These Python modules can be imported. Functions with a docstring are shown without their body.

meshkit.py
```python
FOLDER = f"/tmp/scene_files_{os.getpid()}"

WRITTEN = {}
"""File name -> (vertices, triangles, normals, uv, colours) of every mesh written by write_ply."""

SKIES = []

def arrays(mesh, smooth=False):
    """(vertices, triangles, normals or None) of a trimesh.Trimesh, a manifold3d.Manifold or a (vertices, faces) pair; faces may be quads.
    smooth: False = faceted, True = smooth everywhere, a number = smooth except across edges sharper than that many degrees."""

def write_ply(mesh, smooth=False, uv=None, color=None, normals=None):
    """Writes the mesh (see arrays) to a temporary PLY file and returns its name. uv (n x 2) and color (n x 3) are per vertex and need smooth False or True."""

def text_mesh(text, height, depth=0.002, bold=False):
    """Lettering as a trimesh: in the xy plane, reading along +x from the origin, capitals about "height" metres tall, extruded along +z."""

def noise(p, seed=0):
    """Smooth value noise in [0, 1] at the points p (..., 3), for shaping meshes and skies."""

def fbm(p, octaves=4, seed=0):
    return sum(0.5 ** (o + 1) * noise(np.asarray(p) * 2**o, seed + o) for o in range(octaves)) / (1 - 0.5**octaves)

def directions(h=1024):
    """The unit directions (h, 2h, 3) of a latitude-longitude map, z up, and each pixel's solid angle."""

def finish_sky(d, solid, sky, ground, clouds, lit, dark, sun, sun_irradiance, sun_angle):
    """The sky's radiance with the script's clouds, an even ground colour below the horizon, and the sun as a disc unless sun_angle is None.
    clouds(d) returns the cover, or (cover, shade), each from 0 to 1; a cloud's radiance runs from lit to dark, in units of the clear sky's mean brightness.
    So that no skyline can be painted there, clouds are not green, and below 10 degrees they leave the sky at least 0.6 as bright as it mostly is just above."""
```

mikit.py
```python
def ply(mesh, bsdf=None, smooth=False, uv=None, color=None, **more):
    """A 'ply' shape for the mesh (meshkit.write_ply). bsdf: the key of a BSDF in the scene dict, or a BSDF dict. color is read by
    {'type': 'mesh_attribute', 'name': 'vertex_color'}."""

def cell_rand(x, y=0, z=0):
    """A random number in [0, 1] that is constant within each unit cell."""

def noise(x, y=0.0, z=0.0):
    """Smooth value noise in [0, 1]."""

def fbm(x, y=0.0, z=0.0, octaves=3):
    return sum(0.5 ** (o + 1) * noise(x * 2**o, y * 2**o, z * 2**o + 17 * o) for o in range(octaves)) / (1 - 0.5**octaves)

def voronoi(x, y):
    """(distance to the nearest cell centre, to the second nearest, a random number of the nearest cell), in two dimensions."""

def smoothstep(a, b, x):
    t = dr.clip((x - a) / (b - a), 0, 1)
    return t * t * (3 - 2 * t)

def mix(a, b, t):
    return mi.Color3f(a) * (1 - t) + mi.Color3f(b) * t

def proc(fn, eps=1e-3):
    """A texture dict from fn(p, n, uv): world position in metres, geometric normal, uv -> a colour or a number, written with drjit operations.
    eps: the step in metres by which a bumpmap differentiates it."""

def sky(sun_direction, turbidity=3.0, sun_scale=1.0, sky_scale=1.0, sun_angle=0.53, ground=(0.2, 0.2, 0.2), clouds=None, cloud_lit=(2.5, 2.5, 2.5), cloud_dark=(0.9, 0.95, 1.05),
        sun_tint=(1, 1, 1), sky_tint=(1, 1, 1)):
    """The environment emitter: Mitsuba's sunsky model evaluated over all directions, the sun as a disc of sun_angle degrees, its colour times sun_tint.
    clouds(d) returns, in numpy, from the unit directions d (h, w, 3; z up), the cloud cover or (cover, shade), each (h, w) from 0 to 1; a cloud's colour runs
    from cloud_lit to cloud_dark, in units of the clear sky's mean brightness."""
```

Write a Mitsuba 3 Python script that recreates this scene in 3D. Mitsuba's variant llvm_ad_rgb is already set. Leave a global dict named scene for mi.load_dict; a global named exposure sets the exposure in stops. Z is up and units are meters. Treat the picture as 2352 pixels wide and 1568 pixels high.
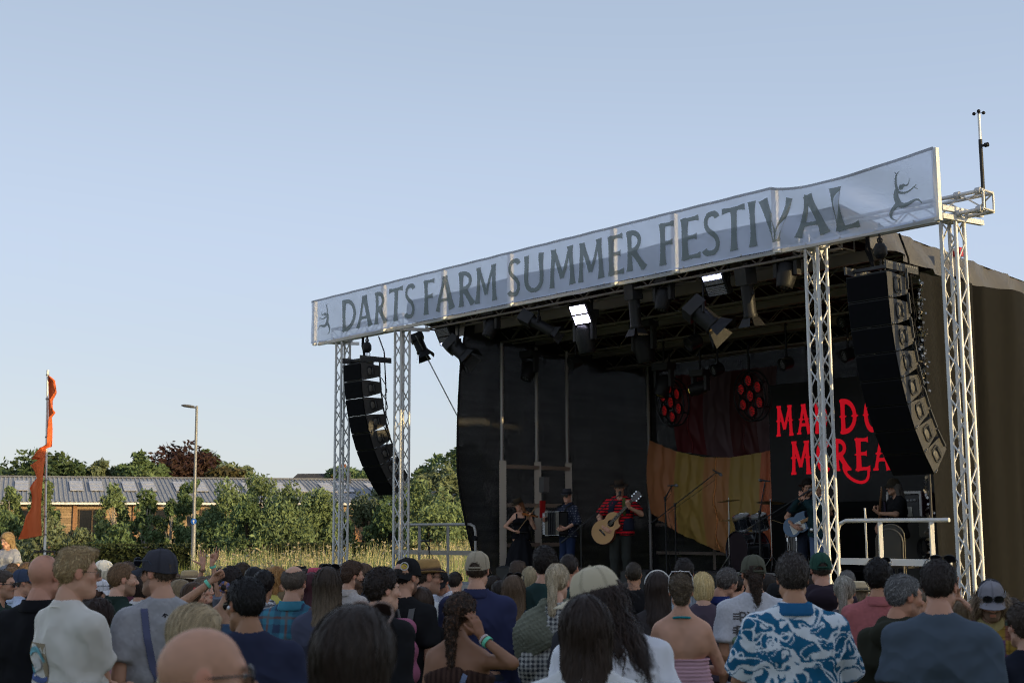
# An open-air evening concert: a covered stage at the right, a field, hedges, trees and a long barn at the left, a standing crowd in front.
import math, random, numpy as np, trimesh, mitsuba as mi, mikit, meshkit
import drjit as dr
from scipy.spatial import cKDTree
from scipy import sparse
from shapely.geometry import Polygon, Point, box as sbox
from shapely.ops import unary_union
from shapely import affinity
T4 = mi.ScalarTransform4f
scene, labels = {}, {}

# ---------------------------------------------------------------- camera, sky, exposure
EYE = np.array([0.0, 0.0, 1.9]); PITCH = 0.142136; ROLL = -0.004823
CP, SP = math.cos(PITCH), math.sin(PITCH)
FWD = np.array([0, CP, SP]); UP0 = np.array([0, -SP, CP]); RT0 = np.array([1.0, 0, 0])
UPV = UP0 * math.cos(ROLL) - RT0 * math.sin(ROLL)
scene['camera'] = {'type': 'thinlens', 'fov': math.degrees(2 * math.atan(1176 / 3000)), 'fov_axis': 'x', 'near_clip': 0.1, 'far_clip': 3000.0,
                   'aperture_radius': 0.0055, 'focus_distance': 17.0,
                   'to_world': T4().look_at(origin=EYE.tolist(), target=(EYE + FWD).tolist(), up=UPV.tolist())}
SUN_EL = math.radians(9.0)
ES = np.array([-0.65341354, 0.75700116, 0.0]); ET = np.array([0.75700116, 0.65341354, 0.0])      # along the stage front (leftwards), into the stage
P0 = np.array([4.94132526, 14.76154464, 0.0])                                                        # right end of the stage front
sh = -ES * math.cos(math.radians(10.5)) + ET * math.sin(math.radians(10.5))
SUN = [sh[0] * math.cos(SUN_EL), sh[1] * math.cos(SUN_EL), math.sin(SUN_EL)]
exposure = 2.66
scene['sky'] = mikit.sky(SUN, turbidity=3.0, sun_tint=(0.74, 0.97, 1.55), sky_tint=(1.09, 0.976, 0.857), ground=(0.12, 0.13, 0.07),      # a thin high veil over a clear evening sky
                         clouds=lambda d: (0.44 + 0.15 * np.exp(-((np.degrees(np.arcsin(np.clip(d[..., 2], 0, 1))) - 11.5) / 7.5) ** 2)) * (1 + 0.10 * (meshkit.fbm(d * np.array([2.0, 2.0, 7.0]), 4, 5) - 0.5)), cloud_lit=(2.42, 2.88, 4.0), cloud_dark=(2.3, 2.7, 4.0))

# ---------------------------------------------------------------- materials (base colour comes from the mesh's own colour)
VC = {'type': 'mesh_attribute', 'name': 'vertex_color'}
def two(b): return {'type': 'twosided', 'bsdf': b}
def pr(rough, spec=0.5, metal=0.0, col=VC, **k): return two({'type': 'principled', 'base_color': col, 'roughness': rough, 'specular': spec, 'metallic': metal, **k})
def weave(p, n, uv): return 0.004 * mikit.noise(p.x * 24, p.y * 24, p.z * 14)
MAT = {
    'cloth': two({'type': 'bumpmap', 'arbitrary': mikit.proc(weave, 0.002), 'bsdf': {'type': 'principled', 'base_color': VC, 'roughness': 0.9, 'specular': 0.15, 'sheen': 0.06}}),
    'skin': pr(0.52, 0.35), 'hair': pr(0.5, 0.22), 'matte': pr(0.85, 0.10), 'satin': pr(0.5, 0.30), 'gloss': pr(0.18, 0.6),
    'metal': pr(0.48, 0.5, 0.35), 'chrome': pr(0.16, 0.5, 0.95),
    'leaf': {'type': 'principledthin', 'base_color': VC, 'roughness': 0.7, 'spec_trans': 0.0, 'diff_trans': 0.75, 'specular': 0.2} if False else two({'type': 'principled', 'base_color': VC, 'roughness': 0.7, 'specular': 0.25}),
}
for k, b in MAT.items(): scene['mat_' + k] = b

# ---------------------------------------------------------------- mesh helpers
def nrm(v): v = np.asarray(v, float); return v / (np.linalg.norm(v) + 1e-12)
class MB:
    "collects pieces of ONE mesh; vertices on hard edges are doubled, so that smooth normals keep them crisp"
    def __init__(s): s.v, s.f, s.c, s.n, s.uv = [], [], [], 0, []
    def add(s, v, f, col=(0.5, 0.5, 0.5), uv=None):
        v = np.asarray(v, float).reshape(-1, 3); f = np.asarray(f, int)
        if len(v) == 0: return s
        if f.shape[1] == 4: f = np.vstack([f[:, [0, 1, 2]], f[:, [0, 2, 3]]])
        s.v.append(v); s.f.append(f + s.n); s.n += len(v)
        s.c.append(np.broadcast_to(np.asarray(col, float), (len(v), 3)))
        s.uv.append(np.zeros((len(v), 2)) if uv is None else np.asarray(uv, float))
        return s
    def mesh(s, m, col=(0.5, 0.5, 0.5), flat=True, M=None):
        v, f = np.array(m.vertices, float), np.array(m.faces)
        if M is not None: v = v @ np.asarray(M)[:3, :3].T + np.asarray(M)[:3, 3]
        if flat: v, f = v[f].reshape(-1, 3), np.arange(len(f) * 3).reshape(-1, 3)
        return s.add(v, f, col)
    def box(s, c, size, col=(0.5, 0.5, 0.5), ax=None):
        "box about c with half axes along the rows of ax"
        A = np.eye(3) if ax is None else np.asarray(ax, float); h = np.asarray(size, float) / 2; vs, fs = [], []
        for k in range(3):
            for sg in (-1, 1):
                i, j = (k + 1) % 3, (k + 2) % 3
                q = [(-1, -1), (1, -1), (1, 1), (-1, 1)]
                if sg < 0: q = q[::-1]
                for a, b in q: vs.append(np.asarray(c, float) + A[k] * h[k] * sg + A[i] * h[i] * a + A[j] * h[j] * b)
                fs.append([len(vs) - 4, len(vs) - 3, len(vs) - 2, len(vs) - 1])
        return s.add(vs, fs, col)
    def bar(s, a, b, w, h, col=(0.5, 0.5, 0.5), up=(0, 0, 1)):
        a, b = np.asarray(a, float), np.asarray(b, float); x = nrm(b - a); y = np.cross(up, x)
        if np.linalg.norm(y) < 1e-3: y = np.cross([0, 1, 0.3], x)
        y = nrm(y); return s.box((a + b) / 2, (np.linalg.norm(b - a), w, h), col, (x, y, np.cross(x, y)))
    def tube(s, pts, r, col=(0.5, 0.5, 0.5), n=8, caps=True):
        p = np.asarray(pts, float); m = len(p); r = np.broadcast_to(np.asarray(r, float), (m,))
        t = np.gradient(p, axis=0); t /= np.linalg.norm(t, axis=1, keepdims=True) + 1e-12
        a = np.cross(t[0], [0, 0, 1.0] if abs(t[0][2]) < 0.9 else [1.0, 0, 0]); a = nrm(a); A = []
        for i in range(m):
            a = nrm(a - t[i] * (a @ t[i])); A.append(a)
        A = np.array(A); B = np.cross(t, A); g = np.arange(n) * 2 * np.pi / n
        v = p[:, None] + r[:, None, None] * (np.cos(g)[None, :, None] * A[:, None] + np.sin(g)[None, :, None] * B[:, None])
        i, j = np.meshgrid(np.arange(m - 1), np.arange(n), indexing='ij')
        f = np.stack([i * n + j, i * n + (j + 1) % n, (i + 1) * n + (j + 1) % n, (i + 1) * n + j], -1).reshape(-1, 4)
        cc = np.repeat(np.asarray(col, float), n, 0) if np.ndim(col) == 2 else col
        s.add(v.reshape(-1, 3), f, cc)
        if caps:
            for e, o in ((0, -1), (m - 1, 1)):
                k = np.arange(1, n - 1); s.add(v[e], np.stack([k * 0, k, k + 1] if o > 0 else [k * 0, k + 1, k], 1), col if np.ndim(col) == 1 else col[e])
        return s
    def grid(s, P, col=(0.5, 0.5, 0.5), closed=False, uv=None):
        P = np.asarray(P, float); a, b = P.shape[:2]; i, j = np.meshgrid(np.arange(a - 1), np.arange(b if closed else b - 1), indexing='ij')
        f = np.stack([i * b + j, i * b + (j + 1) % b, (i + 1) * b + (j + 1) % b, (i + 1) * b + j], -1).reshape(-1, 4)
        c = np.asarray(col, float); c = c.reshape(-1, 3) if c.ndim == 3 else c
        return s.add(P.reshape(-1, 3), f, c, None if uv is None else np.asarray(uv).reshape(-1, 2))
    def lathe(s, prof, M=np.eye(4), col=(0.5, 0.5, 0.5), n=20, sx=1.0, sy=1.0):
        g = np.arange(n) * 2 * np.pi / n; pr_ = np.asarray(prof, float)
        P = np.stack([pr_[:, :1] * np.cos(g) * sx, pr_[:, :1] * np.sin(g) * sy, np.repeat(pr_[:, 1:2], n, 1)], -1)
        P = P @ np.asarray(M)[:3, :3].T + np.asarray(M)[:3, 3]
        cc = np.repeat(np.asarray(col, float)[:, None], n, 1) if np.ndim(col) == 2 else col
        return s.grid(P, cc, True)
    def poly(s, g, M, depth, col=(0.5, 0.5, 0.5)):
        "shapely polygon(s) drawn in the xy plane of M, extruded along its z"
        for q in getattr(g, 'geoms', [g]):
            if q.area > 1e-7: s.mesh(trimesh.creation.extrude_polygon(q, depth, engine='earcut'), col, True, M)
        return s
    def arrays(s): return np.vstack(s.v), np.vstack(s.f), np.vstack(s.c), np.vstack(s.uv)
    def build(s, key, mat, uv=False, smooth=True):
        v, f, c, t = s.arrays(); scene[key] = mikit.ply((v, f), 'mat_' + mat, smooth=smooth, color=c, **({'uv': t} if uv else {})); return key
USED = {}
def key(name):
    n = USED.get(name, 0); USED[name] = n + 1
    return name if n == 0 else f'{name}_{n:03d}'
def thing(name, label, cat, group=None, **k):
    o = key(name); labels[o] = {'label': label, 'category': cat, **({'group': group} if group else {}), **k}; return o
def part(o, name): return key(f'{o}__{name}')
def frame(o, x, y, z=None):
    x = nrm(x); z = nrm(np.cross(x, y)) if z is None else nrm(z); y = np.cross(z, x); M = np.eye(4); M[:3, 0], M[:3, 1], M[:3, 2], M[:3, 3] = x, y, z, o; return M
def S(s, t, z): return P0 + ES * s + ET * t + np.array([0, 0, z])                # a point in stage coordinates
SA = (-ES, ET, np.array([0, 0, 1.0]))
def sbx(mb, s0, s1, t0, t1, z0, z1, col): return mb.box(S((s0 + s1) / 2, (t0 + t1) / 2, (z0 + z1) / 2), (abs(s1 - s0), abs(t1 - t0), abs(z1 - z0)), col, SA)
def at(u, v, d):
    "the point at distance d ahead seen at (u, v) of a 2352 x 1568 print of the photograph"
    X, Y = u - 1176, v - 784; cr, sr = math.cos(-ROLL), math.sin(-ROLL); X, Y = X * cr - Y * sr, X * sr + Y * cr
    r = np.array([X / 3000, CP + SP * Y / 3000, SP - CP * Y / 3000]); return EYE + r * (d / r[1])
def pip(p, seed, k=1.0): return meshkit.fbm(np.asarray(p) * k, 3, seed)

# signed distance fields and their surface
def smin(a, b, k): h = np.clip(0.5 + 0.5 * (b - a) / k, 0, 1); return b + (a - b) * h - k * h * (1 - h)
def nets(D, lo, h, relax=2):
    S_ = D < 0; n = np.array(D.shape); cs = [(a, b, c) for a in (0, 1) for b in (0, 1) for c in (0, 1)]
    sub = lambda A, o: A[o[0]:n[0] - 1 + o[0], o[1]:n[1] - 1 + o[1], o[2]:n[2] - 1 + o[2]]
    tot = sum(sub(S_, o).astype(np.int8) for o in cs); I = np.argwhere((tot > 0) & (tot < 8)); N = len(I)
    idx = np.full(n - 1, -1); idx[tuple(I.T)] = np.arange(N)
    V = {o: D[I[:, 0] + o[0], I[:, 1] + o[1], I[:, 2] + o[2]] for o in cs}; acc, cnt = np.zeros((N, 3)), np.zeros(N)
    for a in cs:
        for k in range(3):
            if a[k] == 0:
                b = tuple(a[i] + (i == k) for i in range(3)); m = (V[a] < 0) != (V[b] < 0)
                t = np.where(m, V[a] / np.where(m, V[a] - V[b], 1), 0); p = np.repeat(np.array([a], float), N, 0); p[:, k] += t; acc += p * m[:, None]; cnt += m
    v = lo + h * (I + acc / cnt[:, None]); fs = []
    for k in range(3):
        i, j = (k + 1) % 3, (k + 2) % 3; A = np.moveaxis(S_, (k, i, j), (0, 1, 2)); X = np.moveaxis(idx, (k, i, j), (0, 1, 2))
        a, b = A[:-1, 1:-1, 1:-1], A[1:, 1:-1, 1:-1]; e = np.argwhere(a != b)
        if len(e) == 0: continue
        sg = a[tuple(e.T)]; x, y, z = e[:, 0], e[:, 1] + 1, e[:, 2] + 1
        q = np.stack([X[x, y - 1, z - 1], X[x, y, z - 1], X[x, y, z], X[x, y - 1, z]], 1); fs.append(np.where(sg[:, None], q, q[:, ::-1]))
    f = np.vstack(fs)
    if relax and N:
        e = np.vstack([f[:, [0, 1]], f[:, [1, 2]], f[:, [2, 3]], f[:, [3, 0]]]); W = sparse.coo_matrix((np.ones(len(e)), (e[:, 0], e[:, 1])), (N, N)).tocsr(); W = W + W.T
        W = sparse.diags(1 / np.maximum(np.array(W.sum(1)).ravel(), 1)) @ W
        for _ in range(relax): v = v + 0.5 * (W @ v - v); v = v - 0.45 * (W @ v - v)
    return v, f
class SDF:
    def __init__(s, h): s.h, s.p = h, []
    def cap(s, a, b, r1, r2=None, k=0.03, op=0, sq=(1, 1, 1)):
        q = np.asarray(sq, float); a, b = np.asarray(a, float), np.asarray(b, float); r2 = r1 if r2 is None else r2; A, B = a * q, b * q; AB = B - A; L = AB @ AB + 1e-12
        def fn(x, y, z):
            X, Y, Z = x * q[0] - A[0], y * q[1] - A[1], z * q[2] - A[2]; t = np.clip((X * AB[0] + Y * AB[1] + Z * AB[2]) / L, 0, 1)
            return (np.sqrt((X - t * AB[0]) ** 2 + (Y - t * AB[1]) ** 2 + (Z - t * AB[2]) ** 2) - (r1 + (r2 - r1) * t)) / q.max() ** 0.5
        R = max(r1, r2) / q; s.p.append((fn, np.minimum(a, b) - R, np.maximum(a, b) + R, k, op)); return s
    def ell(s, c, r, k=0.03, op=0):
        c, r = np.asarray(c, float), np.asarray(r, float)
        def fn(x, y, z):
            X, Y, Z = (x - c[0]) / r[0], (y - c[1]) / r[1], (z - c[2]) / r[2]; l = np.sqrt(X * X + Y * Y + Z * Z)
            return l * (l - 1) / np.maximum(np.sqrt((X / r[0]) ** 2 + (Y / r[1]) ** 2 + (Z / r[2]) ** 2), 1e-6)
        s.p.append((fn, c - r, c + r, k, op)); return s
    def mesh(s, cuts=(), relax=2):
        h = s.h; lo = np.min([p[1] for p in s.p if p[4] == 0], 0) - 4 * h; hi = np.max([p[2] for p in s.p if p[4] == 0], 0) + 4 * h
        n = np.ceil((hi - lo) / h).astype(int) + 1; g = [lo[i] + h * np.arange(n[i]) for i in range(3)]; D = np.full(n, 3.0, np.float32)
        for fn, a, b, k, op in s.p:
            i0 = np.clip(np.floor((a - k - 3 * h - lo) / h).astype(int), 0, n); i1 = np.clip(np.ceil((b + k + 3 * h - lo) / h).astype(int) + 1, 0, n)
            if (i1 <= i0).any(): continue
            sl = tuple(slice(x, y) for x, y in zip(i0, i1)); d = fn(g[0][sl[0]][:, None, None], g[1][sl[1]][None, :, None], g[2][sl[2]][None, None, :])
            D[sl] = smin(D[sl], d, k) if op == 0 else -smin(-D[sl], d, k)
        for c in cuts: D = np.maximum(D, c(g[0][:, None, None], g[1][None, :, None], g[2][None, None, :]))
        return nets(D.astype(float), lo, h, relax)
def normals(v, f):
    f = np.asarray(f); f = np.vstack([f[:, [0, 1, 2]], f[:, [0, 2, 3]]]) if f.shape[1] == 4 else f; n = np.zeros_like(v); c = np.cross(v[f[:, 1]] - v[f[:, 0]], v[f[:, 2]] - v[f[:, 0]])
    for k in range(3): np.add.at(n, f[:, k], c)
    return n / (np.linalg.norm(n, axis=1, keepdims=True) + 1e-12)

# ---------------------------------------------------------------- ground
def G(x, y): return -0.012 * np.clip(y, 0, 120)
scene['mat_field'] = two({'type': 'principled', 'roughness': 0.95, 'specular': 0.1, 'base_color': mikit.proc(lambda p, n, uv: mikit.mix(mikit.mix((0.05, 0.075, 0.022), (0.12, 0.125, 0.045), mikit.smoothstep(0.35, 0.7, mikit.fbm(p.x * 0.25, p.y * 0.25, 0, 4))), (0.16, 0.13, 0.065), mikit.smoothstep(0.55, 0.8, mikit.fbm(p.x * 3.1, p.y * 3.1, 3, 3)) * 0.6))})
gx, gy = np.meshgrid(np.concatenate([[-900, -300], np.linspace(-120, 120, 25), [300, 900]]), np.concatenate([[-300, -60], np.linspace(-20, 140, 33), [400, 1500]]), indexing='ij')
MB().grid(np.stack([gx, gy, G(gx, gy)], -1), (0.1, 0.1, 0.04)).build('ground', 'field'); labels['ground'] = {'label': 'grass field under the crowd and the stage', 'category': 'field', 'kind': 'structure'}

# ---------------------------------------------------------------- plants
rg = np.random.default_rng(11)
def leaves(mb, c, n, size, col, rn, droop=0.0, var=0.16):
    "n leaf sprays (bent diamonds) about the points c"
    a = rn.normal(size=(n, 3)); a[:, 2] = a[:, 2] * (0.7 + droop) - droop; a /= np.linalg.norm(a, axis=1, keepdims=True); b = rn.normal(size=(n, 3)); b -= a * (a * b).sum(1, keepdims=True); b /= np.linalg.norm(b, axis=1, keepdims=True)
    L = size * rn.uniform(0.6, 1.3, (n, 1)); w = L * rn.uniform(0.32, 0.5, (n, 1)); nn = np.cross(a, b)
    v = np.stack([c - a * L, c + b * w + nn * L * 0.12, c + a * L, c - b * w + nn * L * 0.12], 1)
    cc = np.asarray(col) * (1 + var * rn.normal(size=(n, 1)).clip(-2, 2)) * np.array([1, 1, 1]) + rn.uniform(-0.006, 0.01, (n, 1)) * np.array([1.2, 1, 0.1])
    mb.add(v.reshape(-1, 3), np.arange(4 * n).reshape(-1, 4), np.repeat(cc.clip(0.004, 0.6), 4, 0))
def tree(name, label, cat, u, vt, d, w, col, nl=2600, size=0.3, group=None, clumps=34, base=0.18, bark=(0.06, 0.045, 0.03), kind='round', lean=0.0, vb=1300):
    "a tapered trunk with limbs and a crown of leaf clumps; u, vt: where its top is seen, w: crown width in metres"
    top = at(u, vt, d); x, y = top[0], top[1]; z0 = G(x, y); h = top[2] - z0; rn = np.random.default_rng(int(u * 7 + d * 13)); o = thing(name, label, cat, group)
    tr = MB(); cr = MB(); zc = z0 + h * (base + (1 - base) / 2); rz = h * (1 - base) / 2; C = []
    lob = [(rn.uniform(-0.55, 0.55), rn.uniform(-0.5, 0.5), rn.uniform(-0.5, 0.75), rn.uniform(0.45, 0.75)) for _ in range(7)] + [(0, 0, 0.25, 0.75)]
    for i in range(clumps):
        q = rn.normal(size=3); q /= np.linalg.norm(q); q *= rn.uniform(0.55, 1.0) ** 0.6
        if kind == 'round': l = lob[i % 8]; p = np.array([l[0] + q[0] * l[3] * 0.75, l[1] + q[1] * l[3] * 0.75, l[2] * 0.9 + q[2] * l[3] * 0.7])
        else: p = np.array([q[0] * (0.95 - 0.55 * max(q[2], 0)), q[1] * 0.9, q[2]])
        C.append([x + p[0] * w / 2 + lean * p[2], y + p[1] * w / 2, zc + np.clip(p[2], -1.0, 1.0) * rz])
    C = np.array(C); C[:, 2] += (top[2] - 0.25 - C[:, 2].max()) * np.clip((C[:, 2] - z0) / h, 0, 1)
    tr.tube([[x, y, z0 - 0.2], [x + rn.normal() * 0.1, y, z0 + h * 0.35], [x + lean * 0.4, y, z0 + h * 0.8]], [0.028 * h, 0.019 * h, 0.005 * h], bark, 7)
    for c in C[:: max(1, clumps // 14)]:
        b = np.array([x, y, z0 + (c[2] - z0) * rn.uniform(0.35, 0.7)]); tr.tube([b, (b + c) / 2 + [0, 0, 0.06 * h * rn.uniform(-0.3, 1)], c], [0.009 * h, 0.006 * h, 0.002 * h], bark, 5)
    per = max(4, nl // clumps); rc = w * (0.17 if kind == 'round' else 0.15)
    for c in C:
        g = rn.normal(size=(per, 3)); g /= np.linalg.norm(g, axis=1, keepdims=True); g *= rn.uniform(0.2, 1, (per, 1)) ** 0.5 * np.array([rc, rc, rc * (0.75 if kind == 'round' else 1.2)]) * rn.uniform(0.7, 1.35)
        leaves(cr, c + g, per, size, np.asarray(col) * rn.uniform(0.8, 1.2), rn, 0.5 if kind == 'birch' else 0.0)
    tr.build(part(o, 'trunk'), 'matte'); cr.build(part(o, 'crown'), 'leaf', smooth=False)
    return o
DG, MG, LG, OL = (0.056, 0.088, 0.038), (0.092, 0.138, 0.058), (0.138, 0.185, 0.080), (0.130, 0.158, 0.085)
far = [('broadleaf_tree', 'dark green round tree behind the barn at the far left edge', 40, 1044, 150, 8.0, DG), ('broadleaf_tree', 'dark green tree just right of the flag pole behind the barn', 140, 1056, 150, 6.0, DG),
       ('broadleaf_tree', 'low dark tree between the flag and the pale green tree', 183, 1068, 150, 3.6, DG), ('poplar', 'pale feathery green tree behind the barn roof', 222, 1060, 150, 3.2, OL),
       ('oak_tree', 'slim upright oak standing alone behind the barn roof', 300, 1039, 150, 3.6, MG), ('broadleaf_tree', 'bright green tree left of the copper beech', 352, 1066, 155, 5.0, MG),
       ('copper_beech', 'broad dark red copper beech behind the barn', 425, 1034, 160, 9.8, (0.042, 0.020, 0.016)), ('broadleaf_tree', 'green tree showing over the right shoulder of the copper beech', 478, 1041, 172, 4.6, DG),
       ('broadleaf_tree', 'olive green tree right of the copper beech', 545, 1067, 150, 4.8, OL), ('broadleaf_tree', 'brownish low tree at the right end of the tree line', 512, 1082, 145, 4.2, (0.07, 0.06, 0.025)),
       ('shrub', 'yellow green bush peeping over the barn ridge', 330, 1083, 140, 3.0, LG), ('broadleaf_tree', 'tree beside the dark roofed house', 790, 1078, 160, 5.2, MG),
       ('broadleaf_tree', 'low tree behind the barn, just left of the slim oak', 258, 1076, 152, 3.2, OL), ('broadleaf_tree', 'low tree left of the dark roofed house', 690, 1112, 150, 4.0, MG)]
for n, l, u, v, d, w, c in far: tree(n, l, 'tree', u, v, d, w * 1.18, c, 5200, 0.40, None, 60, 0.25)
mid = [('broadleaf_tree', 'tall green tree right of the left truss towers', 985, 1050, 112, 5.6, MG), ('broadleaf_tree', 'tall tree partly behind the dark mesh stage wall', 1066, 1024, 108, 4.6, MG),
       ('broadleaf_tree', 'green tree in the gap between the two left towers', 842, 1085, 115, 5.0, MG), ('broadleaf_tree', 'hazy tree behind the left stage rail', 1025, 1078, 100, 5.0, OL), ('broadleaf_tree', 'round tree behind the inner left tower', 918, 1096, 105, 5.0, OL)]
for n, l, u, v, d, w, c in mid: tree(n, l, 'tree', u, v, d, w, c, 5200, 0.26, None, 50, 0.12)
birch = [(265, 1119, 80, 2.4, 'birch with an orange lit trunk in front of the barn'), (340, 1128, 80, 2.2, 'birch with a white trunk in front of the barn'), (440, 1098, 80, 1.9, 'dark birch beside the street lamp'), (100, 1104, 82, 2.0, 'birch behind the lower half of the flag'), (24, 1120, 82, 2.0, 'birch at the far left edge in front of the barn'), (395, 1150, 84, 1.8, 'small birch left of the street lamp')]
for u, v, d, w, l in birch: tree('birch', l, 'tree', u, v, d, w, LG if u < 300 else MG, 3000, 0.16, 'birches in front of the barn', 30, 0.10, (0.34, 0.31, 0.27), 'birch')
wil = [(525, 1112, 72, 3.4, LG), (600, 1100, 74, 3.6, LG), (668, 1116, 72, 3.4, LG), (728, 1130, 70, 3.0, LG), (570, 1150, 66, 3.2, MG), (650, 1160, 66, 3.4, LG), (490, 1165, 68, 2.4, MG), (765, 1150, 72, 2.6, MG)]
wl = ['left end bush of the willow thicket, right of the street lamp', 'tallest bush of the willow thicket', 'upper right bush of the willow thicket', 'right bush of the willow thicket beside the outer left tower', 'low front bush in the left half of the willow thicket', 'low front bush in the right half of the willow thicket', 'small dark bush at the foot of the street lamp', 'bush seen through the outer left tower']
for (u, v, d, w, c), l in zip(wil, wl): tree('willow_bush', l, 'bush', u, v, d, w, c, 5600, 0.135, 'willow thicket', 52, 0.02, kind='birch')
scr = [(838, 1138, 76, 3.6, OL, 'grey green bush between the left towers'), (905, 1128, 74, 3.0, MG, 'bush behind the inner left tower'), (962, 1108, 78, 3.0, LG, 'bright bush right of the inner left tower'), (1025, 1132, 72, 3.4, LG, 'bush behind the left stage rail'), (1082, 1110, 76, 3.4, MG, 'bush half hidden by the mesh stage wall'), (990, 1165, 68, 3.0, LG, 'low bright bush in the reeds behind the rail'), (95, 1178, 70, 3.2, OL, 'wide low bush under the flag'), (20, 1185, 72, 2.8, MG, 'low bush at the far left edge'), (270, 1210, 68, 2.8, MG, 'low dark bush under the birches'), (180, 1215, 74, 2.2, OL, 'low bush below the barn windows'), (1150, 1120, 76, 3.4, MG, 'bush wholly behind the mesh wall')][:-1]
for u, v, d, w, c, l in scr: tree('bush', l, 'bush', u, v, d, w, c, 4200, 0.14, None, 44, 0.02, kind='birch')
def hedge(u0, u1, vt, d, th, label):
    o = thing('hedge', label, 'hedge', 'clipped hedges across the field'); a, b = at(u0, vt, d), at(u1, vt, d); n = 5200; rn = np.random.default_rng(int(u0)); t = rn.uniform(0, 1, n); z0 = G(0, d); top = a[2] - z0 - 0.1
    p = a[None] + (b - a)[None] * t[:, None]; f = rn.uniform(-1, 1, (n, 2)); f /= np.abs(f).max(1, keepdims=True); p[:, 1] += f[:, 0] * th / 2; p[:, 2] = z0 + top * (0.5 + 0.5 * f[:, 1]) + 0.08 * meshkit.noise(np.stack([t * 30, t * 0, t * 0], 1))
    m = MB(); leaves(m, p, n, 0.11, (0.030, 0.042, 0.016), rn); m.build(part(o, 'foliage'), 'leaf', smooth=False); c = (a + b) / 2
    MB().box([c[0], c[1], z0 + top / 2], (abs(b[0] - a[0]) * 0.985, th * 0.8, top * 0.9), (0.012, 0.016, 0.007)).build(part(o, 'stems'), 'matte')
hedge(130, 470, 1249, 62, 1.2, 'dark clipped hedge between the flag pole and the street lamp'); hedge(625, 850, 1246, 60, 1.4, 'dark clipped hedge left of the truss towers'); hedge(860, 975, 1252, 62, 1.2, 'short dark hedge seen through the truss towers')
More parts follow.
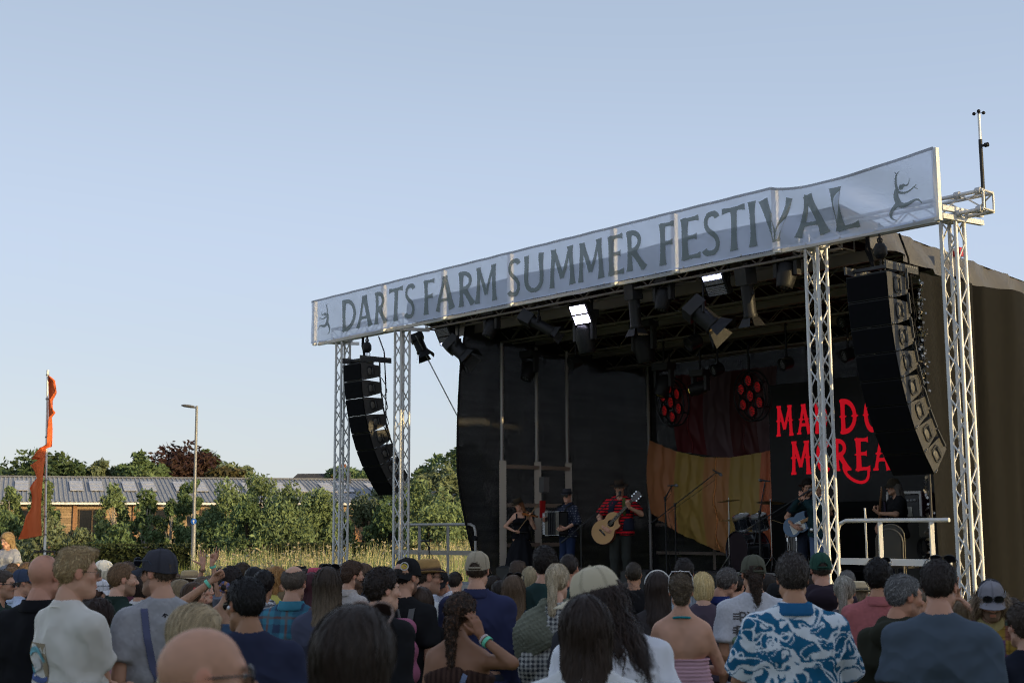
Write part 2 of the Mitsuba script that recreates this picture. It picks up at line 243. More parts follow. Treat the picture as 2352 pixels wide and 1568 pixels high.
def stalks(name, label, us, ds, hs, n, cols, w, plume, seed):
    rn = np.random.default_rng(seed); d = rn.uniform(*ds, n) ; u = rn.uniform(*us, n); x = (u - 1176) / 3000 * d; z = G(x, d); h = rn.uniform(*hs, n) * (0.75 + 0.5 * meshkit.noise(np.stack([x * 0.45, d * 0.3, d * 0], 1))); m = MB()
    an = rn.uniform(0, np.pi, n); wx, wy = np.cos(an) * w, np.sin(an) * w; bx, by = rn.normal(size=n) * 0.10 * h, rn.normal(size=n) * 0.10 * h; P = []
    for f, k in ((0, 1), (0.55, 0.8), (1.0, 0.12)):
        c = np.stack([x + bx * f * f, d + by * f * f, z + h * f], 1); e = np.stack([wx * k, wy * k, wx * 0], 1); P += [c - e, c + e]
    v = np.stack(P, 1).reshape(-1, 3); q = np.arange(n)[:, None] * 6; f = np.vstack([q + [0, 1, 3, 2], q + [2, 3, 5, 4]]); pal = np.array(cols)[rn.integers(0, len(cols), n)] * rn.uniform(0.7, 1.25, (n, 1)); m.add(v, f, np.repeat(pal, 6, 0))
    if plume:
        k = rn.random(n) < plume; tip = np.stack([x + bx, d + by, z + h], 1)[k]; leaves(m, np.repeat(tip, 2, 0) + rn.normal(size=(2 * k.sum(), 3)) * 0.03, 2 * k.sum(), 0.06, (0.36, 0.31, 0.20), rn, 0.3)
    o = key(name); labels[o] = {'label': label, 'category': 'grass', 'kind': 'stuff'}; m.build(o, 'leaf', smooth=False)
RC = [(0.44, 0.39, 0.22), (0.38, 0.34, 0.18), (0.32, 0.32, 0.16), (0.20, 0.25, 0.10), (0.13, 0.19, 0.07)]
stalks('reeds', 'tall dry straw coloured reeds between the crowd and the trees', (455, 1160), (33, 58), (1.0, 1.75), 5600, RC, 0.016, 0.18, 3)
stalks('meadow_grass', 'uncut green meadow grass behind the crowd at the left', (-120, 560), (30, 62), (0.7, 1.15), 8000, [(0.11, 0.15, 0.04), (0.15, 0.18, 0.05), (0.22, 0.21, 0.07), (0.08, 0.12, 0.03)], 0.022, 0.02, 4)
stalks('pale_meadow_grass', 'pale dry grass on the rise behind the left stage rail', (900, 1130), (60, 75), (1.4, 2.0), 4000, RC[:4], 0.03, 0.1, 5)

# ---------------------------------------------------------------- the long barn
o = thing('barn', 'long low barn with a grey ribbed metal roof and timber walls behind the trees', 'barn')
bx, bn = np.array([math.cos(0.36), math.sin(0.36), 0]), np.array([math.sin(0.36), -math.cos(0.36), 0]); B0 = at(300, 1099, 104); B0[2] = 0; RZ, EZ, HW = 6.0, 4.05, 8.2; X0, X1 = -22.0, 26.5
def BP(x, y, z): return B0 + bx * x + bn * y + np.array([0, 0, z])           # along the ridge, towards us, up
m = MB(); BAX = (bx, -bn, np.array([0, 0, 1.0])); pit = 0.32
for sgn in (1, -1):
    xs, zz = [], []
    k = int((X1 - X0) / pit)
    for i in range(k):
        for dx, dz in ((0, 0), (pit * 0.6, 0), (pit * 0.68, 0.06), (pit * 0.92, 0.06)): xs.append(X0 + i * pit + dx); zz.append(dz)
    P = np.array([[BP(x, sgn * y, z + e) for x, e in zip(xs, zz)] for y, z in ((0, RZ), (HW + 0.5, EZ - 0.12))]); m.grid(P, (0.215, 0.225, 0.245))
m.build(part(o, 'roof'), 'matte', smooth=False)
MB().bar(BP(X0, 0, RZ + 0.06), BP(X1, 0, RZ + 0.06), 0.5, 0.12, (0.13, 0.14, 0.17)).build(part(o, 'roof__ridge_cap'), 'satin')
MB().bar(BP(X0, HW + 0.55, EZ - 0.22), BP(X1, HW + 0.55, EZ - 0.22), 0.14, 0.16, (0.75, 0.73, 0.70)).build(part(o, 'gutter'), 'satin')
sl = nrm(BP(0, HW, EZ) - BP(0, 0, RZ)); sn = nrm(np.cross(bx, sl)); sn = sn * np.sign(sn[2])
for g in range(-6, 9):
    for e in (-0.72, 0.72):
        x = g * 3.85 + 0.35 + e
        if not X0 + 1 < x < X1 - 1: continue
        k = part(o, 'roof__skylight'); m = MB(); c = BP(x, 0, RZ) + sl * 3.7 + sn * 0.12; m.box(c, (0.95, 3.5, 0.05), (0.36, 0.36, 0.38), (bx, sl, np.cross(bx, sl)))
        for q in (-0.6, 0.6): m.box(c + sl * q + sn * 0.03, (0.97, 0.07, 0.05), (0.30, 0.31, 0.34), (bx, sl, np.cross(bx, sl)))
        m.build(k, 'satin')
L = X1 - X0
MB().box(BP((X0 + X1) / 2, HW - 0.15, 0.2), (L - 0.6, 0.3, 2.2), (0.16, 0.10, 0.07), BAX).box(BP((X0 + X1) / 2, -HW + 0.15, 1.4), (L - 0.6, 0.3, 4.8), (0.2, 0.13, 0.08), BAX).build(part(o, 'base_wall'), 'matte')
for gx_, nm in ((X0, 'gable_wall'), (X1, 'gable_wall')):
    q = MB(); tri = [BP(gx_, HW, -1), BP(gx_, -HW, -1), BP(gx_, -HW, EZ - 0.2), BP(gx_, 0, RZ - 0.15), BP(gx_, HW, EZ - 0.2)]; q.add(tri, [[0, 1, 2], [0, 2, 3], [0, 3, 4]], (0.22, 0.15, 0.09)); q.build(part(o, nm), 'matte', smooth=False)
wins = [-19.5, -15.2, -11.0, -7.4, -3.2, 1.2, 5.4, 9.5, 13.6, 18.0, 22.0]
for j in range(13):                                                                   # timber cladding, one board after the other
    z = 1.32 + j * 0.2; MB().box(BP((X0 + X1) / 2, HW - 0.12 + 0.012 * (j % 2), z), (L - 0.6, 0.06, 0.185), np.array((0.34, 0.24, 0.15)) * rg.uniform(0.8, 1.2), BAX).build(part(o, 'wall__board'), 'matte')
for x in wins:
    k = part(o, 'window'); MB().box(BP(x, HW - 0.07, 2.35), (1.7, 0.06, 2.0), (0.012, 0.013, 0.016), BAX).build(k, 'gloss')
    f = MB()
    for dx in (-0.9, 0, 0.9): f.box(BP(x + dx, HW - 0.02, 2.35), (0.09, 0.1, 2.1), (0.10, 0.07, 0.05), BAX)
    for dz in (-1.05, 1.05): f.box(BP(x, HW - 0.02, 2.35 + dz), (1.9, 0.12, 0.09), (0.10, 0.07, 0.05), BAX)
    f.build(k + '__frame', 'matte')
for x in np.arange(X0 + 1, X1, 4.15): MB().box(BP(x, HW + 0.04, 1.6), (0.28, 0.1, 4.2), (0.30, 0.16, 0.09), BAX).build(part(o, 'post'), 'matte')
MB().tube([BP(17.3, 1.2, RZ - 0.3), BP(17.3, 1.2, RZ + 0.55)], 0.22, (0.05, 0.05, 0.05)).build(part(o, 'roof__vent'), 'satin')
# house beyond
o = thing('house', 'dark roofed house with a red brick gable showing over the barn ridge', 'house'); h = at(735, 1087, 200); hx, hy = h[0], h[1]; HZ = h[2]
MB().box([hx, hy, (HZ - 3) / 2 - 1], (11, 8, HZ - 1.2), (0.25, 0.12, 0.08)).build(part(o, 'wall'), 'matte')
rf = MB(); E_ = HZ - 3.2
for a in (-1, 1): rf.add([[hx - 3.4, hy, HZ], [hx + 6, hy, HZ], [hx + 6, hy + a * 4.6, E_], [hx - 6, hy + a * 4.6, E_]], [[0, 1, 2, 3]], (0.055, 0.055, 0.06))
rf.add([[hx - 3.4, hy, HZ], [hx - 6, hy - 4.6, E_], [hx - 6, hy + 4.6, E_]], [[0, 1, 2]], (0.055, 0.055, 0.06)); rf.build(part(o, 'roof'), 'matte', smooth=False)
MB().box([hx + 3.8, hy - 2.5, HZ + 0.2], (0.9, 0.9, 2.2), (0.2, 0.09, 0.06)).build(part(o, 'roof__chimney'), 'matte')
g = MB(); g.add([[hx + 0.3, hy - 5.2, E_ - 0.3], [hx + 4.6, hy - 5.2, E_ - 0.3], [hx + 2.4, hy - 5.2, HZ - 0.5]], [[0, 1, 2]], (0.30, 0.13, 0.07))
for a in (-1, 1): g.bar([hx + 2.4, hy - 5.25, HZ - 0.35], [hx + 2.4 + a * 2.5, hy - 5.25, E_ - 0.5], 0.3, 0.3, (0.42, 0.16, 0.07))
for a in (-1, 1): g.add([[hx + 2.4, hy - 5.2, HZ - 0.3], [hx + 2.4 + a * 2.5, hy - 5.2, E_ - 0.4], [hx + 2.4 + a * 2.5, hy, E_ - 0.4], [hx + 2.4, hy, HZ - 0.3]], [[0, 1, 2, 3]], (0.06, 0.06, 0.065))
g.build(part(o, 'gable'), 'matte', smooth=False)

# ---------------------------------------------------------------- flag, street lamp, parked cars
o = thing('feather_flag', 'torn orange sail flag twisted round a tall aluminium pole', 'flag'); b, tp = at(103, 1262, 33), at(109.5, 857, 33); b0 = b + (b - tp) * (b[2] - G(0, 33)) / (tp[2] - b[2])
MB().tube([b0, tp], [0.034, 0.026], (0.80, 0.78, 0.74), 12).tube([tp, tp + [0, 0, 0.08]], 0.034, (0.7, 0.7, 0.7), 10).build(part(o, 'pole'), 'metal')
rows = [(262, 8, 0.02), (300, 40, 0.2), (340, 50, 0.3), (410, 66, 0.35), (445, 50, 0.3), (470, 38, 0.3), (520, 46, 0.35), (552, 70, 0.4), (580, 40, 0.4), (640, 34, 0.4), (700, 30, 0.4), (745, 30, 0.3), (760, -18, 0.3), (795, -52, 0.45), (829, -82, 0.5), (836, -12, 0.3), (850, -40, 0.35), (878, -92, 0.5), (930, -70, 0.55), (1000, -58, 0.55), (1040, -84, 0.55), (1082, -106, 0.55), (1130, -98, 0.6), (1200, -112, 0.6), (1250, -150, 0.6), (1320, -158, 0.6), (1382, -168, 0.6)]
P = []; k = 0.3223 / 3000 * 33 * 1.12; NC = 13
for y, w, dp in rows:
    f = (y - 250) / (1480 - 250); c = tp + (b - tp) * f; r = []
    for j in range(NC):
        t = j / (NC - 1); r.append(c + np.array([math.copysign(0.03, w) * min(1, t * 8) + w * k * (t ** 0.8 if w > 0 else t) + 0.035 * math.sin(t * 11 + y * 0.013) * t, -0.04 + dp * math.sin(t * 3.0 + y * 0.004) * 0.45 + 0.07 * math.sin(t * 14 + y * 0.02) * t, 0.10 * t * math.sin(y * 0.01) * (-1)]))
    P.append(r)
q = MB(); q.grid(np.array(P), (0.70, 0.15, 0.05)); q.build(part(o, 'sail'), 'matte')
m = MB()
for v in (262, 432, 700, 1000, 1250, 1375): f = (v - 250) / 1230; c = tp + (b - tp) * f; m.tube([c - [0, 0, 0.02], c + [0, 0, 0.02]], 0.042, (0.25, 0.25, 0.25), 10)
m.build(part(o, 'ring'), 'satin'); labels[f'{o}__ring'] = {'label': 'thin rings holding the sail to the pole', 'kind': 'stuff'}
o = thing('street_lamp', 'tall grey street lamp with one flat lamp head pointing left', 'street lamp'); tp, b = at(452, 932, 60), at(443, 1300, 60); b0 = b + (b - tp) * (b[2] - G(0, 60)) / (tp[2] - b[2]); mid_ = b + (tp - b) * 0.28
MB().tube([b0, mid_, mid_ + (tp - b) * 0.005, tp], [0.11, 0.10, 0.075, 0.06], (0.24, 0.24, 0.24), 12).build(part(o, 'pole'), 'metal')
a = at(437, 935, 60); MB().tube([tp - [0, 0, 0.08], a], 0.035, (0.24, 0.24, 0.24), 8).build(part(o, 'arm'), 'metal')
e = at(415, 932.5, 60); m = MB(); m.lathe([(0.0, 0), (0.10, 0.02), (0.17, 0.25), (0.15, 0.5), (0.05, 0.62), (0, 0.62)], frame(a + [0.2, 0, 0.02], [0, 1, 0], None, e - a), (0.12, 0.12, 0.12), 14, 1.0, 0.42); m.build(part(o, 'lamp_head'), 'satin')
o2 = thing('road_sign', 'small round blue sign strapped to the street lamp pole', 'sign'); c = at(445, 1197, 59.8); F = frame(c, [1, 0, 0], None, [0, -1, 0])
MB().lathe([(0, 0), (0.13, 0), (0.13, 0.02), (0, 0.02)], F, (0.02, 0.12, 0.5), 24).build(part(o2, 'disc'), 'satin')
F2 = F.copy(); F2[:3, 3] += F[:3, 2] * 0.022; MB().poly(unary_union([sbox(-0.018, -0.08, 0.018, 0.03), Polygon([(-0.05, 0.02), (0.05, 0.02), (0, 0.085)])]), F2, 0.003, (0.8, 0.8, 0.8)).build(part(o2, 'arrow'), 'matte')
MB().tube([c + [0, 0.06, -0.14], c + [0, 0.06, 0.14]], 0.02, (0.4, 0.4, 0.4), 8).build(part(o2, 'clamp'), 'metal')
def car(u, d, yaw, col, label):
    o = thing('parked_car', label, 'car', 'cars parked behind the reeds'); c = at(u, 1290, d); c[2] = G(0, d); ax = (np.array([math.cos(yaw), math.sin(yaw), 0]), np.array([-math.sin(yaw), math.cos(yaw), 0]), np.array([0, 0, 1.0]))
    def W(x, y, z): return c + ax[0] * x + ax[1] * y + ax[2] * z
    def shell(prof, ys, col): m = MB(); P = np.array([[W(x, y * (1 - 0.16 * max(0, z - 0.9)), z) for x, z in prof] for y in ys]); m.grid(P, col); m.add(P[0], [[0, i, i + 1] for i in range(1, len(prof) - 1)], col); m.add(P[-1], [[0, i + 1, i] for i in range(1, len(prof) - 1)], col); return m
    body = [(-2.1, 0.3), (-2.15, 0.75), (-2.0, 0.92), (-1.3, 0.98), (-0.75, 1.42), (-0.3, 1.49), (0.9, 1.46), (1.75, 1.0), (2.1, 0.85), (2.12, 0.3)]
    shell(body, (-0.88, -0.9, -0.86, 0.86, 0.9, 0.88)[1:5:1], col).build(part(o, 'body'), 'gloss', smooth=False)
    for a, b_ in ((-1, 'window'), (1, 'window')): g = MB(); P = [W(-1.2, a * 0.86, 1.0), W(1.55, a * 0.86, 1.0), W(0.85, a * 0.83, 1.40), W(-0.68, a * 0.83, 1.38)]; g.add(P, [[0, 1, 2, 3]], (0.02, 0.025, 0.03)); g.build(part(o, b_), 'gloss')
    for p, nm in (((-1.28, 1.01, -0.8, 1.40), 'windscreen'), ((1.72, 1.03, 0.98, 1.44), 'rear_window')): s_ = -0.02 if nm == 'windscreen' else 0.02; MB().add([W(p[0] + s_, -0.74, p[1]), W(p[0] + s_, 0.74, p[1]), W(p[2] + s_, 0.68, p[3]), W(p[2] + s_, -0.68, p[3])], [[0, 1, 2, 3]], (0.03, 0.04, 0.05)).build(part(o, nm), 'gloss')
    for x in (-1.35, 1.35):
        for y in (-0.82, 0.82): MB().lathe([(0, -0.1), (0.3, -0.1), (0.32, 0), (0.3, 0.1), (0, 0.1)], frame(W(x, y, 0.32), ax[0], None, ax[1]), (0.02, 0.02, 0.02), 18).build(part(o, 'wheel'), 'matte')
    for y in (-0.65, 0.65): MB().box(W(-2.13, y, 0.72), (0.06, 0.34, 0.14), (0.6, 0.6, 0.6), ax).build(part(o, 'headlight'), 'gloss')
car(520, 66, 2.0, (0.45, 0.50, 0.60), 'pale blue car parked behind the reeds, left of the other car'); car(566, 70, 1.75, (0.55, 0.57, 0.62), 'silver car parked behind the reeds, right of the other car')
# a long marquee across the field behind the photographer; the low sun stands behind it, so that the crowd stands in its shade
o = thing('marquee', 'long white marquee on the field behind the crowd, out of the picture', 'marquee'); sh2 = nrm([sh[0], sh[1], 0]); lat = np.array([-sh2[1], sh2[0], 0])
def MQ(p, l, z): return sh2 * p + lat * l + np.array([0, 0, z])
L0, L1 = -17.0, 12.6
for p0, z0, p1, z1, nm in ((9, 2.6, 13, 5.55, 'roof'), (13, 5.55, 17, 2.6, 'roof'), (9, -0.1, 9, 2.6, 'wall'), (17, -0.1, 17, 2.6, 'wall')): MB().grid([[MQ(p0, l, z0) for l in np.linspace(L0, L1, 8)], [MQ(p1, l, z1) for l in np.linspace(L0, L1, 8)]], (0.72, 0.72, 0.70)).build(part(o, nm), 'matte', smooth=False)
for l in (L0, L1): MB().add([MQ(9, l, -0.1), MQ(17, l, -0.1), MQ(17, l, 2.6), MQ(13, l, 5.55), MQ(9, l, 2.6)], [[0, 1, 2], [0, 2, 3], [0, 3, 4]], (0.72, 0.72, 0.70)).build(part(o, 'end_wall'), 'matte', smooth=False)

# ---------------------------------------------------------------- lettering drawn as outlines
def stroke(pts, w0, w1=None, flare=0.0, n=28):
    "an outline along a line or smooth curve, its width flared at both ends"
    w1 = w0 if w1 is None else w1; p = np.asarray(pts, float); t = np.linspace(0, 1, len(p)); x = np.linspace(0, 1, n)
    if len(p) > 2:
        from scipy.interpolate import CubicSpline
        d = np.r_[0, np.cumsum(np.linalg.norm(np.diff(p, axis=0), axis=1))]; c = CubicSpline(d / d[-1], p); q = c(x); g = c(x, 1)
    else: q = p[0] + (p[1] - p[0]) * x[:, None]; g = np.repeat([p[1] - p[0]], n, 0)
    g = g / np.linalg.norm(g, axis=1, keepdims=True); nn = np.stack([-g[:, 1], g[:, 0]], 1); w = (w0 + (w1 - w0) * x) * (1 + flare * np.abs(2 * x - 1) ** 3.5)
    return Polygon(np.vstack([q + nn * w[:, None] / 2, (q - nn * w[:, None] / 2)[::-1]])).buffer(0)
def arc(cx, cy, rx, ry, a0, a1, n=9): a = np.radians(np.linspace(a0, a1, n)); return np.stack([cx + rx * np.cos(a), cy + ry * np.sin(a)], 1)
def glyph(ch, st=0.15, fl=0.55, serif=0.0):
    V = lambda a, b, w=st, f=fl: stroke([a, b], w, None, f); H = lambda a, b: stroke([a, b], st * 0.62, None, 0.9); C = lambda p, w=st, f=0.2: stroke(p, w * 0.85, None, f)
    g = {'D': lambda: [V((.1, 0), (.1, 1)), C(np.vstack([[(.02, .955)], arc(.18, .5, .42, .455, 88, -88), [(.02, .045)]]))],
         'A': lambda: [V((.04, 0), (.33, 1), st * .75), V((.33, 1), (.64, 0), st * 1.1), H((.14, .31), (.52, .31))],
         'R': lambda: [V((.1, 0), (.1, 1)), C(np.vstack([[(.02, .955)], arc(.16, .725, .3, .23, 88, -80), [(.1, .46)]])), V((.22, .5), (.6, 0), st * 1.1)],
         'T': lambda: [V((.32, 0), (.32, 1)), H((0, .955), (.64, .955))],
         'S': lambda: [C([(.46, .85), (.31, .965), (.12, .88), (.10, .68), (.28, .5), (.44, .32), (.40, .10), (.2, .03), (.02, .14)], st, .25)],
         'F': lambda: [V((.1, 0), (.1, 1)), H((.04, .955), (.46, .955)), H((.1, .52), (.40, .52))],
         'E': lambda: [V((.1, 0), (.1, 1)), H((.04, .955), (.46, .955)), H((.1, .52), (.40, .52)), H((.04, .045), (.5, .045))],
         'L': lambda: [V((.1, 0), (.1, 1)), H((.04, .045), (.5, .045))], 'I': lambda: [V((.1, 0), (.1, 1))],
         'M': lambda: [V((.06, 0), (.12, 1), st * .9), V((.12, .98), (.43, .22), st * .9, .1), V((.43, .22), (.74, .98), st * .7, .1), V((.8, 0), (.74, 1), st)],
         'U': lambda: [C(np.vstack([[(.08, 1), (.08, .6)], arc(.33, .34, .25, .31, 180, 360, 7), [(.58, .6), (.58, 1)]]), st, .35)],
         'V': lambda: [V((.04, 1), (.36, 0), st * 1.1, .35), V((.68, 1), (.36, 0), st * .8, .35)],
         'C': lambda: [C(np.vstack([[(.56, .8)], arc(.34, .5, .28, .46, 50, 310)]), st * 1.2, .2)], 'O': lambda: [C(arc(.34, .5, .28, .46, 0, 360, 17), st * 1.2, 0)],
         'G': lambda: [C(np.vstack([[(.56, .8)], arc(.34, .5, .28, .46, 50, 340)]), st * 1.2, .2), V((.56, .1), (.56, .5))]}[ch]()
    if serif:                                                                      # western lettering: slab feet and thorns half way up
        b = unary_union(g); x0, _, x1, _ = b.bounds
        for x, y in {'M': [(.06, .02), (.8, .02), (.12, .97), (.74, .97)], 'A': [(.04, .02), (.64, .02), (.33, .98)], 'D': [(.1, .02), (.1, .98)], 'R': [(.1, .02), (.1, .98), (.6, .02)], 'E': [(.1, .02), (.1, .98)]}.get(ch, []): g.append(sbox(x - serif, y - .035, x + serif, y + .035))
        for x in {'M': [.09, .77], 'A': [.19, .49], 'D': [.1, .6], 'R': [.1], 'E': [.1], 'C': [.06], 'O': [.06, .62], 'G': [.06]}.get(ch, []): g.append(Polygon([(x - st * .95, .5), (x, .42), (x + st * .95, .5), (x, .58)]))
    return unary_union(g).intersection(sbox(-1, -.02, 2, 1.02) if not serif else sbox(-1, -.1, 2, 1.1))
def fit(g, x0, x1, y0, y1):
    a, b, c, d = g.bounds; return affinity.affine_transform(g, [(x1 - x0) / (c - a), 0, 0, (y1 - y0) / (d - b), x0 - a * (x1 - x0) / (c - a), y0 - b * (y1 - y0) / (d - b)])
def densify(g, l): return g.segmentize(l)

# ---------------------------------------------------------------- stage: platform, roof, walls
ALU, DALU, BLK = (0.62, 0.61, 0.59), (0.20, 0.185, 0.17), (0.012, 0.012, 0.013)
DK = 0.93
o = thing('stage', 'raised stage platform with a dark skirt behind the crowd', 'stage')
sbx(MB(), 1.9, 11.3, 1.05, 6.7, DK - 0.12, DK, (0.022, 0.020, 0.019)).build(part(o, 'deck'), 'satin')
sbx(MB(), 1.88, 11.32, 1.02, 1.06, DK - 0.14, DK + 0.004, (0.30, 0.29, 0.28)).build(part(o, 'edge_trim'), 'metal')
for i in range(8): a = 1.95 + i * 1.17; sbx(MB(), a + 0.01, a + 1.16, 1.08 + 0.01 * (i % 2), 1.1 + 0.01 * (i % 2), -0.3, DK - 0.14, (0.018, 0.018, 0.018)).build(part(o, 'skirt_panel'), 'matte')
for a, b in ((-0.1, 1.86), (11.34, 13.5)):
    sbx(MB(), a, b, 0.95, 2.0, DK - 0.14, DK - 0.004, (0.07, 0.065, 0.06)).build(part(o, 'wing_deck'), 'matte')
    for x in (a + 0.15, (a + b) / 2, b - 0.15):
        for t in (1.1, 1.85): MB().tube([S(x, t, -0.3), S(x, t, DK - 0.14)], 0.03, DALU, 8).build(part(o, 'wing_leg'), 'metal')
o = thing('stage_roof', 'dark fabric stage roof with a sagging right edge over the band', 'roof')
def RZf(s, t): return 6.12 - 0.155 * np.clip(t - 0.9, 0, 1.4) - 0.075 * np.clip(t - 2.3, 0, 9) + 0.03 * math.sin(s * 1.7) * math.sin(t * 0.7)
ss, tt = np.linspace(1.95, 11.55, 40), np.linspace(0.9, 7.4, 22)
MB().grid([[S(s, t, RZf(s, t)) for t in tt] for s in ss], (0.050, 0.048, 0.050)).build(part(o, 'canopy'), 'cloth')
MB().grid([[S(s, t, RZf(s, t) - 0.05) for t in tt] for s in np.linspace(2.0, 11.5, 20)], (0.030, 0.010, 0.010)).build(part(o, 'ceiling_lining'), 'matte')
def fascia(pts, dz, nm, wob):                                                     # hanging edge flap with creases
    p = np.asarray(pts); n = 60; x = np.linspace(0, len(p) - 1, n); q = np.stack([np.interp(x, np.arange(len(p)), p[:, i]) for i in range(3)], 1); P = []
    for k in range(9):
        f = k / 8; P.append([S(a - wob[0] * f * (1 + 0.5 * math.sin(i * 0.9)), b + wob[1] * f, c - dz * f * (1 + 0.06 * math.sin(i * 0.45)) ) + (ES * wob[2] + ET * wob[3]) * (0.03 * math.sin(i * 0.8 + f * 3) + 0.02 * math.sin(i * 2.1 + k)) for i, (a, b, c) in enumerate(q)])
    MB().grid(P, (0.085, 0.083, 0.085)).build(part(o, nm), 'satin')
fascia([(1.95, t, RZf(1.95, t)) for t in tt], 0.42, 'side_flap', (0.16, 0, 1, 0)); fascia([(11.55, t, RZf(11.55, t)) for t in tt], 0.34, 'side_flap', (-0.1, 0, 1, 0)); fascia([(s, 0.9, RZf(s, 0.9)) for s in ss], 0.40, 'front_flap', (0, 0, 0, 1))
def truss(mb, a, b, w, cr, br, col, bays, up=(0, 0, 1.0), flat=False):
    "box truss from a to b: four chords and zigzag braces on its faces"
    a, b = np.asarray(a, float), np.asarray(b, float); x = nrm(b - a); y = nrm(np.cross(up, x)) if abs(np.dot(up, x)) < 0.95 else ES.copy(); z = np.cross(x, y); c = [y * i * w / 2 + z * j * w / 2 for i, j in ((-1, -1), (1, -1), (1, 1), (-1, 1))]
    ch = [MB().tube([a + k, b + k], cr, col, 10) for k in c]; L = np.linalg.norm(b - a)
    for f in range(4):
        p, q = c[f], c[(f + 1) % 4]
        for i in range(bays): u, v = a + x * L * i / bays, a + x * L * (i + 1) / bays; mb.tube([u + (p if i % 2 == 0 else q), v + (q if i % 2 == 0 else p)], br, col, 6, False)
    for e in (a, b):
        for f in range(4): mb.tube([e + c[f], e + c[(f + 1) % 4]], br * 1.3, col, 6, False)
    return ch
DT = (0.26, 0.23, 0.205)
def roof_truss(a, b, lab, w=0.28):
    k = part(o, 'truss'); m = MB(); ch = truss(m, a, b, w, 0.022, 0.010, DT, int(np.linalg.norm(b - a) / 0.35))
    for c in ch: m.v += c.v; m.f += [f + m.n for f in c.f]; m.c += c.c; m.uv += c.uv; m.n += c.n
    m.build(k, 'metal')
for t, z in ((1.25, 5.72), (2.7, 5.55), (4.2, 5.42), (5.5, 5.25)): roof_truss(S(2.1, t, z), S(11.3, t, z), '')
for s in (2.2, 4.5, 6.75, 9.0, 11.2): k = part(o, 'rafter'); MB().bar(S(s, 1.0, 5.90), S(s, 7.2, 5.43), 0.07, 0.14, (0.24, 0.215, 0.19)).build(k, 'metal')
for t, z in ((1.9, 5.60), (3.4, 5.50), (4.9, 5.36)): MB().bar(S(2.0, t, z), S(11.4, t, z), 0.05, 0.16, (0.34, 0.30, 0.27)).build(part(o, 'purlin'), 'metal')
for i, s in enumerate(np.arange(2.8, 11.2, 1.1)): MB().tube([S(s, 1.3, 5.86), S(s + (0.9 if i % 2 else -0.9), 3.4, 5.60), S(s, 5.5, 5.45)], 0.014, (0.10, 0.04, 0.035), 6).build(part(o, 'brace_cable'), 'matte')
# left mesh wall with its posts and rails
o = thing('mesh_wall', 'black mesh side wall at the left of the stage, bulging outwards', 'wall')
scene['mat_mesh'] = {'type': 'mask', 'opacity': 0.992, 'bsdf': two({'type': 'principled', 'roughness': 0.8, 'specular': 0.2, 'base_color': mikit.proc(lambda p, n, uv: mikit.mix((0.014, 0.014, 0.015), (0.060, 0.058, 0.058), mikit.noise(p.z * 16 + 0.6 * mikit.noise(p.x * 2, p.y * 2, 0), p.x * 1.5, p.y * 1.5) * mikit.noise(p.x * 70, p.y * 70, p.z * 60)))})}
P = []
for z in np.linspace(0.0, 5.2, 30):
    f = 1.62 + 0.75 * max(0, (2.7 - z) / 2.7) ** 1.4 + 0.10 * max(0, z - 4.4); P.append([S(10.80 + 0.16 * math.sin((z - 0.5) / 4.6 * math.pi) * (1 - x) ** 2 + 0.04 * math.sin(x * 22 + z * 0.6) + 0.02 * math.sin(x * 47), f + (6.75 - f) * x, z * (RZf(10.8, f + (6.75 - f) * x) - 0.10) / 5.2) for x in np.linspace(0, 1, 60)])
MB().grid(P).build(part(o, 'mesh_sheet'), 'mesh'); MB().tube([r[0] for r in P], 0.022, (0.012, 0.012, 0.012), 6).build(part(o, 'edge_hem'), 'cloth')
for t, big in ((2.38, 1), (3.25, 1), (4.05, 1), (6.35, 0)):
    MB().tube([S(10.62, t, 3.1 if big else DK), S(10.62, t, 5.35)], 0.035, (0.34, 0.31, 0.28), 10).build(part(o, 'post'), 'metal')
    if big: MB().bar(S(10.60, t, DK), S(10.60, t, 3.15), 0.13, 0.13, (0.33, 0.27, 0.21), (1, 0, 0)).build(part(o, 'lower_post'), 'metal')
for z, w in ((3.04, 0.07), (2.33, 0.07), (1.6, 0.07)): MB().bar(S(10.55, 2.42, z), S(10.55, 4.05, z), 0.045, w, (0.33, 0.26, 0.20)).build(part(o, 'rail'), 'metal')
sbx(MB(), 10.40, 10.53, 3.22, 3.36, 2.58, 2.86, (0.16, 0.15, 0.14)).build(part(o, 'winch_box'), 'satin'); sbx(MB(), 10.50, 10.533, 3.23, 3.35, 2.1, 2.42, (0.5, 0.02, 0.02)).build(part(o, 'red_reflector'), 'satin')
# back wall
o = thing('back_wall', 'dark mesh back wall of the stage with thin rails', 'wall')
MB().grid([[S(s, 6.66 + 0.03 * math.sin(s * 8), z) for s in np.linspace(1.9, 10.85, 60)] for z in np.linspace(0.5, 5.62, 6)]).build(part(o, 'mesh_sheet'), 'mesh')
for z in (1.97, 1.40): MB().bar(S(7.4, 6.5, z), S(10.6, 6.5, z), 0.04, 0.06, (0.28, 0.22, 0.17)).build(part(o, 'rail'), 'metal')
for s in (9.05, 7.6): MB().bar(S(s, 6.48, DK), S(s, 6.48, 2.0), 0.05, 0.05, (0.28, 0.22, 0.17), (1, 0, 0)).build(part(o, 'post'), 'metal')
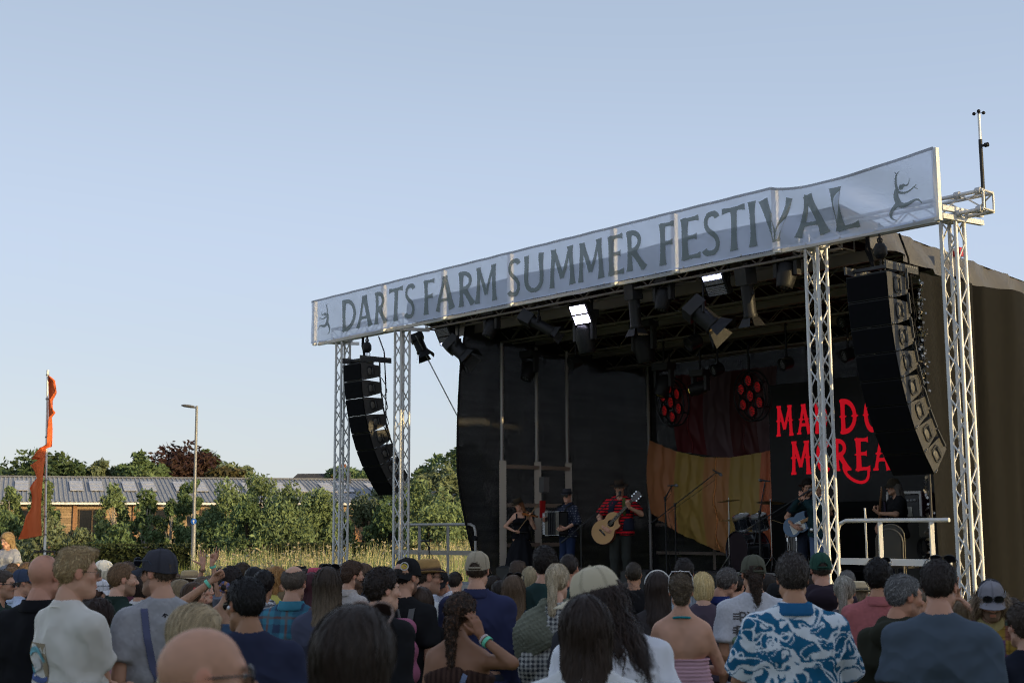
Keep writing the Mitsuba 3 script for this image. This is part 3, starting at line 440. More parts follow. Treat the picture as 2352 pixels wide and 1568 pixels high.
# right curtain
o = thing('side_curtain', 'tall dark curtain at the right of the stage, lit by the low sun', 'curtain'); P = []
for z in np.linspace(-0.2, 5.32, 26):
    f0 = 2.12 + 0.02 * z; r = []
    for x in np.linspace(0, 1, 150):
        t = f0 + 6.6 * x; top = RZf(1.95, t) - 0.20; zz = min(z, top); w = 0.26 * (meshkit.fbm(np.array([t * 1.35, zz * 0.10, 3.0]), 3, 7) - 0.5) + 0.085 * (meshkit.fbm(np.array([t * 4.6, zz * 0.22, 9.0]), 2, 8) - 0.5) * (1.2 - z / 9)
        r.append(S(1.62 + w + 0.14 * math.exp(-((t - 3.6 - 0.02 * z) / 0.10) ** 2), t, zz))
    P.append(r)
MB().grid(P, (0.0105, 0.0100, 0.0088)).build(part(o, 'cloth'), 'cloth')
m = MB(); rn = np.random.default_rng(5)                                              # the crinkled shiny front edge
for i in range(420): z = rn.uniform(0.2, 5.2); c = S(1.60 + rn.normal() * 0.025, 2.05 + 0.02 * z + rn.normal() * 0.03, z); m.box(c, (0.03, 0.004, 0.035), (0.30, 0.28, 0.25), np.linalg.qr(rn.normal(size=(3, 3)))[0])
m.build(part(o, 'sequin_edge'), 'chrome'); labels[o + '__sequin_edge'] = {'label': 'crinkled shiny edge strip of the curtain', 'kind': 'stuff'}
sbx(MB(), 1.45, 1.56, 2.95, 3.07, 5.62, 5.74, (0.4, 0.015, 0.015)).build(key('stage_roof__red_lamp'), 'gloss')

# ---------------------------------------------------------------- truss towers, beams, hoists
def tower(s, lab):
    o = thing('truss_tower', lab, 'truss tower', 'truss towers along the stage front'); m = MB()
    for c in truss(m, S(s, 0.55, -0.3), S(s, 0.55, 5.5), 0.19, 0.0235, 0.0105, ALU, 22): c.build(part(o, 'chord'), 'metal')
    k = part(o, 'bracing'); m.build(k, 'metal'); labels[k] = {'label': 'zigzag braces between the four chords', 'kind': 'stuff'}
    sbx(MB(), s - 0.3, s + 0.3, 0.25, 0.85, -0.32, -0.27, (0.3, 0.3, 0.3)).build(part(o, 'base_plate'), 'metal'); sbx(MB(), s - 0.13, s + 0.13, 0.42, 0.68, 5.5, 5.53, ALU).build(part(o, 'top_plate'), 'metal')
tower(0.15, 'outer right truss tower, nearest the camera, standing beside the curtain'); tower(2.12, 'inner right truss tower standing in front of the red lettered screen'); tower(11.27, 'inner left truss tower beside the mesh wall'); tower(13.22, 'outer left truss tower, farthest to the left')
for s0, s1, lab in ((-0.33, 2.3, 'aluminium truss beam over the right speakers'), (11.1, 13.45, 'aluminium truss beam over the left speakers')):
    o = thing('truss_beam', lab, 'truss beam'); m = MB()
    for c in truss(m, S(s0, 0.55, 5.66), S(s1, 0.55, 5.66), 0.22, 0.0235, 0.0105, ALU, 9): c.build(part(o, 'chord'), 'metal')
    k = part(o, 'bracing'); m.build(k, 'metal'); labels[k] = {'label': 'zigzag braces of the beam', 'kind': 'stuff'}
o = thing('wind_meter', 'slim mast with a small cup wind meter on the right end of the truss beam', 'wind meter'); b = S(-0.27, 0.55, 5.55)
MB().tube([b, b + [0, 0, 0.86]], 0.022, (0.02, 0.02, 0.02), 10).build(part(o, 'lower_mast'), 'satin'); MB().tube([b + [0, 0, 0.86], b + [0, 0, 1.17]], 0.017, (0.7, 0.7, 0.7), 10).build(part(o, 'upper_mast'), 'metal')
MB().tube([b + [0, 0, 0.78], b + [0, 0, 0.78] - ES * 0.07], 0.016, BLK, 8).lathe([(0, -.02), (.028, -.02), (.028, .02), (0, .02)], frame(b + [0, 0, 0.78] - ES * 0.075, [0, 0, 1], None, -ES), BLK, 10).build(part(o, 'clamp_knob'), 'satin')
m = MB()
for a in (10, 130, 250): d = np.array([math.cos(math.radians(a)), math.sin(math.radians(a)), 0]); m.tube([b + [0, 0, 1.19], b + [0, 0, 1.19] + d * 0.055], 0.004, BLK, 5).mesh(trimesh.creation.icosphere(2, 0.021), BLK, False, frame(b + [0, 0, 1.19] + d * 0.062, [1, 0, 0], None, [0, 0, 1]))
m.tube([b + [0, 0, 1.16], b + [0, 0, 1.2]], 0.012, BLK, 8).build(part(o, 'cups'), 'satin')
m = MB()
for x in (-0.27, 0.0):
    for z in (5.55, 5.77): m.lathe([(0.026, -.03), (.045, -.03), (.045, .03), (0.026, .03)], frame(S(x, 0.44, z), [0, 0, 1], None, ES), (0.5, 0.5, 0.5), 12)
m.build(part(o, 'clamps'), 'metal')
# ---------------------------------------------------------------- the banner
o = thing('header_banner', 'long pale banner reading DARTS FARM SUMMER FESTIVAL across the stage front', 'banner'); BL = 13.45; B0z, B1z = 5.44, 6.275
def sag(s): return (-0.125 * math.sin(math.pi * (np.clip((2.35 - s) / 2.35, 0, 1)) ** 0.75), -0.03 * math.sin(math.pi * np.clip((2.35 - s) / 2.35, 0, 1)))
def bpt(x, y, off=0.0):
    "x along the banner from its left end, y up it from 0 to 1"
    s = BL - x; a, b = sag(s); wob = 0.012 * math.sin(x * 2.3) * math.sin(y * 3) + (0.05 * math.sin(x * 5.1 + y * 4) * math.sin(math.pi * y) if s < 2.35 else 0) + 0.006 * math.sin(x * 9 + y * 7)
    return S(s, -0.035 - off - wob - (0.10 * math.sin(math.pi * np.clip((2.35 - s) / 2.35, 0, 1)) * y), (B0z + b) + (B1z + a - B0z - b) * y)
scene['mat_banner'] = {'type': 'mask', 'opacity': 0.72, 'bsdf': {'type': 'principledthin', 'base_color': {'type': 'rgb', 'value': (0.74, 0.75, 0.79)}, 'roughness': 0.6, 'diff_trans': 0.6, 'spec_trans': 0.0, 'specular': 0.3} if False else two({'type': 'principled', 'base_color': {'type': 'rgb', 'value': (0.68, 0.73, 0.88)}, 'roughness': 0.7, 'specular': 0.2})}
scene['mat_print'] = {'type': 'mask', 'opacity': 0.80, 'bsdf': two({'type': 'principled', 'base_color': {'type': 'rgb', 'value': (0.20, 0.235, 0.235)}, 'roughness': 0.7, 'specular': 0.2})}
scene['mat_hem'] = {'type': 'mask', 'opacity': 0.85, 'bsdf': two({'type': 'principled', 'base_color': {'type': 'rgb', 'value': (0.40, 0.41, 0.46)}, 'roughness': 0.7, 'specular': 0.2})}
xs = np.linspace(0, BL, 400); MB().grid([[bpt(x, y) for x in xs] for y in np.linspace(0.0, 1.0, 24)]).build(part(o, 'fabric'), 'banner')
for y0, y1 in ((0.955, 1.0), (0.0, 0.03)): MB().grid([[bpt(x, y, 0.004) for x in xs] for y in (y0, y1)]).build(part(o, 'hem'), 'hem' if y0 > 0.5 else 'banner')
m = MB()
for x in np.linspace(0.3, BL - 0.3, 26):
    for y in (0.975, 0.02): m.lathe([(0.008, 0), (.016, 0), (.016, .006), (.008, .006)], frame(bpt(x, y, 0.006), -ES, None, -ET), (0.7, 0.7, 0.72), 8)
m.build(part(o, 'grommets'), 'metal'); labels[o + '__grommets'] = {'label': 'small metal eyelets along both hems', 'kind': 'stuff'}
def on_banner(g, k, mat='print'):
    for q in getattr(g, 'geoms', [g]):
        pass
    m = MB()
    for q in getattr(g, 'geoms', [g]):
        if q.area < 1e-6: continue
        v, f = trimesh.creation.triangulate_polygon(densify(q, 0.06), engine='earcut'); m.add([bpt(x, y / (B1z - B0z), 0.010) for x, y in v], f)
    m.build(k, mat, smooth=False)
TXT = [('D', 12.37, 11.92), ('A', 11.9, 11.37), ('R', 11.32, 10.91), ('T', 10.87, 10.43), ('S', 10.4, 10.07), ('F', 9.83, 9.53), ('A', 9.5, 8.97), ('R', 8.88, 8.42), ('M', 8.44, 7.86), ('S', 7.62, 7.29), ('U', 7.21, 6.74), ('M', 6.63, 6.05), ('M', 6.0, 5.43), ('E', 5.36, 5.02), ('R', 4.97, 4.56),
       ('F', 4.33, 4.04), ('E', 3.93, 3.57), ('S', 3.55, 3.23), ('T', 3.19, 2.79), ('I', 2.74, 2.60), ('V', 2.56, 2.0), ('A', 1.99, 1.45), ('L', 1.38, 1.01)]
for ch, a, b in TXT: on_banner(fit(glyph(ch), BL - a, BL - b, 0.095, 0.70), part(o, 'letter'))
def dancer():                                                                        # the leaping figure with a raised arm and streaming hair
    P = lambda pts, a, b, f=0: stroke(pts, a, b, f, 16)
    return unary_union([P([(.60, .95), (.55, .80), (.55, .62)], .035, .06), P([(.60, .95), (.66, 1.0)], .03, .01), P([(.60, .95), (.56, 1.02)], .03, .01), Point(.64, .66).buffer(.055), P([(.56, .66), (.50, .52), (.52, .40), (.56, .30)], .09, .12), P([(.56, .58), (.74, .52), (.90, .57)], .055, .025), P([(.90, .57), (.98, .50)], .02, .01), P([(.90, .57), (.97, .60)], .02, .01),
                        P([(.67, .70), (.78, .66), (.84, .78)], .05, .008), P([(.55, .32), (.74, .27), (.90, .30), (1.02, .18)], .12, .015), P([(.54, .34), (.42, .20), (.40, .10), (.52, -.05)], .12, .012)])
on_banner(fit(affinity.scale(dancer(), -1, 1), BL - 13.19, BL - 12.75, 0.11, 0.71), part(o, 'dancer_emblem')); on_banner(fit(dancer(), BL - 0.62, BL - 0.18, 0.07, 0.68), part(o, 'dancer_emblem'))
for s in (13.43, 11.13, 9.37, 7.63, 5.30, 4.11, 2.35, 0.02):
    w = 0.075 if 0.1 < s < 13 else 0.06; sbx(MB(), s - w / 2, s + w / 2, 0.0, 0.07, B0z - 0.03, B1z - (0.0 if s < 0.1 or s > 13 else 0.02), (0.74, 0.73, 0.70)).build(part(o, 'frame_post'), 'satin')
for s0, s1 in ((0.06, 13.39),): sbx(MB(), s0, s1, 0.075, 0.12, B0z - 0.03, B0z + 0.02, ALU).build(part(o, 'bottom_bar'), 'metal')
for s in (0.03, 2.3, 11.1, 13.4):
    for z in (B0z + 0.06, B0z + 0.16)[: 2 if s < 1 else 1]: MB().bar(S(s, 0.12, z - 0.02), S(s, 1.03, z + 0.03), 0.05, 0.06, (0.72, 0.71, 0.68)).build(part(o, 'outrigger'), 'metal')

# ---------------------------------------------------------------- line arrays
def line_array(sc, lab):
    o = thing('line_array', lab, 'loudspeakers', 'hanging line arrays'); W, D, H, N = 0.58, 0.45, 0.33, 8; p = np.array([0.15, 4.96]); ang = [0.06, 0.12, 0.19, 0.26, 0.35, 0.45, 0.56, 0.68]
    for i in range(N):
        a = ang[i]; c, s_ = math.cos(a), math.sin(a); fd = np.array([-c, -s_]); dn = np.array([s_, -c])      # (t, z): forward, down
        def Q(x, f, d): q = p + fd * (-f) + dn * d; return S(sc - x, q[0], q[1])                               # x to the right, f back from the face, d down
        k = part(o, 'cabinet'); m = MB(); hb = H * 0.60; prof = [(0.0, 0.006), (0.0, H - 0.006), (0.09, H - 0.006), (D, H / 2 + hb / 2 - 0.02), (D, H / 2 - hb / 2 + 0.02), (0.09, 0.006)]
        prof = [(0.02, 0.006), (0.02, H - 0.006), (0.10, H - 0.006), (D, H * 0.5 + hb * 0.5), (D, H * 0.5 - hb * 0.5), (0.10, 0.006)]
        for sd in (-1, 1): v = [Q(sd * W / 2, f, d) for f, d in prof]; m.add(v, [[0, j, j + 1] if sd > 0 else [0, j + 1, j] for j in range(1, 5)], (0.055, 0.053, 0.050))
        for j in range(6): a_, b_ = prof[j], prof[(j + 1) % 6]; m.add([Q(-W / 2, *a_), Q(W / 2, *a_), Q(W / 2, *b_), Q(-W / 2, *b_)], [[0, 1, 2, 3]], (0.008, 0.008, 0.009) if j in (0, 1, 5) else (0.03, 0.029, 0.027))
        m.build(k, 'satin', smooth=False)
        g = MB(); g.add([Q(-W / 2 + .012, 0.006, .02), Q(W / 2 - .012, 0.006, .02), Q(W / 2 - .012, 0.006, H - .02), Q(-W / 2 + .012, 0.006, H - .02)], [[0, 1, 2, 3]], (0.004, 0.004, 0.005)); g.build(k + '__grille', 'matte', smooth=False)
        for sd in (1, -1):
            h = MB(); ct = Q(sd * (W / 2 + 0.004), 0.225, H / 2); ax = nrm(Q(sd * W / 2, 1, 0) - Q(sd * W / 2, 0, 0)); dz = nrm(Q(0, 0, 1) - Q(0, 0, 0)); out = -ES * sd; Fm = frame(ct, ax, None, out)
            oc = [(-.085, -.055), (-.055, -.10), (.055, -.10), (.085, -.055), (.085, .055), (.055, .10), (-.055, .10), (-.085, .055)]; rim = Polygon(oc).difference(Polygon([(x * .82, y * .82) for x, y in oc])); h.poly(rim, Fm, 0.012, (0.030, 0.030, 0.030))
            F3 = Fm.copy(); F3[:3, 3] -= out * 0.002; h.poly(Polygon([(x * .82, y * .82) for x, y in oc]), F3, 0.003, (0.014, 0.014, 0.014)); h.mesh(trimesh.creation.icosphere(2, 1.0), (0.10, 0.095, 0.085), False, Fm @ np.diag([.048, .066, .014, 1]) @ np.array([[1, 0, 0, -.5], [0, 1, 0, 0], [0, 0, 1, 0], [0, 0, 0, 1.0]]))
            h.tube([ct + ax * .035 - dz * .065 + out * .02, ct + ax * .035 + dz * .065 + out * .02], 0.012, (0.06, 0.06, 0.06), 8); h.build(k + ('__handle' if sd > 0 else '__handle_001'), 'satin')
        r = MB(); r.bar(Q(W / 2 + .012, D - .02, H * .05 - .07), Q(W / 2 + .012, D - .02, H * .62), 0.012, 0.035, (0.09, 0.09, 0.09), out); r.bar(Q(-W / 2 - .012, D - .02, H * .05 - .07), Q(-W / 2 - .012, D - .02, H * .62), 0.012, 0.035, (0.09, 0.09, 0.09), out)
        for f_ in (.04, .075): r.lathe([(0, 0), (.012, 0), (.012, .02), (0, .02)], frame(Q(W / 2, f_, H * .94), [0, 0, 1], None, -ES), (0.2, 0.2, 0.2), 8)
        r.build(k + '__rigging', 'metal'); labels[k + '__rigging'] = {'label': 'side link plates and bolts', 'kind': 'stuff'}; p = p + dn * H
    m = MB()
    for sd in (-1, 1):
        x = sc - sd * W / 2; sbx(m, x - 0.012, x + 0.012, 0.15, 0.85, 4.99, 5.09, (0.05, 0.05, 0.05))
        for q in range(14): sbx(m, x - 0.014, x + 0.014, 0.19 + q * 0.047, 0.215 + q * 0.047, 5.06, 5.078, (0.16, 0.16, 0.15))
    for t in (0.3, 0.62): sbx(m, sc - W / 2, sc + W / 2, t, t + 0.06, 5.03, 5.07, (0.04, 0.04, 0.04))
    m.build(part(o, 'fly_bar'), 'satin')
    for i in range(4): b0 = S(sc - W / 2 - 0.02, 0.62 + 0.02 * i, 4.7 - 0.3 * i); MB().tube([b0, b0 + ET * 0.09 + [0, 0, -0.12], b0 + ET * 0.13 + [0, 0, -0.25], b0 + ET * 0.05 + [0, 0, -0.36]], 0.008, BLK, 6).build(part(o, 'link_cable'), 'matte')
    MB().tube([S(sc - 0.2, 0.62, 5.5), S(sc - 0.25, 0.72, 5.2), S(sc - 0.28, 0.74, 4.6), S(sc - 0.25, 0.78, 3.6), S(sc - 0.2, 0.95, 2.9)], 0.013, BLK, 6).build(part(o, 'main_cable'), 'matte')
    h = thing('chain_hoist', f'black chain hoist and bundled cables above the {"right" if sc < 5 else "left"} speakers', 'hoist'); c = S(sc, 0.5, 5.30)
    MB().tube([c + [0, 0, 0.06], c + [0, 0, 0.35]], 0.016, BLK, 8).lathe([(0, 0.10), (.05, .09), (.085, .03), (.085, -.05), (.05, -.10), (0, -.11)], frame(c, [1, 0, 0], None, [0, 0, 1]), BLK, 14).mesh(trimesh.creation.torus(0.03, 0.009, 12, 6), BLK, True, frame(c + [0, 0, 0.13], [1, 0, 0], None, [0, 1, 0])).build(part(h, 'body'), 'satin')
    for dx in (0, 0.05):
        m = MB()
        for q in range(8 if dx == 0 else 7): m.mesh(trimesh.creation.torus(0.012, 0.004, 8, 5), (0.10, 0.10, 0.10), True, frame(c + [dx, 0, -0.11 - 0.022 * q], [1, 0, 0] if q % 2 else [0, 1, 0], None, [0, 1, 0] if q % 2 else [1, 0, 0]))
        m.build(part(h, 'chain'), 'metal')
    for q in range(4): a = S(sc + 0.16 + 0.03 * q, 0.5 + 0.03 * q, 5.6); MB().tube([a, a - [0, 0, 0.25] + ES * 0.03 * math.sin(q), a - [0, 0, 0.42] - ES * 0.05, S(sc + 0.1, 0.5, 5.08)], 0.014, BLK, 6).build(part(h, 'cable'), 'matte')
line_array(1.12, 'tall curved hang of black speakers at the right of the stage'); line_array(12.33, 'curved hang of black speakers between the two left towers')
o = thing('guy_wire', 'thin steel cable running down from the left roof corner behind the mesh wall', 'cable'); a = S(11.4, 0.95, 5.45); e = at(1235, 1300, 32); MB().tube([a, a + (e - a) * 0.5 - [0, 0, 0.05], e], 0.012, (0.35, 0.35, 0.35), 6).build(part(o, 'cable'), 'metal')
# ---------------------------------------------------------------- hand rails
def hand_rail(s0, s1, t, lab, open_right, cols):
    o = thing('hand_rail', lab, 'railing'); C1, C2 = cols; r = 0.028
    P = [S(s1, t, DK), S(s1, t, 1.85), S(s1 - 0.04, t, 1.94), S(s1 - 0.14, t, 1.98), S(s0 + (0.14 if not open_right else 0), t, 1.98)] + ([] if open_right else [S(s0 + 0.04, t, 1.94), S(s0, t, 1.85), S(s0, t, DK)])
    MB().tube(P, r, C1, 12).build(part(o, 'top_rail'), 'metal')
    MB().bar(S(s1 - 0.03, t, 1.46), S(s0, t, 1.46), 0.04, 0.085, C2).build(part(o, 'lower_rail'), 'metal')
    for f in ((0.33, 0.68) if not open_right else (0.4, 0.85)): s = s1 + (s0 - s1) * f; MB().bar(S(s, t - 0.002, DK), S(s, t - 0.002, 1.96), 0.05, 0.05, C1, (1, 0, 0)).build(part(o, 'post'), 'metal')
    for s in ((s1,) if open_right else (s1, s0)): MB().tube([S(s, t, 1.72), S(s - 0.02, t - 0.04, 1.74)], 0.045, BLK, 8).build(part(o, 'cable_tie'), 'matte')
hand_rail(0.75, 2.38, 1.15, 'white metal hand rail on the right wing of the stage', True, ((0.72, 0.70, 0.66), (0.72, 0.70, 0.66))); hand_rail(10.75, 13.3, 1.85, 'grey hand rail on the left wing of the stage', False, ((0.34, 0.32, 0.29), (0.30, 0.27, 0.23)))

# ---------------------------------------------------------------- draped backcloths
def drape(name, lab, strips, t0, seed):
    o = thing(name, lab, 'drape')
    for i, (sa, sb, ta, tb, ba, bb, col, seam) in enumerate(strips):
        P = []; n = 26
        for r in range(24):
            f = r / 23; row = []
            for c in range(n):
                x = c / (n - 1); s = sa + (sb - sa) * x; top = ta + (tb - ta) * x; bot = ba + (bb - ba) * x; z = top + (bot - top) * f
                fold = 0.035 * math.sin(z * 9 + 5 * abs(x - 0.5) ** 1.5 * 4 + seed + i * 2) * (0.3 + f) * (0.25 + math.sin(math.pi * x)) + 0.03 * math.sin(x * 17 + i + 0.6 * math.sin(z * 2)) * (1 - 0.4 * f); fold *= math.sin(math.pi * x); row.append(S(s, t0 + fold - 0.10 * math.sin(math.pi * f) , z))
            P.append(row)
        k = part(o, 'panel'); MB().grid(P, col).build(k, 'sheen' if False else 'satin')
        if seam: MB().tube([np.array(r[n // 2]) - ET * 0.012 for r in P], 0.007, np.array(col) * 2.2, 5).build(k + '__seam', 'satin')
BU, MA = (0.13, 0.022, 0.025), (0.12, 0.066, 0.072)
drape('burgundy_drape', 'burgundy and mauve striped cloth hanging high on the back of the stage', [(9.75, 8.97, 4.95, 4.9, 3.42, 3.3, BU, 1), (8.97, 8.30, 4.9, 4.9, 3.3, 3.2, MA, 0), (8.30, 7.66, 4.9, 4.9, 3.2, 3.2, (0.085, 0.022, 0.022), 1), (7.66, 7.2, 4.9, 4.9, 3.2, 3.25, MA, 0)], 6.25, 1)
OR, GO = (0.54, 0.21, 0.085), (0.46, 0.285, 0.07)
drape('orange_drape', 'orange and gold striped cloth hanging in a curve behind the drum kit', [(10.32, 9.59, 3.66, 3.40, 2.2, 1.80, OR, 0), (9.59, 8.86, 3.40, 3.25, 1.80, 1.55, GO, 0), (8.86, 8.22, 3.25, 3.22, 1.55, 1.35, (0.50, 0.22, 0.08), 1), (8.22, 7.48, 3.22, 3.28, 1.35, 1.30, (0.42, 0.27, 0.075), 0), (7.48, 7.18, 3.28, 3.32, 1.30, 1.30, (0.55, 0.16, 0.07), 0)], 6.05, 4)
drape('magenta_drape', 'small magenta cloth at the right end of the stage', [(3.15, 2.55, 3.2, 3.2, 1.2, 1.9, (0.30, 0.03, 0.10), 0)], 5.0, 2)
# ---------------------------------------------------------------- the screen
o = thing('led_screen', 'dark screen with MAD DOG MCREA in red western lettering at the back of the stage', 'screen')
sbx(MB(), 3.75, 7.08, 5.80, 5.95, 2.33, 4.48, (0.014, 0.013, 0.013)).build(part(o, 'panel'), 'satin'); sbx(MB(), 3.7, 7.12, 5.83, 5.97, 1.0, 2.33, (0.010, 0.010, 0.010)).build(part(o, 'stand_cloth'), 'matte')
scene['mat_redled'] = {'type': 'diffuse', 'reflectance': {'type': 'rgb', 'value': (0.3, 0.01, 0.01)}}
def led(k, m, rgb, mat='redled'): v, f, c, t = m.arrays(); scene[k] = mikit.ply((v, f), 'mat_' + mat, emitter={'type': 'area', 'radiance': {'type': 'rgb', 'value': tuple(float(x) for x in rgb)}})
FS = frame(S(7.08, 5.795, 2.33), -ES, None, -ET); RED = np.array((0.060, 0.0008, 0.0020))
for word, x0, y0, h, wd in (('MAD', 0.16, 1.20, 0.56, 1.22), ('DOG', 1.53, 1.16, 0.62, 1.4), ('MCREA', 0.46, 0.50, 0.60, 2.15)):
    ws = {'M': 1.15, 'A': 0.95, 'D': 0.95, 'O': 0.9, 'G': 0.95, 'C': 0.85, 'R': 0.95, 'E': 0.8}; tot = sum(ws[c] for c in word); x = x0
    for ch in word:
        w = wd * ws[ch] / tot; g = fit(glyph(ch, 0.17, 0.35, 0.13), x, x + w * 0.84, y0, y0 + h)
        if ch == 'R' and word == 'MCREA': g = g.union(stroke([(x + w * 0.5, y0 + h * .22), (x + w * .95, y0 - .14), (x + w * 1.45, y0 - .16), (x + w * 1.62, y0 + .02)], .06, .05))
        m = MB(); m.poly(g.buffer(0), FS, 0.004); led(part(o, 'letter'), m, RED); x += w
# ---------------------------------------------------------------- stage lights
scene['mat_lens'] = pr(0.15, 0.6, 0.0, {'type': 'rgb', 'value': (0.10, 0.10, 0.105)})
K1, K2 = (0.014, 0.014, 0.015), (0.030, 0.030, 0.031)
def clamp(o, c, top): MB().tube([c, [c[0], c[1], top]], 0.018, K1, 6).box([c[0], c[1], top], (0.06, 0.06, 0.06), K2, SA).build(part(o, 'clamp'), 'satin')
def strobe(s, z, t, lit, lab):
    o = thing('strobe_panel', lab, 'stage light', 'white strobe panels under the roof front'); f = nrm(-ET * 0.85 + np.array([0, 0, -0.45])); x = -ES; y = nrm(np.cross(f, x)); c = S(s, t, z); F = frame(c, x, y, f); A = (x, F[:3, 1], f)
    MB().box(c - f * 0.05, (0.42, 0.34, 0.10), K1, A).build(part(o, 'housing'), 'satin'); clamp(o, c - f * 0.1 + [0, 0, 0.05], z + 0.35)
    for q in (-1, 1): MB().bar(c + x * q * 0.23 - f * 0.05, c + x * q * 0.23 - f * 0.05 + [0, 0, 0.25], 0.02, 0.05, K1, ET).build(part(o, 'yoke'), 'satin')
    for i in range(12):
        y0 = -0.137 + i * 0.0245 + (0.012 if i > 5 else -0.012); m = MB(); m.box(c + F[:3, 1] * y0 + f * 0.004, (0.35, 0.016, 0.008), (0.30, 0.30, 0.32), A); k = part(o, 'led_bar')
        if i in lit: led(k, m, np.array((1.3, 1.25, 1.75)) if len(lit) > 6 else np.array((0.55, 0.6, 0.95)), 'white')
        else: m.build(k, 'satin')
scene['mat_white'] = {'type': 'diffuse', 'reflectance': {'type': 'rgb', 'value': (0.5, 0.5, 0.5)}}
strobe(10.86, 5.40, 1.2, (0, 1), 'strobe panel with only its bottom rows glowing, left under the roof'); strobe(7.25, 5.35, 1.2, range(12), 'fully lit square strobe panel under the middle of the roof'); strobe(4.39, 5.42, 1.2, (9, 10, 11), 'strobe panel with only its top rows glowing, near the inner right tower')
def cyl_light(o, c, d, L, r, nm='body', lens=None, col=K1): F = frame(c, np.cross(d, [0.3, 0.2, 0.9]), None, d); MB().lathe([(0, 0), (r * .8, 0), (r, L * .15), (r, L * .9), (r * 1.12, L * .92), (r * 1.12, L), (r * .9, L), (r * .88, L - .03), (0, L - .03)], F, col, 16).build(part(o, nm), 'satin'); return F
def fixture(kind, s, z, t, aim, lab, sc=1.0, lens=(0.10, 0.10, 0.105), top=5.62):
    cat = 'stage light'; o = thing({'head': 'moving_head_light', 'profile': 'profile_spotlight', 'fresnel': 'barn_door_spotlight', 'par': 'led_par_light', 'scan': 'moving_head_light'}[kind], lab, cat); c = S(s, t, z); d = nrm(ES * aim[0] + ET * aim[1] + np.array([0, 0, aim[2]])); top = max(top - 0.08 * (t - 1.2), z + 0.2)
    if kind in ('head', 'scan'):
        sbx(MB(), s - .16 * sc, s + .16 * sc, t - .12, t + .12, z + .20 * sc, z + .31 * sc, K2).build(part(o, 'base'), 'satin'); clamp(o, c + [0, 0, .31 * sc], max(top, z + .36 * sc))
        for q in (-1, 1): sbx(MB(), s + q * .15 * sc - .03, s + q * .15 * sc + .03, t - .05, t + .05, z - .06 * sc, z + .20 * sc, K2).build(part(o, 'yoke_arm'), 'satin')
        F = frame(c - d * .13 * sc, np.cross(d, [0.3, 0.2, 0.9]), None, d); MB().lathe([(0, 0), (.07 * sc, .005), (.115 * sc, .06 * sc), (.12 * sc, .20 * sc), (.105 * sc, .30 * sc), (.10 * sc, .34 * sc), (.085 * sc, .34 * sc), (.08 * sc, .32 * sc), (0, .33 * sc)], F, K1, 18).build(part(o, 'head'), 'satin')
        m = MB(); rr = .08 * sc; F4 = F.copy(); F4[:3, 3] += d * .331 * sc
        for i, (a, b) in enumerate([(0, 0)] + [(.045 * sc * math.cos(g), .045 * sc * math.sin(g)) for g in np.arange(6) * math.pi / 3]): m.lathe([(0, .008), (.016 * sc, .004), (.02 * sc, 0)], frame(F4[:3, 3] + F4[:3, 0] * a + F4[:3, 1] * b, F4[:3, 0], None, d), lens, 8)
        m.build(part(o, 'lens'), 'gloss')
    elif kind == 'par':
        cyl_light(o, c - d * .1, d, .2 * sc, .10 * sc); m = MB(); F4 = frame(c + d * .075 * sc, np.cross(d, [0.3, 0.2, 0.9]), None, d)
        for a, b in [(0, 0)] + [(.033 * sc * math.cos(g), .033 * sc * math.sin(g)) for g in np.arange(6) * math.pi / 3] + [(.066 * sc * math.cos(g), .066 * sc * math.sin(g)) for g in np.arange(11) * math.pi / 5.5]: m.lathe([(0, .008), (.009 * sc, .005), (.014 * sc, 0)], frame(F4[:3, 3] + F4[:3, 0] * a + F4[:3, 1] * b, F4[:3, 0], None, d), lens, 7)
        m.build(part(o, 'lenses'), 'gloss'); clamp(o, c, top)
    else:
        L = (.62 if kind == 'profile' else .42) * sc; r = (.09 if kind == 'profile' else .13) * sc; F = cyl_light(o, c - d * L / 2, d, L, r); MB().box(c - d * L * .42, (r * 2.3, r * 2.3, L * .38), K2, (F[:3, 0], F[:3, 1], d)).build(part(o, 'lamp_house'), 'satin'); clamp(o, c + [0, 0, .05], top)
        for q in (-1, 1): MB().bar(c + F[:3, 0] * q * r * 1.2, c + [0, 0, r * 1.8] + F[:3, 0] * q * r * .5, .02, .04, K2, ET).build(part(o, 'yoke'), 'satin')
        if kind == 'fresnel' or kind == 'profile':
            e = c + d * L / 2
            for q in range(4):
                a = F[:3, 0] if q % 2 == 0 else F[:3, 1]; a = a * (1 if q < 2 else -1); b = np.cross(d, a); w = r * 1.0; MB().add([e + a * w - b * w * .8, e + a * w + b * w * .8, e + a * w * 1.7 + d * r * 1.3 + b * w * 1.2, e + a * w * 1.7 + d * r * 1.3 - b * w * 1.2], [[0, 1, 2, 3]], K1).build(part(o, 'barn_door'), 'satin')
        MB().lathe([(0, .02), (r * .6, .012), (r * .85, 0)], frame(c + d * (L / 2 - .025), F[:3, 0], None, d), (0.30, 0.22, 0.12), 16).build(part(o, 'lens'), 'gloss')
fixture('scan', 9.49, 5.42, 1.2, (0.2, -.4, -1), 'slim moving light hanging left of centre, beside the left strobe panel'); fixture('profile', 8.25, 5.30, 1.2, (-.9, .4, -.55), 'long spotlight tilted down to the right, left of the lit strobe panel')
fixture('fresnel', 11.75, 5.36, 1.3, (-.35, .2, -.9), 'small spotlight hanging on the inner left tower', .8); fixture('fresnel', 10.5, 5.12, 1.25, (-.75, .2, -.6), 'spotlight with open barn doors below the left strobe panel', 1.0)
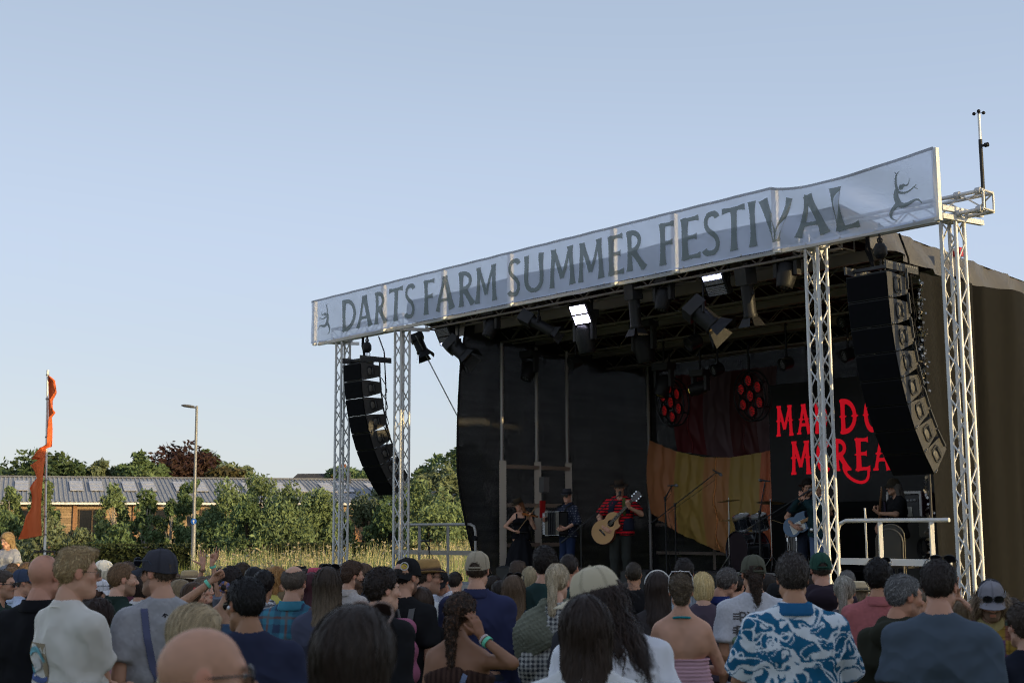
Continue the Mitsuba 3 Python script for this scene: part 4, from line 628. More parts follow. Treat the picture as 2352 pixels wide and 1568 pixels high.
fixture('head', 7.30, 5.02, 1.35, (0, .2, -1), 'large black moving head below the fully lit strobe panel', 1.35, top=5.6); fixture('profile', 6.02, 5.28, 1.2, (0, .1, -1), 'long spotlight hanging straight down right of the lit strobe panel'); fixture('head', 5.45, 5.40, 1.25, (.1, -.2, -1), 'moving head hanging behind the banner edge, right of centre', 1.05)
fixture('fresnel', 4.62, 4.98, 1.2, (-.7, .35, -.7), 'spotlight with barn doors tilted down below the right strobe panel', 1.1); fixture('profile', 3.78, 5.18, 1.2, (0, .15, -1), 'wide bodied spotlight hanging beside the inner right tower', 1.05); fixture('head', 3.08, 5.42, 1.2, (.1, -.2, -1), 'moving head closest to the inner right tower, catching the sun', 1.15)
fixture('head', 10.4, 4.88, 2.9, (0, -.5, -.8), 'dark moving head hanging against the mesh wall', 1.1, top=5.5); fixture('par', 9.15, 4.90, 2.9, (.3, -.8, -.4), 'small multi lens lamp below the middle strobe panel', 1.1); fixture('head', 7.35, 5.0, 2.8, (-.1, .1, -1), 'moving head with its head drooping, in the middle of the roof', 1.5); fixture('par', 6.2, 4.93, 2.8, (.35, -.8, -.4), 'multi lens lamp above the right red lamp cluster', 1.2)
for (s, z, t), lab in zip([(7.0, 4.66, 4.3), (5.5, 4.62, 4.3), (4.3, 5.18, 4.3), (4.28, 4.64, 4.3)], ('round lens lamp left of the red lamp cluster top', 'round lens lamp in front of the top of the screen', 'upper round lens lamp by the right speakers', 'lower round lens lamp by the right speakers')): fixture('par', s, z, t, (.35, -.85, -.3), lab, 1.0, (0.16, 0.16, 0.17))
fixture('head', 8.28, 4.52, 4.3, (.2, -.3, -1), 'moving head glowing faintly yellow between the red lamps', 1.2, (0.3, 0.26, 0.05)); fixture('head', 7.45, 4.38, 4.35, (.75, -.55, -.3), 'moving head throwing a yellow beam to the left', 1.0, (0.6, 0.55, 0.1))
for i, g in enumerate([(0, 0), (.03, .03), (-.03, .03), (.03, -.03), (-.03, -.03)]): d = nrm(ES * .75 - ET * .55 - np.array([0, 0, .3])); F = frame(S(7.45, 4.35, 4.38) + d * .215, np.cross(d, [.3, .2, .9]), None, d); m = MB(); m.lathe([(0, .006), (.012, 0)], frame(F[:3, 3] + F[:3, 0] * g[0] + F[:3, 1] * g[1], F[:3, 0], None, d), BLK, 8); led('moving_head_light_007__lamp' + (f'_{i:03d}' if i else ''), m, (0.9, 0.75, 0.10), 'white')
for s, z, t, lab in ((8.42, 4.20, 4.6, 'left round cluster of seven glowing red lamps'), (6.55, 4.17, 4.6, 'right round cluster of seven glowing red lamps')):
    o = thing('red_lamp_cluster', lab, 'stage light', 'red lamp clusters at the back of the stage'); d = nrm(-ET + ES * .25 - np.array([0, 0, .12])); c = S(s, t, z); F = frame(c, nrm(np.cross([0, 0, 1.0], d)), None, d); m = MB(); tr = trimesh.creation.torus(0.44, 0.014, 32, 6); m.mesh(tr, K1, True, F); F5 = F.copy(); F5[:3, 3] -= d * .12; m.mesh(tr, K1, True, F5)
    for a in np.arange(6) * math.pi / 3 + .5: q = F[:3, 0] * math.cos(a) + F[:3, 1] * math.sin(a); m.tube([c + q * .44, c + q * .44 - d * .12], .012, K1, 5).tube([c - d * .06, c + q * .43 - d * .06], .012, K1, 5)
    m.build(part(o, 'ring_frame'), 'satin'); MB().tube([c + [0, 0, .43], c + [0, 0, .9]], .02, K1, 6).build(part(o, 'clamp'), 'satin')
    for i in range(7):
        a = math.pi / 2 + (i - 1) * math.pi / 3; q = c if i == 0 else c + (F[:3, 0] * math.cos(a) + F[:3, 1] * math.sin(a)) * .27; k = part(o, 'cell'); Fc = F.copy(); Fc[:3, 3] = q; MB().lathe([(0, -.06), (.10, -.05), (.115, 0), (.095, .0), (.09, -.02), (0, -.02)], Fc, K1, 14).build(k, 'satin')
        m = MB()
        for r, n in ((0.0, 1), (.03, 6), (.058, 11), (.082, 15)):
            for j in range(n): g = 2 * math.pi * j / n; m.lathe([(0, .004), (.0085, 0)], frame(q + (F[:3, 0] * math.cos(g) + F[:3, 1] * math.sin(g)) * r - d * .016, F[:3, 0], None, d), BLK, 6)
        led(k + '__diodes', m, (1.3, 0.030, 0.035))

# ---------------------------------------------------------------- people: one body each, with hair, clothes and hats on it
def cap_flat(sd, a, b, r1, r2, k=0.03):
    "a sleeve or leg: a tapered capsule cut off flat at b"
    sd.cap(a, b, r1, r2, k); fn, lo, hi, _, op = sd.p.pop(); a, b = np.asarray(a, float), np.asarray(b, float); d = nrm(b - a)
    sd.p.append((lambda x, y, z: np.maximum(fn(x, y, z), (x - b[0]) * d[0] + (y - b[1]) * d[1] + (z - b[2]) * d[2]), lo, hi, k, op)); return sd
_hc = {}
def head_mesh(lod, fem):
    if (lod, fem) in _hc: return _hc[lod, fem]
    s = SDF((0.0052, 0.0082, 0.0125)[lod]); j = 0.9 if fem else 1.0
    s.ell((0, -.016, .035), (.076, .099, .089), .02); s.ell((0, .028, -.035), (.058 * j, .062, .086), .03)
    s.cap((-.012, .064, -.098), (.012, .064, -.098), .020 * j, None, .03)
    for q in (-1, 1):
        s.cap((q * .050 * j, .0, -.062), (q * .018, .058, -.100), .022, .018, .03); s.ell((q * .043, .058, -.018), (.022, .022, .02), .02)
    s.cap((-.036, .074, .026), (.036, .074, .026), .015 if not fem else .012, None, .018)
    for q in (-1, 1): s.ell((q * .032, .100, .006), (.019, .018, .012), .014, 1)
    s.cap((0, .083, .014), (0, .110, -.026), .009, .0125, .012)
    for q in (-1, 1): s.ell((q * .011, .099, -.031), (.010, .011, .008), .006)
    s.cap((-.017, .086, -.060), (.017, .086, -.060), .0075, None, .006, 0); s.cap((-.013, .085, -.071), (.013, .085, -.071), .008, None, .005)
    for q in (-1, 1):
        s.ell((q * .0315, .0775, .007), (.0138, .0138, .0120), .003)
        s.ell((q * .0785, -.012, .002), (.010, .021, .033), .008); s.ell((q * .090, -.004, .006), (.006, .010, .017), .004, 1)
    s.cap((0, -.022, -.05), (0, -.048, -.175), (.055 if not fem else .046), (.060 if not fem else .050), .025)
    _hc[lod, fem] = s.mesh(); return _hc[lod, fem]
def head_colors(v, skin, brow, beard, bcol, lips):
    sk = np.asarray(skin, float); x, y, z = np.abs(v[:, 0]), v[:, 1], v[:, 2]; c = np.repeat(sk[None], len(v), 0) * (0.94 + 0.12 * meshkit.noise(v * 60, 3))[:, None]
    red = np.clip(1 - np.hypot(x - .042, (z + .025) * 1.1) / .03, 0, 1) * (y > .03) + np.clip(1 - np.hypot(x, z + .028) / .02, 0, 1) * (y > .09) + (x > .078) * 0.8 * (np.abs(z) < .04); c *= 1 + red[:, None] * np.array([.10, -.14, -.16])
    m = (y > .083) & (x < .024) & (np.abs(z + .0655) < .010); c[m] = sk * np.array(lips)
    def put(m, col, a): c[m] = c[m] * (1 - a) + np.asarray(col) * a
    if beard: put((y > .0) & (z < -.040 + .04 * np.clip((.045 - y) / .05, 0, 1)) & (z > -.125) & ~((x < .02) & (np.abs(z + .0655) < .011)) & (x * .6 + .0 < .08), bcol, beard); put((y > .08) & (x < .03) & (z > -.057) & (z < -.040), bcol, beard)
    put((y > .066) & (x > .012) & (x < .052) & (np.abs(z - .0275 + (x - .03) ** 2 * 6) < .0055), brow, .85)
    e = np.hypot(np.hypot(x - .0315, y - .0775), z - .007) < .0150; f = e & (y > .083) & (np.abs(z - .006) < .0075); put(f, (.62, .58, .54), 1); put(f & (np.hypot(x - .0315, z - .006) < .0062), (.03, .022, .018), 1); put(e & (y > .08) & (z > .0130), sk * .35, .8)
    return c
def tris(f): f = np.asarray(f); return np.vstack([f[:, [0, 1, 2]], f[:, [0, 2, 3]]]) if f.shape[1] == 4 else f
def strands(v, f, N, L, flow, lift, col, rn, r=.0022, jt=.18, curl=0.0, grav=0.0, segs=4, col2=None, keep=None):
    "N tapered locks of hair growing out of the surface along the flow"
    f = tris(f); A = np.cross(v[f[:, 1]] - v[f[:, 0]], v[f[:, 2]] - v[f[:, 0]]); ar = np.linalg.norm(A, axis=1)
    if keep is not None: ar = ar * keep(v[f].mean(1))
    k = rn.choice(len(f), N, p=ar / ar.sum()); w = rn.dirichlet((1, 1, 1), N); p = (v[f[k]] * w[:, :, None]).sum(1); n = A[k] / (np.linalg.norm(A[k], axis=1, keepdims=True) + 1e-12); P = [p - n * .003]; q = p; ph = rn.uniform(0, 6.28, (N, 1)); LL = L * rn.uniform(.6, 1.25, (N, 1))
    jit = rn.normal(size=(N, 3)) * jt
    if jt < .1: KT = cKDTree(v); nv = normals(v, f); off = rn.uniform(-.001, .006, (N, 1)) if jt < .08 else rn.uniform(-.002, .010, (N, 1))
    for s in range(segs):
        d = flow(q) + jit; d = d - n * (d * n).sum(1, keepdims=True) * .9; d /= np.linalg.norm(d, axis=1, keepdims=True) + 1e-9; side = np.cross(n, d)
        d = d + n * lift * (1 - .6 * s / segs) + side * curl * np.sin(ph + s * 2.2) + n * curl * .7 * np.cos(ph + s * 2.2) + np.array([0, 0, -grav]) * s / segs; d /= np.linalg.norm(d, axis=1, keepdims=True) + 1e-9; q = q + d * LL / segs
        if jt < .1: _, k_ = KT.query(q); hn = nv[k_]; q = q - hn * ((q - v[k_]) * hn).sum(1, keepdims=True) + hn * off * ((s + 1) / segs if jt > .08 else 1)
        P.append(q)
    P = np.stack(P, 1); t = np.gradient(P, axis=1); t /= np.linalg.norm(t, axis=2, keepdims=True) + 1e-9; a = np.cross(t, n[:, None]); a /= np.linalg.norm(a, axis=2, keepdims=True) + 1e-9; b = np.cross(t, a)
    rad = r * rn.uniform(.6, 1.3, (N, 1, 1)) * np.array([1, 1, .9, .7, .2, .15, .1])[: segs + 1][None, :, None] if segs <= 6 else r
    V = P[:, :, None] + rad[:, :, None] * np.array([-2.0, 2.0])[None, None, :, None] * a[:, :, None]; m = segs + 1; i = np.arange(segs); q4 = np.stack([i * 2, i * 2 + 1, i * 2 + 3, i * 2 + 2], -1)
    F = (q4[None] + (np.arange(N) * m * 2)[:, None, None]).reshape(-1, 4); c = np.asarray(col)[None] * rn.uniform(.72, 1.22, (N, 1))
    if col2 is not None: u = rn.random((N, 1)) < .35; c = np.where(u, np.asarray(col2)[None] * rn.uniform(.7, 1.2, (N, 1)), c)
    return V.reshape(-1, 3), F, np.repeat(c, m * 2, 0)
_hair = {}
def hair_mesh(style, th, ln, lod):
    "the mass of the hair round the head, in head coordinates"
    kk = (style, th, ln, lod)
    if kk in _hair: return _hair[kk]
    s = SDF((.009, .012, .016)[lod])
    def line(x, y, z):                                                                # the lower edge of the hair: forehead, round the ears, nape
        zc = np.interp(y, [-.14, -.06, -.035, -.012, .012, .022, .045, .07, .11], [-.085, -.075, -.015, .030, .022, .0, .055, .072, .082]); return zc - z
    cuts = [line]
    if style in ('short', 'curly', 'quiff', 'balding'):
        s.ell((0, -.018, .037), (.076 + th, .099 + th, .089 + th * (1.25 if style != 'balding' else .2)), .01)
        if style == 'quiff': s.ell((0, .052, .108), (.052, .05, .024), .03); s.ell((0, -.02, .112), (.058, .085, .026), .03)
        if style == 'balding': cuts = [lambda x, y, z: np.maximum(line(x, y, z), .052 - np.hypot(x, (y + .03) * .8) if False else np.maximum(z - .075 - .2 * np.abs(x), -9 + 0 * y))]
    elif style in ('long', 'wavy', 'half'):
        s.ell((0, -.018, .037), (.076 + th, .099 + th, .089 + th), .01); L = ln
        s.cap((0, -.060, .02), (0, -.112, -L), .080, .074, .04, 0, (.84, 1.6, 1)); s.cap((0, -.115, -L * .6), (0, -.128, -L - .03), .068, .05, .03, 0, (.72, 1.9, 1))
        for q in (-1, 1): s.cap((q * .068, -.018, .02), (q * .085, -.045, -L * .85), .030, .028, .03)
        s.ell((0, .085, -.025), (.060, .078, .098), .012, 1); s.cap((0, .05, -.12), (0, .02, -.34), .085, .10, .01, 1); cuts = []
    elif style == 'bob':
        s.ell((0, -.018, .037), (.080 + th, .101 + th, .089 + th), .01); s.ell((0, -.035, -.03), (.092, .085, .095), .03); s.ell((0, .095, -.03), (.060, .085, .105), .012, 1); cuts = [lambda x, y, z: -.105 - z + 0 * x]
    elif style in ('pony', 'bun', 'curlypony'):
        s.ell((0, -.018, .037), (.076 + th, .099 + th, .089 + th), .01)
        if style == 'bun': s.ell((0, -.095, .045), (.075, .055, .075), .02); s.ell((0, -.10, -.03), (.055, .04, .07), .03)
        elif style == 'pony': s.ell((0, -.115, .075), (.030, .025, .028), .02); s.cap((0, -.13, .06), (0, -.145, -ln), .040, .022, .03, 0, (1, 1.2, 1))
        else: s.ell((0, -.10, -.045), (.035, .03, .04), .02); s.cap((0, -.105, -.06), (.01, -.12, -ln), .045, .030, .03)
    h = s.h; f0 = s.mesh(cuts)
    if style in ('pony', 'curlypony'):                                                # the tail hangs free of the hairline
        s2 = SDF(h); a_ = (0, -.125, .06) if style == 'pony' else (0, -.105, -.03); b_ = (0, -.145, -ln) if style == 'pony' else (.01, -.12, -ln); s2.cap(a_, b_, .040 if style == 'pony' else .048, .026, .03, 0, (1, 1.15, 1)); g0 = s2.mesh(); f0 = (np.vstack([f0[0], g0[0]]), np.vstack([f0[1], g0[1] + len(f0[0])]))
    _hair[kk] = f0; return f0
def hair_on(style, th, ln, lod, col, col2, rn, n):
    v, f = hair_mesh(style, th, ln, lod); v = v.copy(); nn = normals(v, f); ang = np.arctan2(v[:, 0], -(v[:, 1] + .02)); wav = style in ('curly', 'wavy', 'curlypony', 'bun')
    d = (meshkit.fbm(np.stack([ang * (9 if not ln else 14), v[:, 2] * (6 if not ln else 2.5), v[:, 0] * 0], 1), 3, int(rn.integers(99))) - .5) if not wav else (meshkit.fbm(v * 38, 3, int(rn.integers(99))) - .5)
    v += nn * (d * (.008 if not wav else .020))[:, None]; c = np.asarray(col)[None] * (.75 + .9 * (d + .5))[:, None] * .8
    if ln and style in ('long', 'half') and col2 is not None: t = np.clip((.04 - v[:, 2]) / (ln * 1.1), 0, 1)[:, None]; c = c * (1 - t) + np.asarray(col2) * t * (.6 + .8 * (d + .5))[:, None]
    mb = MB().add(v, f, c)
    if n:
        if style in ('long', 'half', 'bob', 'wavy', 'pony'): flow = lambda q: np.stack([q[:, 0] * (2.5 if style != 'pony' else 0), -.35 * (q[:, 2] > .05), -1.0 * (q[:, 2] < .10) - .15 - (.0)], 1) + np.stack([q[:, 0] * 6 * (q[:, 2] > .09), -q[:, 1] * 0, q[:, 2] * 0], 1)
        elif style in ('curly', 'bun', 'curlypony'): flow = lambda q: rn.normal(size=q.shape) + np.array([0, -.3, -.2])
        else: flow = lambda q: q - np.array([0, .01, .16]) + np.array([0, -.03, -.03])
        L = {'long': .13, 'half': .13, 'wavy': .10, 'bob': .07, 'pony': .08, 'curly': .026, 'bun': .022, 'curlypony': .035}.get(style, .022 + th * .5)
        lift = {'long': .025, 'half': .025, 'bob': .02, 'pony': .02, 'curly': .6, 'bun': .5, 'wavy': .10, 'curlypony': .4}.get(style, .28); curl = {'curly': .9, 'bun': .9, 'wavy': .55, 'curlypony': .9}.get(style, .06)
        V, F, C = strands(v, f, n, L, flow, lift, col, rn, (.0011, .0015, .0022)[lod], .05 if style in ('long', 'half', 'bob', 'pony') else .09 if style in ('short', 'quiff', 'balding') else .18, curl, .2 if ln else 0, 4, col2 if style not in ('long', 'half') else None)
        if style in ('long', 'half') and col2 is not None: t = np.clip((.04 - V[:, 2]) / (ln * 1.1), 0, 1)[:, None]; C = C * (1 - t) + np.asarray(col2) * t * (C.mean(1, keepdims=True) / np.mean(col))
        mb.add(V, F, C)
    return mb
_hd = {}
def hand_mesh(pose, h):
    if (pose, h) in _hd: return _hd[pose, h]
    s = SDF(h); X = (-.028, -.0095, .0095, .027); K = (.088, .092, .088, .080); Ls = ((.042, .026, .020), (.046, .029, .021), (.042, .027, .020), (.033, .020, .018))
    cu = {'relax': (.35, .5, .35), 'open': (.05, .10, .08), 'grip': (1.15, 1.25, .7), 'fist': (1.45, 1.6, 1.0), 'point': (1.3, 1.4, .8), 'peace': (1.35, 1.5, .9)}[pose]
    for i in range(4):
        s.cap((X[i] * .7, .008, 0), (X[i], K[i], 0), .0135, .0125, .012); p = np.array([X[i], K[i], 0]); a = 0.0; c = (.06, .1, .05) if (pose == 'peace' and i < 2) else cu; sp = (X[i] * (9 if pose in ('open', 'peace') else 3)); r = (.0095, .0098, .0093, .0082)[i]
        for jn in range(3): a += c[jn]; q = p + np.array([math.sin(sp) * math.cos(a), math.cos(a) * math.cos(sp), -math.sin(a)]) * Ls[i][jn]; s.cap(p, q, r, r * .88, .004); p = q; r *= .9
    b = np.array([-.024, .022, -.006]); w = {'open': (-.85, .5, -.15), 'fist': (-.1, .7, -.75), 'grip': (-.35, .55, -.8)}.get(pose, (-.6, .75, -.35)); p = b
    for jn, (l, r) in enumerate(((.042, .0135), (.032, .011), (.026, .0095))): q = p + nrm(np.array(w) + np.array([.25, .1, -.1]) * jn * (0 if pose == 'open' else 1)) * l; s.cap(p, q, r, r * .88, .008); p = q
    s.cap((0, -.03, 0), (0, .02, 0), .024, .026, .012, 0, (1, 1, 1.35)); _hd[pose, h] = s.mesh(); return _hd[pose, h]
def ik(a, w, pole, l1=.29, l2=.255):
    d = w - a; D = np.linalg.norm(d)
    if D > (l1 + l2) * .995: w = a + d / D * (l1 + l2) * .995; d = w - a; D = np.linalg.norm(d)
    x = (l1 * l1 - l2 * l2 + D * D) / (2 * D); y = math.sqrt(max(l1 * l1 - x * x, 0)); u = d / D; p = nrm(np.asarray(pole, float) - u * (np.asarray(pole, float) @ u)); return a + u * x + p * y, w
def RZ(a): c, s = math.cos(a), math.sin(a); return np.array([[c, -s, 0], [s, c, 0], [0, 0, 1.0]])
def RX(a): c, s = math.cos(a), math.sin(a); return np.array([[1.0, 0, 0], [0, c, -s], [0, s, c]])
def RY(a): c, s = math.cos(a), math.sin(a); return np.array([[c, 0, s], [0, 1.0, 0], [-s, 0, c]])
def ball_cap(mb, col, brim, back=False, opening=True, mesh=None, tall=0.0, brimless=False, bl=.078):
    R = RZ(math.pi) if back else np.eye(3); n, m = 13, 48; th = np.linspace(0, 1, n); ph = np.arange(m) * 2 * np.pi / m; T_, PH = np.meshgrid(th, ph, indexing='ij'); rr = np.sin(T_ * np.pi / 2) ** .72; zt, zr = .142 + tall, .022
    P = np.stack([.0905 * rr * np.cos(PH), -.012 + .110 * rr * np.sin(PH), zr + (zt - zr) * np.cos(T_ * np.pi / 2) ** .85 + .012 * np.sin(PH) * (T_ ** 3)], -1); P += (.0015 * np.sin(PH * 5 + T_ * 9) + .002 * np.sin(T_ * 14 + PH))[..., None] * nrm([.3, .3, 1])
    C = np.broadcast_to(np.asarray(col, float), P.shape).copy()
    if mesh is not None: C[np.sin(PH) < .25] = mesh
    for k in range(6): C[:, int(m * (k + .5) / 6) % m] *= .72
    i, j = np.meshgrid(np.arange(n - 1), np.arange(m), indexing='ij'); f = np.stack([i * m + j, i * m + (j + 1) % m, (i + 1) * m + (j + 1) % m, (i + 1) * m + j], -1).reshape(-1, 4); V = P.reshape(-1, 3)
    if opening: c = V[f].mean(1); f = f[~((c[:, 1] < -.05) & ((c[:, 0] / .044) ** 2 + ((c[:, 2] - .022) / .046) ** 2 < 1))]
    V = V @ R.T; mb.add(V, f[:, ::-1], C.reshape(-1, 3))
    e = P[-1]; mb.tube(np.vstack([e[:], e[:1]]) @ R.T * np.array([1, 1, 1]), .0035, np.asarray(col) * .8, 6)
    if opening: mb.tube(np.array([[.044 * math.sin(a), -.012 - .113 * math.cos(a * .43), .022 + .045 * math.cos(a)] for a in np.linspace(-1.57, 1.57, 12)]) @ R.T, .004, np.asarray(col) * .7, 6); mb.tube(np.array([[.045 * a, -.012 - .113 * math.cos(a * .43), .027] for a in np.linspace(-1, 1, 8)]) @ R.T, .009, np.asarray(col) * .85, 6)
    mb.mesh(trimesh.creation.icosphere(1, .007), np.asarray(col) * .9, False, frame([0, -.012, zt + .001], [1, 0, 0], None, [0, 0, 1]))
    if brimless: return mb
    rows = []
    for r in np.linspace(0, 1, 7): rows.append([[(.0905 + .004 * r) * math.sin(a), -.012 + (.110) * math.cos(a) + bl * r * (math.cos(a * .93) ** .8), .030 + .004 * math.cos(a) - .030 * abs(a) ** 2 * .75 * r * .7 - .022 * r] for a in np.linspace(-1.18, 1.18, 19)])
    rows = np.array(rows) @ R.T; mb.grid(rows, brim); mb.grid(rows[:, ::-1] - [0, 0, .004], np.asarray(brim) * .8); mb.tube(rows[-1] - [0, 0, .002], .003, np.asarray(brim) * .9, 6)
    return mb
def felt_hat(mb, col, band, crown=.115, brim=.062, pinch=.02, curl=.018, z0=.048, wide=1.0, stripes=None):
    m = 44; ph = np.arange(m) * 2 * np.pi / m; prof = [(.35, 1.0, 0), (.62, 1.02, 0), (.83, .97, 0), (.93, .80, 0), (.97, .45, 0), (1.0, .22, 1), (1.015, .02, 1), (1.02, .0, 0)]; rows = []; cols = []
    rows.append(np.repeat([[0, -.012, z0 + crown * .93]], m, 0)); cols.append(np.repeat([col], m, 0))
    for r, h, bnd in prof: x, y = .092 * r * np.cos(ph), .113 * r * np.sin(ph); zz = z0 + crown * h - pinch * (h > .6) * np.exp(-(x / .03) ** 2) * (1.2 - .5 * np.sin(ph)); x = x * (1 - (.16 * (h > .6)) * np.clip(np.sin(ph), 0, 1)); rows.append(np.stack([x, y - .012, zz], 1)); cols.append(np.repeat([band if bnd else col], m, 0))
    for r in np.linspace(0.15, 1, 7): x, y = (.094 + brim * wide * r) * np.cos(ph), (.115 + brim * r) * np.sin(ph); rows.append(np.stack([x, y - .012, z0 + curl * (np.abs(np.cos(ph)) ** 2) * r ** 2 - .012 * np.sin(ph) * r - .004 * r], 1)); cols.append(np.repeat([col if stripes is None or int(r * 6) % 2 else stripes], m, 0))
    mb.grid(np.array(rows)[:, ::-1], np.array(cols)[:, ::-1], True); mb.grid(np.array(rows[-7:]) - [0, 0, .004], np.asarray(cols[-7:]) * .8, True); mb.tube(np.vstack([rows[-1], rows[-1][:1]]) - [0, 0, .002], .0032, np.asarray(col) * .8, 5); return mb
def shades(mb, M, fr=(.012, .012, .012), lens=(.01, .01, .012), wire=False):
    "sunglasses: two lenses, a bridge and two temple arms, in head coordinates under M"
    W = lambda p: np.asarray(p, float) @ M[:3, :3].T + M[:3, 3]
    for q in (-1, 1):
        o = np.array([(a, b) for a, b in zip(.027 * np.cos(np.linspace(0, 6.283, 17)[:-1]), .021 * np.sin(np.linspace(0, 6.283, 17)[:-1]))]); o = np.sign(o) * np.abs(o) ** .8 * np.array([.027, .021]) ** .2; pts = np.array([[q * .033 + a, .104 - .10 * a * q * .25 - .0 * abs(b), .004 + b] for a, b in o])
        mb.add(W(np.vstack([pts, [[q * .033, .107, .004]]])), [[i, (i + 1) % 16, 16] for i in range(16)], lens); mb.add(W(np.vstack([pts - [0, .004, 0], [[q * .033, .102, .004]]])), [[(i + 1) % 16, i, 16] for i in range(16)], lens); mb.tube(W(np.vstack([pts, pts[:1]])), .0011 if wire else .0030, fr, 6)
        mb.tube(W([[q * .060, .098, .010], [q * .077, .075, .012], [q * .083, -.01, .014], [q * .080, -.030, -.006]]), .0012 if wire else .0026, fr, 6)
    mb.tube(W([[-.008, .108, .008], [0, .111, .011], [.008, .108, .008]]), .0013 if wire else .0028, fr, 6); return mb
HC = np.array([0, .02, 1.625]); PIV = np.array([0, -.02, 1.50])
STAGE_C = np.array([2.8, 21.8])
class Person: pass
def person(label, xy, h, yaw, top=('tee', (.5, .5, .5)), hair=('short', (.05, .035, .02)), skin=(.50, .31, .22), sex='m', hd=(0, 0, 0), hat=None, gl=None, arms=None, bot=(.03, .035, .05), lod=1, z0=None, w=1.0, beard=0, patt=None, lean=0.0, legs=True, group=None, name='person', nst=None, hh=None, seat=False, px=None):
    P = Person(); rn = np.random.default_rng(abs(hash((round(xy[0] * 100), round(xy[1] * 100)))) % 2 ** 31); P.rn = rn
    o = P.o = thing(name, label, 'person', group); sc = h / 1.740; z0 = G(xy[0], xy[1]) if z0 is None else z0; fem = sex == 'f'; bw = w * (.88 if fem else 1.0)
    Rb = RZ(yaw) @ RX(-lean); base = np.array([xy[0], xy[1], z0])
    P.W = W = lambda p: (np.asarray(p, float) * sc) @ Rb.T + base; P.sc = sc
    Rh = RZ(math.radians(hd[0])) @ RX(math.radians(hd[1])) @ RY(math.radians(hd[2])); P.H = Hd = lambda p: ((np.asarray(p, float) + HC - PIV) @ Rh.T + PIV)      # head coordinates -> body coordinates
    hs_ = .935 * (hh or 1.0); Hd0 = P.H; P.H = Hd = lambda p: Hd0(np.asarray(p, float) * hs_ * np.array([.97, 1, 1]) - np.array([0, 0, .006])); P.HW = lambda p: W(Hd(p)); P.HM = np.eye(4)
    sh = {q: np.array([q * .168 * bw, -.012, 1.378 if not fem else 1.365]) for q in (-1, 1)}; A = {}
    arms = arms or 'down'; spec = {}
    for q in (1, -1):
        a = arms if isinstance(arms, str) else arms.get(q, 'down')
        if isinstance(a, str): a = {'down': ((q * .202, .05, .86), (q * .2, -1, 0), (-q, 0, 0), 'relax'), 'front': ((q * .09, .27, 1.10), (q * .9, -.5, -.6), (-q * .4, 0, -1), 'grip'), 'folded': ((-q * .12, .20, 1.10 + .03 * q), (q * .8, -.1, -.7), (0, -1, -.2), 'relax'), 'pocket': ((q * .20, .08, .90), (q * .6, -1, .1), (-q, 0, 0), 'fist'), 'up': ((q * .24, .18, 1.95), (q, .2, -.3), (0, 1, 0), 'open'), 'phone': ((q * .07, .33, 1.42), (q * .7, 0, -1), (-q * .5, -.6, 0), 'grip'), 'hip': ((q * .22, .04, 1.0), (q, -.6, 0), (-q, 0, 0), 'fist')}[a]
        wr = np.array(a[0], float) * np.array([bw if abs(a[0][0]) > .15 else 1, 1, 1]); el, wr = ik(sh[q], wr, a[1]); A[q] = (sh[q], el, wr); spec[q] = a
    P.A = A
    # body
    s = SDF((.015, .023, .032)[lod] if top[0] not in ('tank', 'tube') else (.012, .014, .02)[lod]); nk = .052 if not fem else .045
    s.cap((0, -.028, 1.53), (0, -.036, 1.40), nk, nk + .012, .03); bare = top[0] in ('tube', 'tank', 'none'); tk = 0 if bare else -.028; s.cap((-.125 * bw, -.015, 1.375), (.125 * bw, -.015, 1.375), .056 + tk * .4, None, .05); s.cap((-.085 * bw, 0, 1.28), (.085 * bw, 0, 1.28), .106 + tk, None, .06); s.cap((-.065 * bw, 0, 1.10), (.065 * bw, 0, 1.10), (.098 if not fem else .083) + tk, None, .06); s.cap((-.085, -.01, .95), (.085, -.01, .95), .110 + tk, None, .06)
    for q in (-1, 1):
        s.cap((q * .02, -.03, 1.475), (q * .15 * bw, -.02, 1.392), .040, .042, .04); a, e, wr = A[q]; s.cap(a, e, .056 if not fem else .046, .042 if not fem else .036, .035); s.cap(e, wr, .043 if not fem else .036, .027 if not fem else .023, .012)
        if top[0] in ('tube', 'tank'): s.ell((q * .085, -.080, 1.32), (.045, .030, .075), .05); s.cap((q * .045, -.055, 1.24), (q * .045, -.045, 1.0), .040, .040, .05)
    if legs and bot is None:
        for q in (-1, 1): hp, kn, an = (np.array([q * .092, 0, .92]), np.array([q * .10, .02, .50]), np.array([q * .105, -.02, .09])) if not seat else (np.array([q * .10, 0, .92]), np.array([q * .2, .40, .90]), np.array([q * .22, .40, .48])); s.cap(hp, kn, .080, .056, .03); s.cap(kn, an, .054, .036, .03); s.cap(an + [0, -.03, -.05], an + [0, .15, -.06], .038, .032, .02)
    v, f = s.mesh(); mb = MB(); skin = np.asarray(skin, float) * np.array([1.0, .92, .82]); sk = skin; mb.add(W(v), f, sk[None] * (.93 + .14 * meshkit.noise(v * 30, 1))[:, None])
    hv, hf = head_mesh(lod, fem); mb.add(W(Hd(hv)), hf, head_colors(hv, skin, np.asarray(hair[1]) * .6 if hair else sk * .4, beard, np.asarray(hair[1]) * .8 if hair else (.1, .08, .06), (1.0, .72, .70) if not fem else (1.0, .55, .55)))
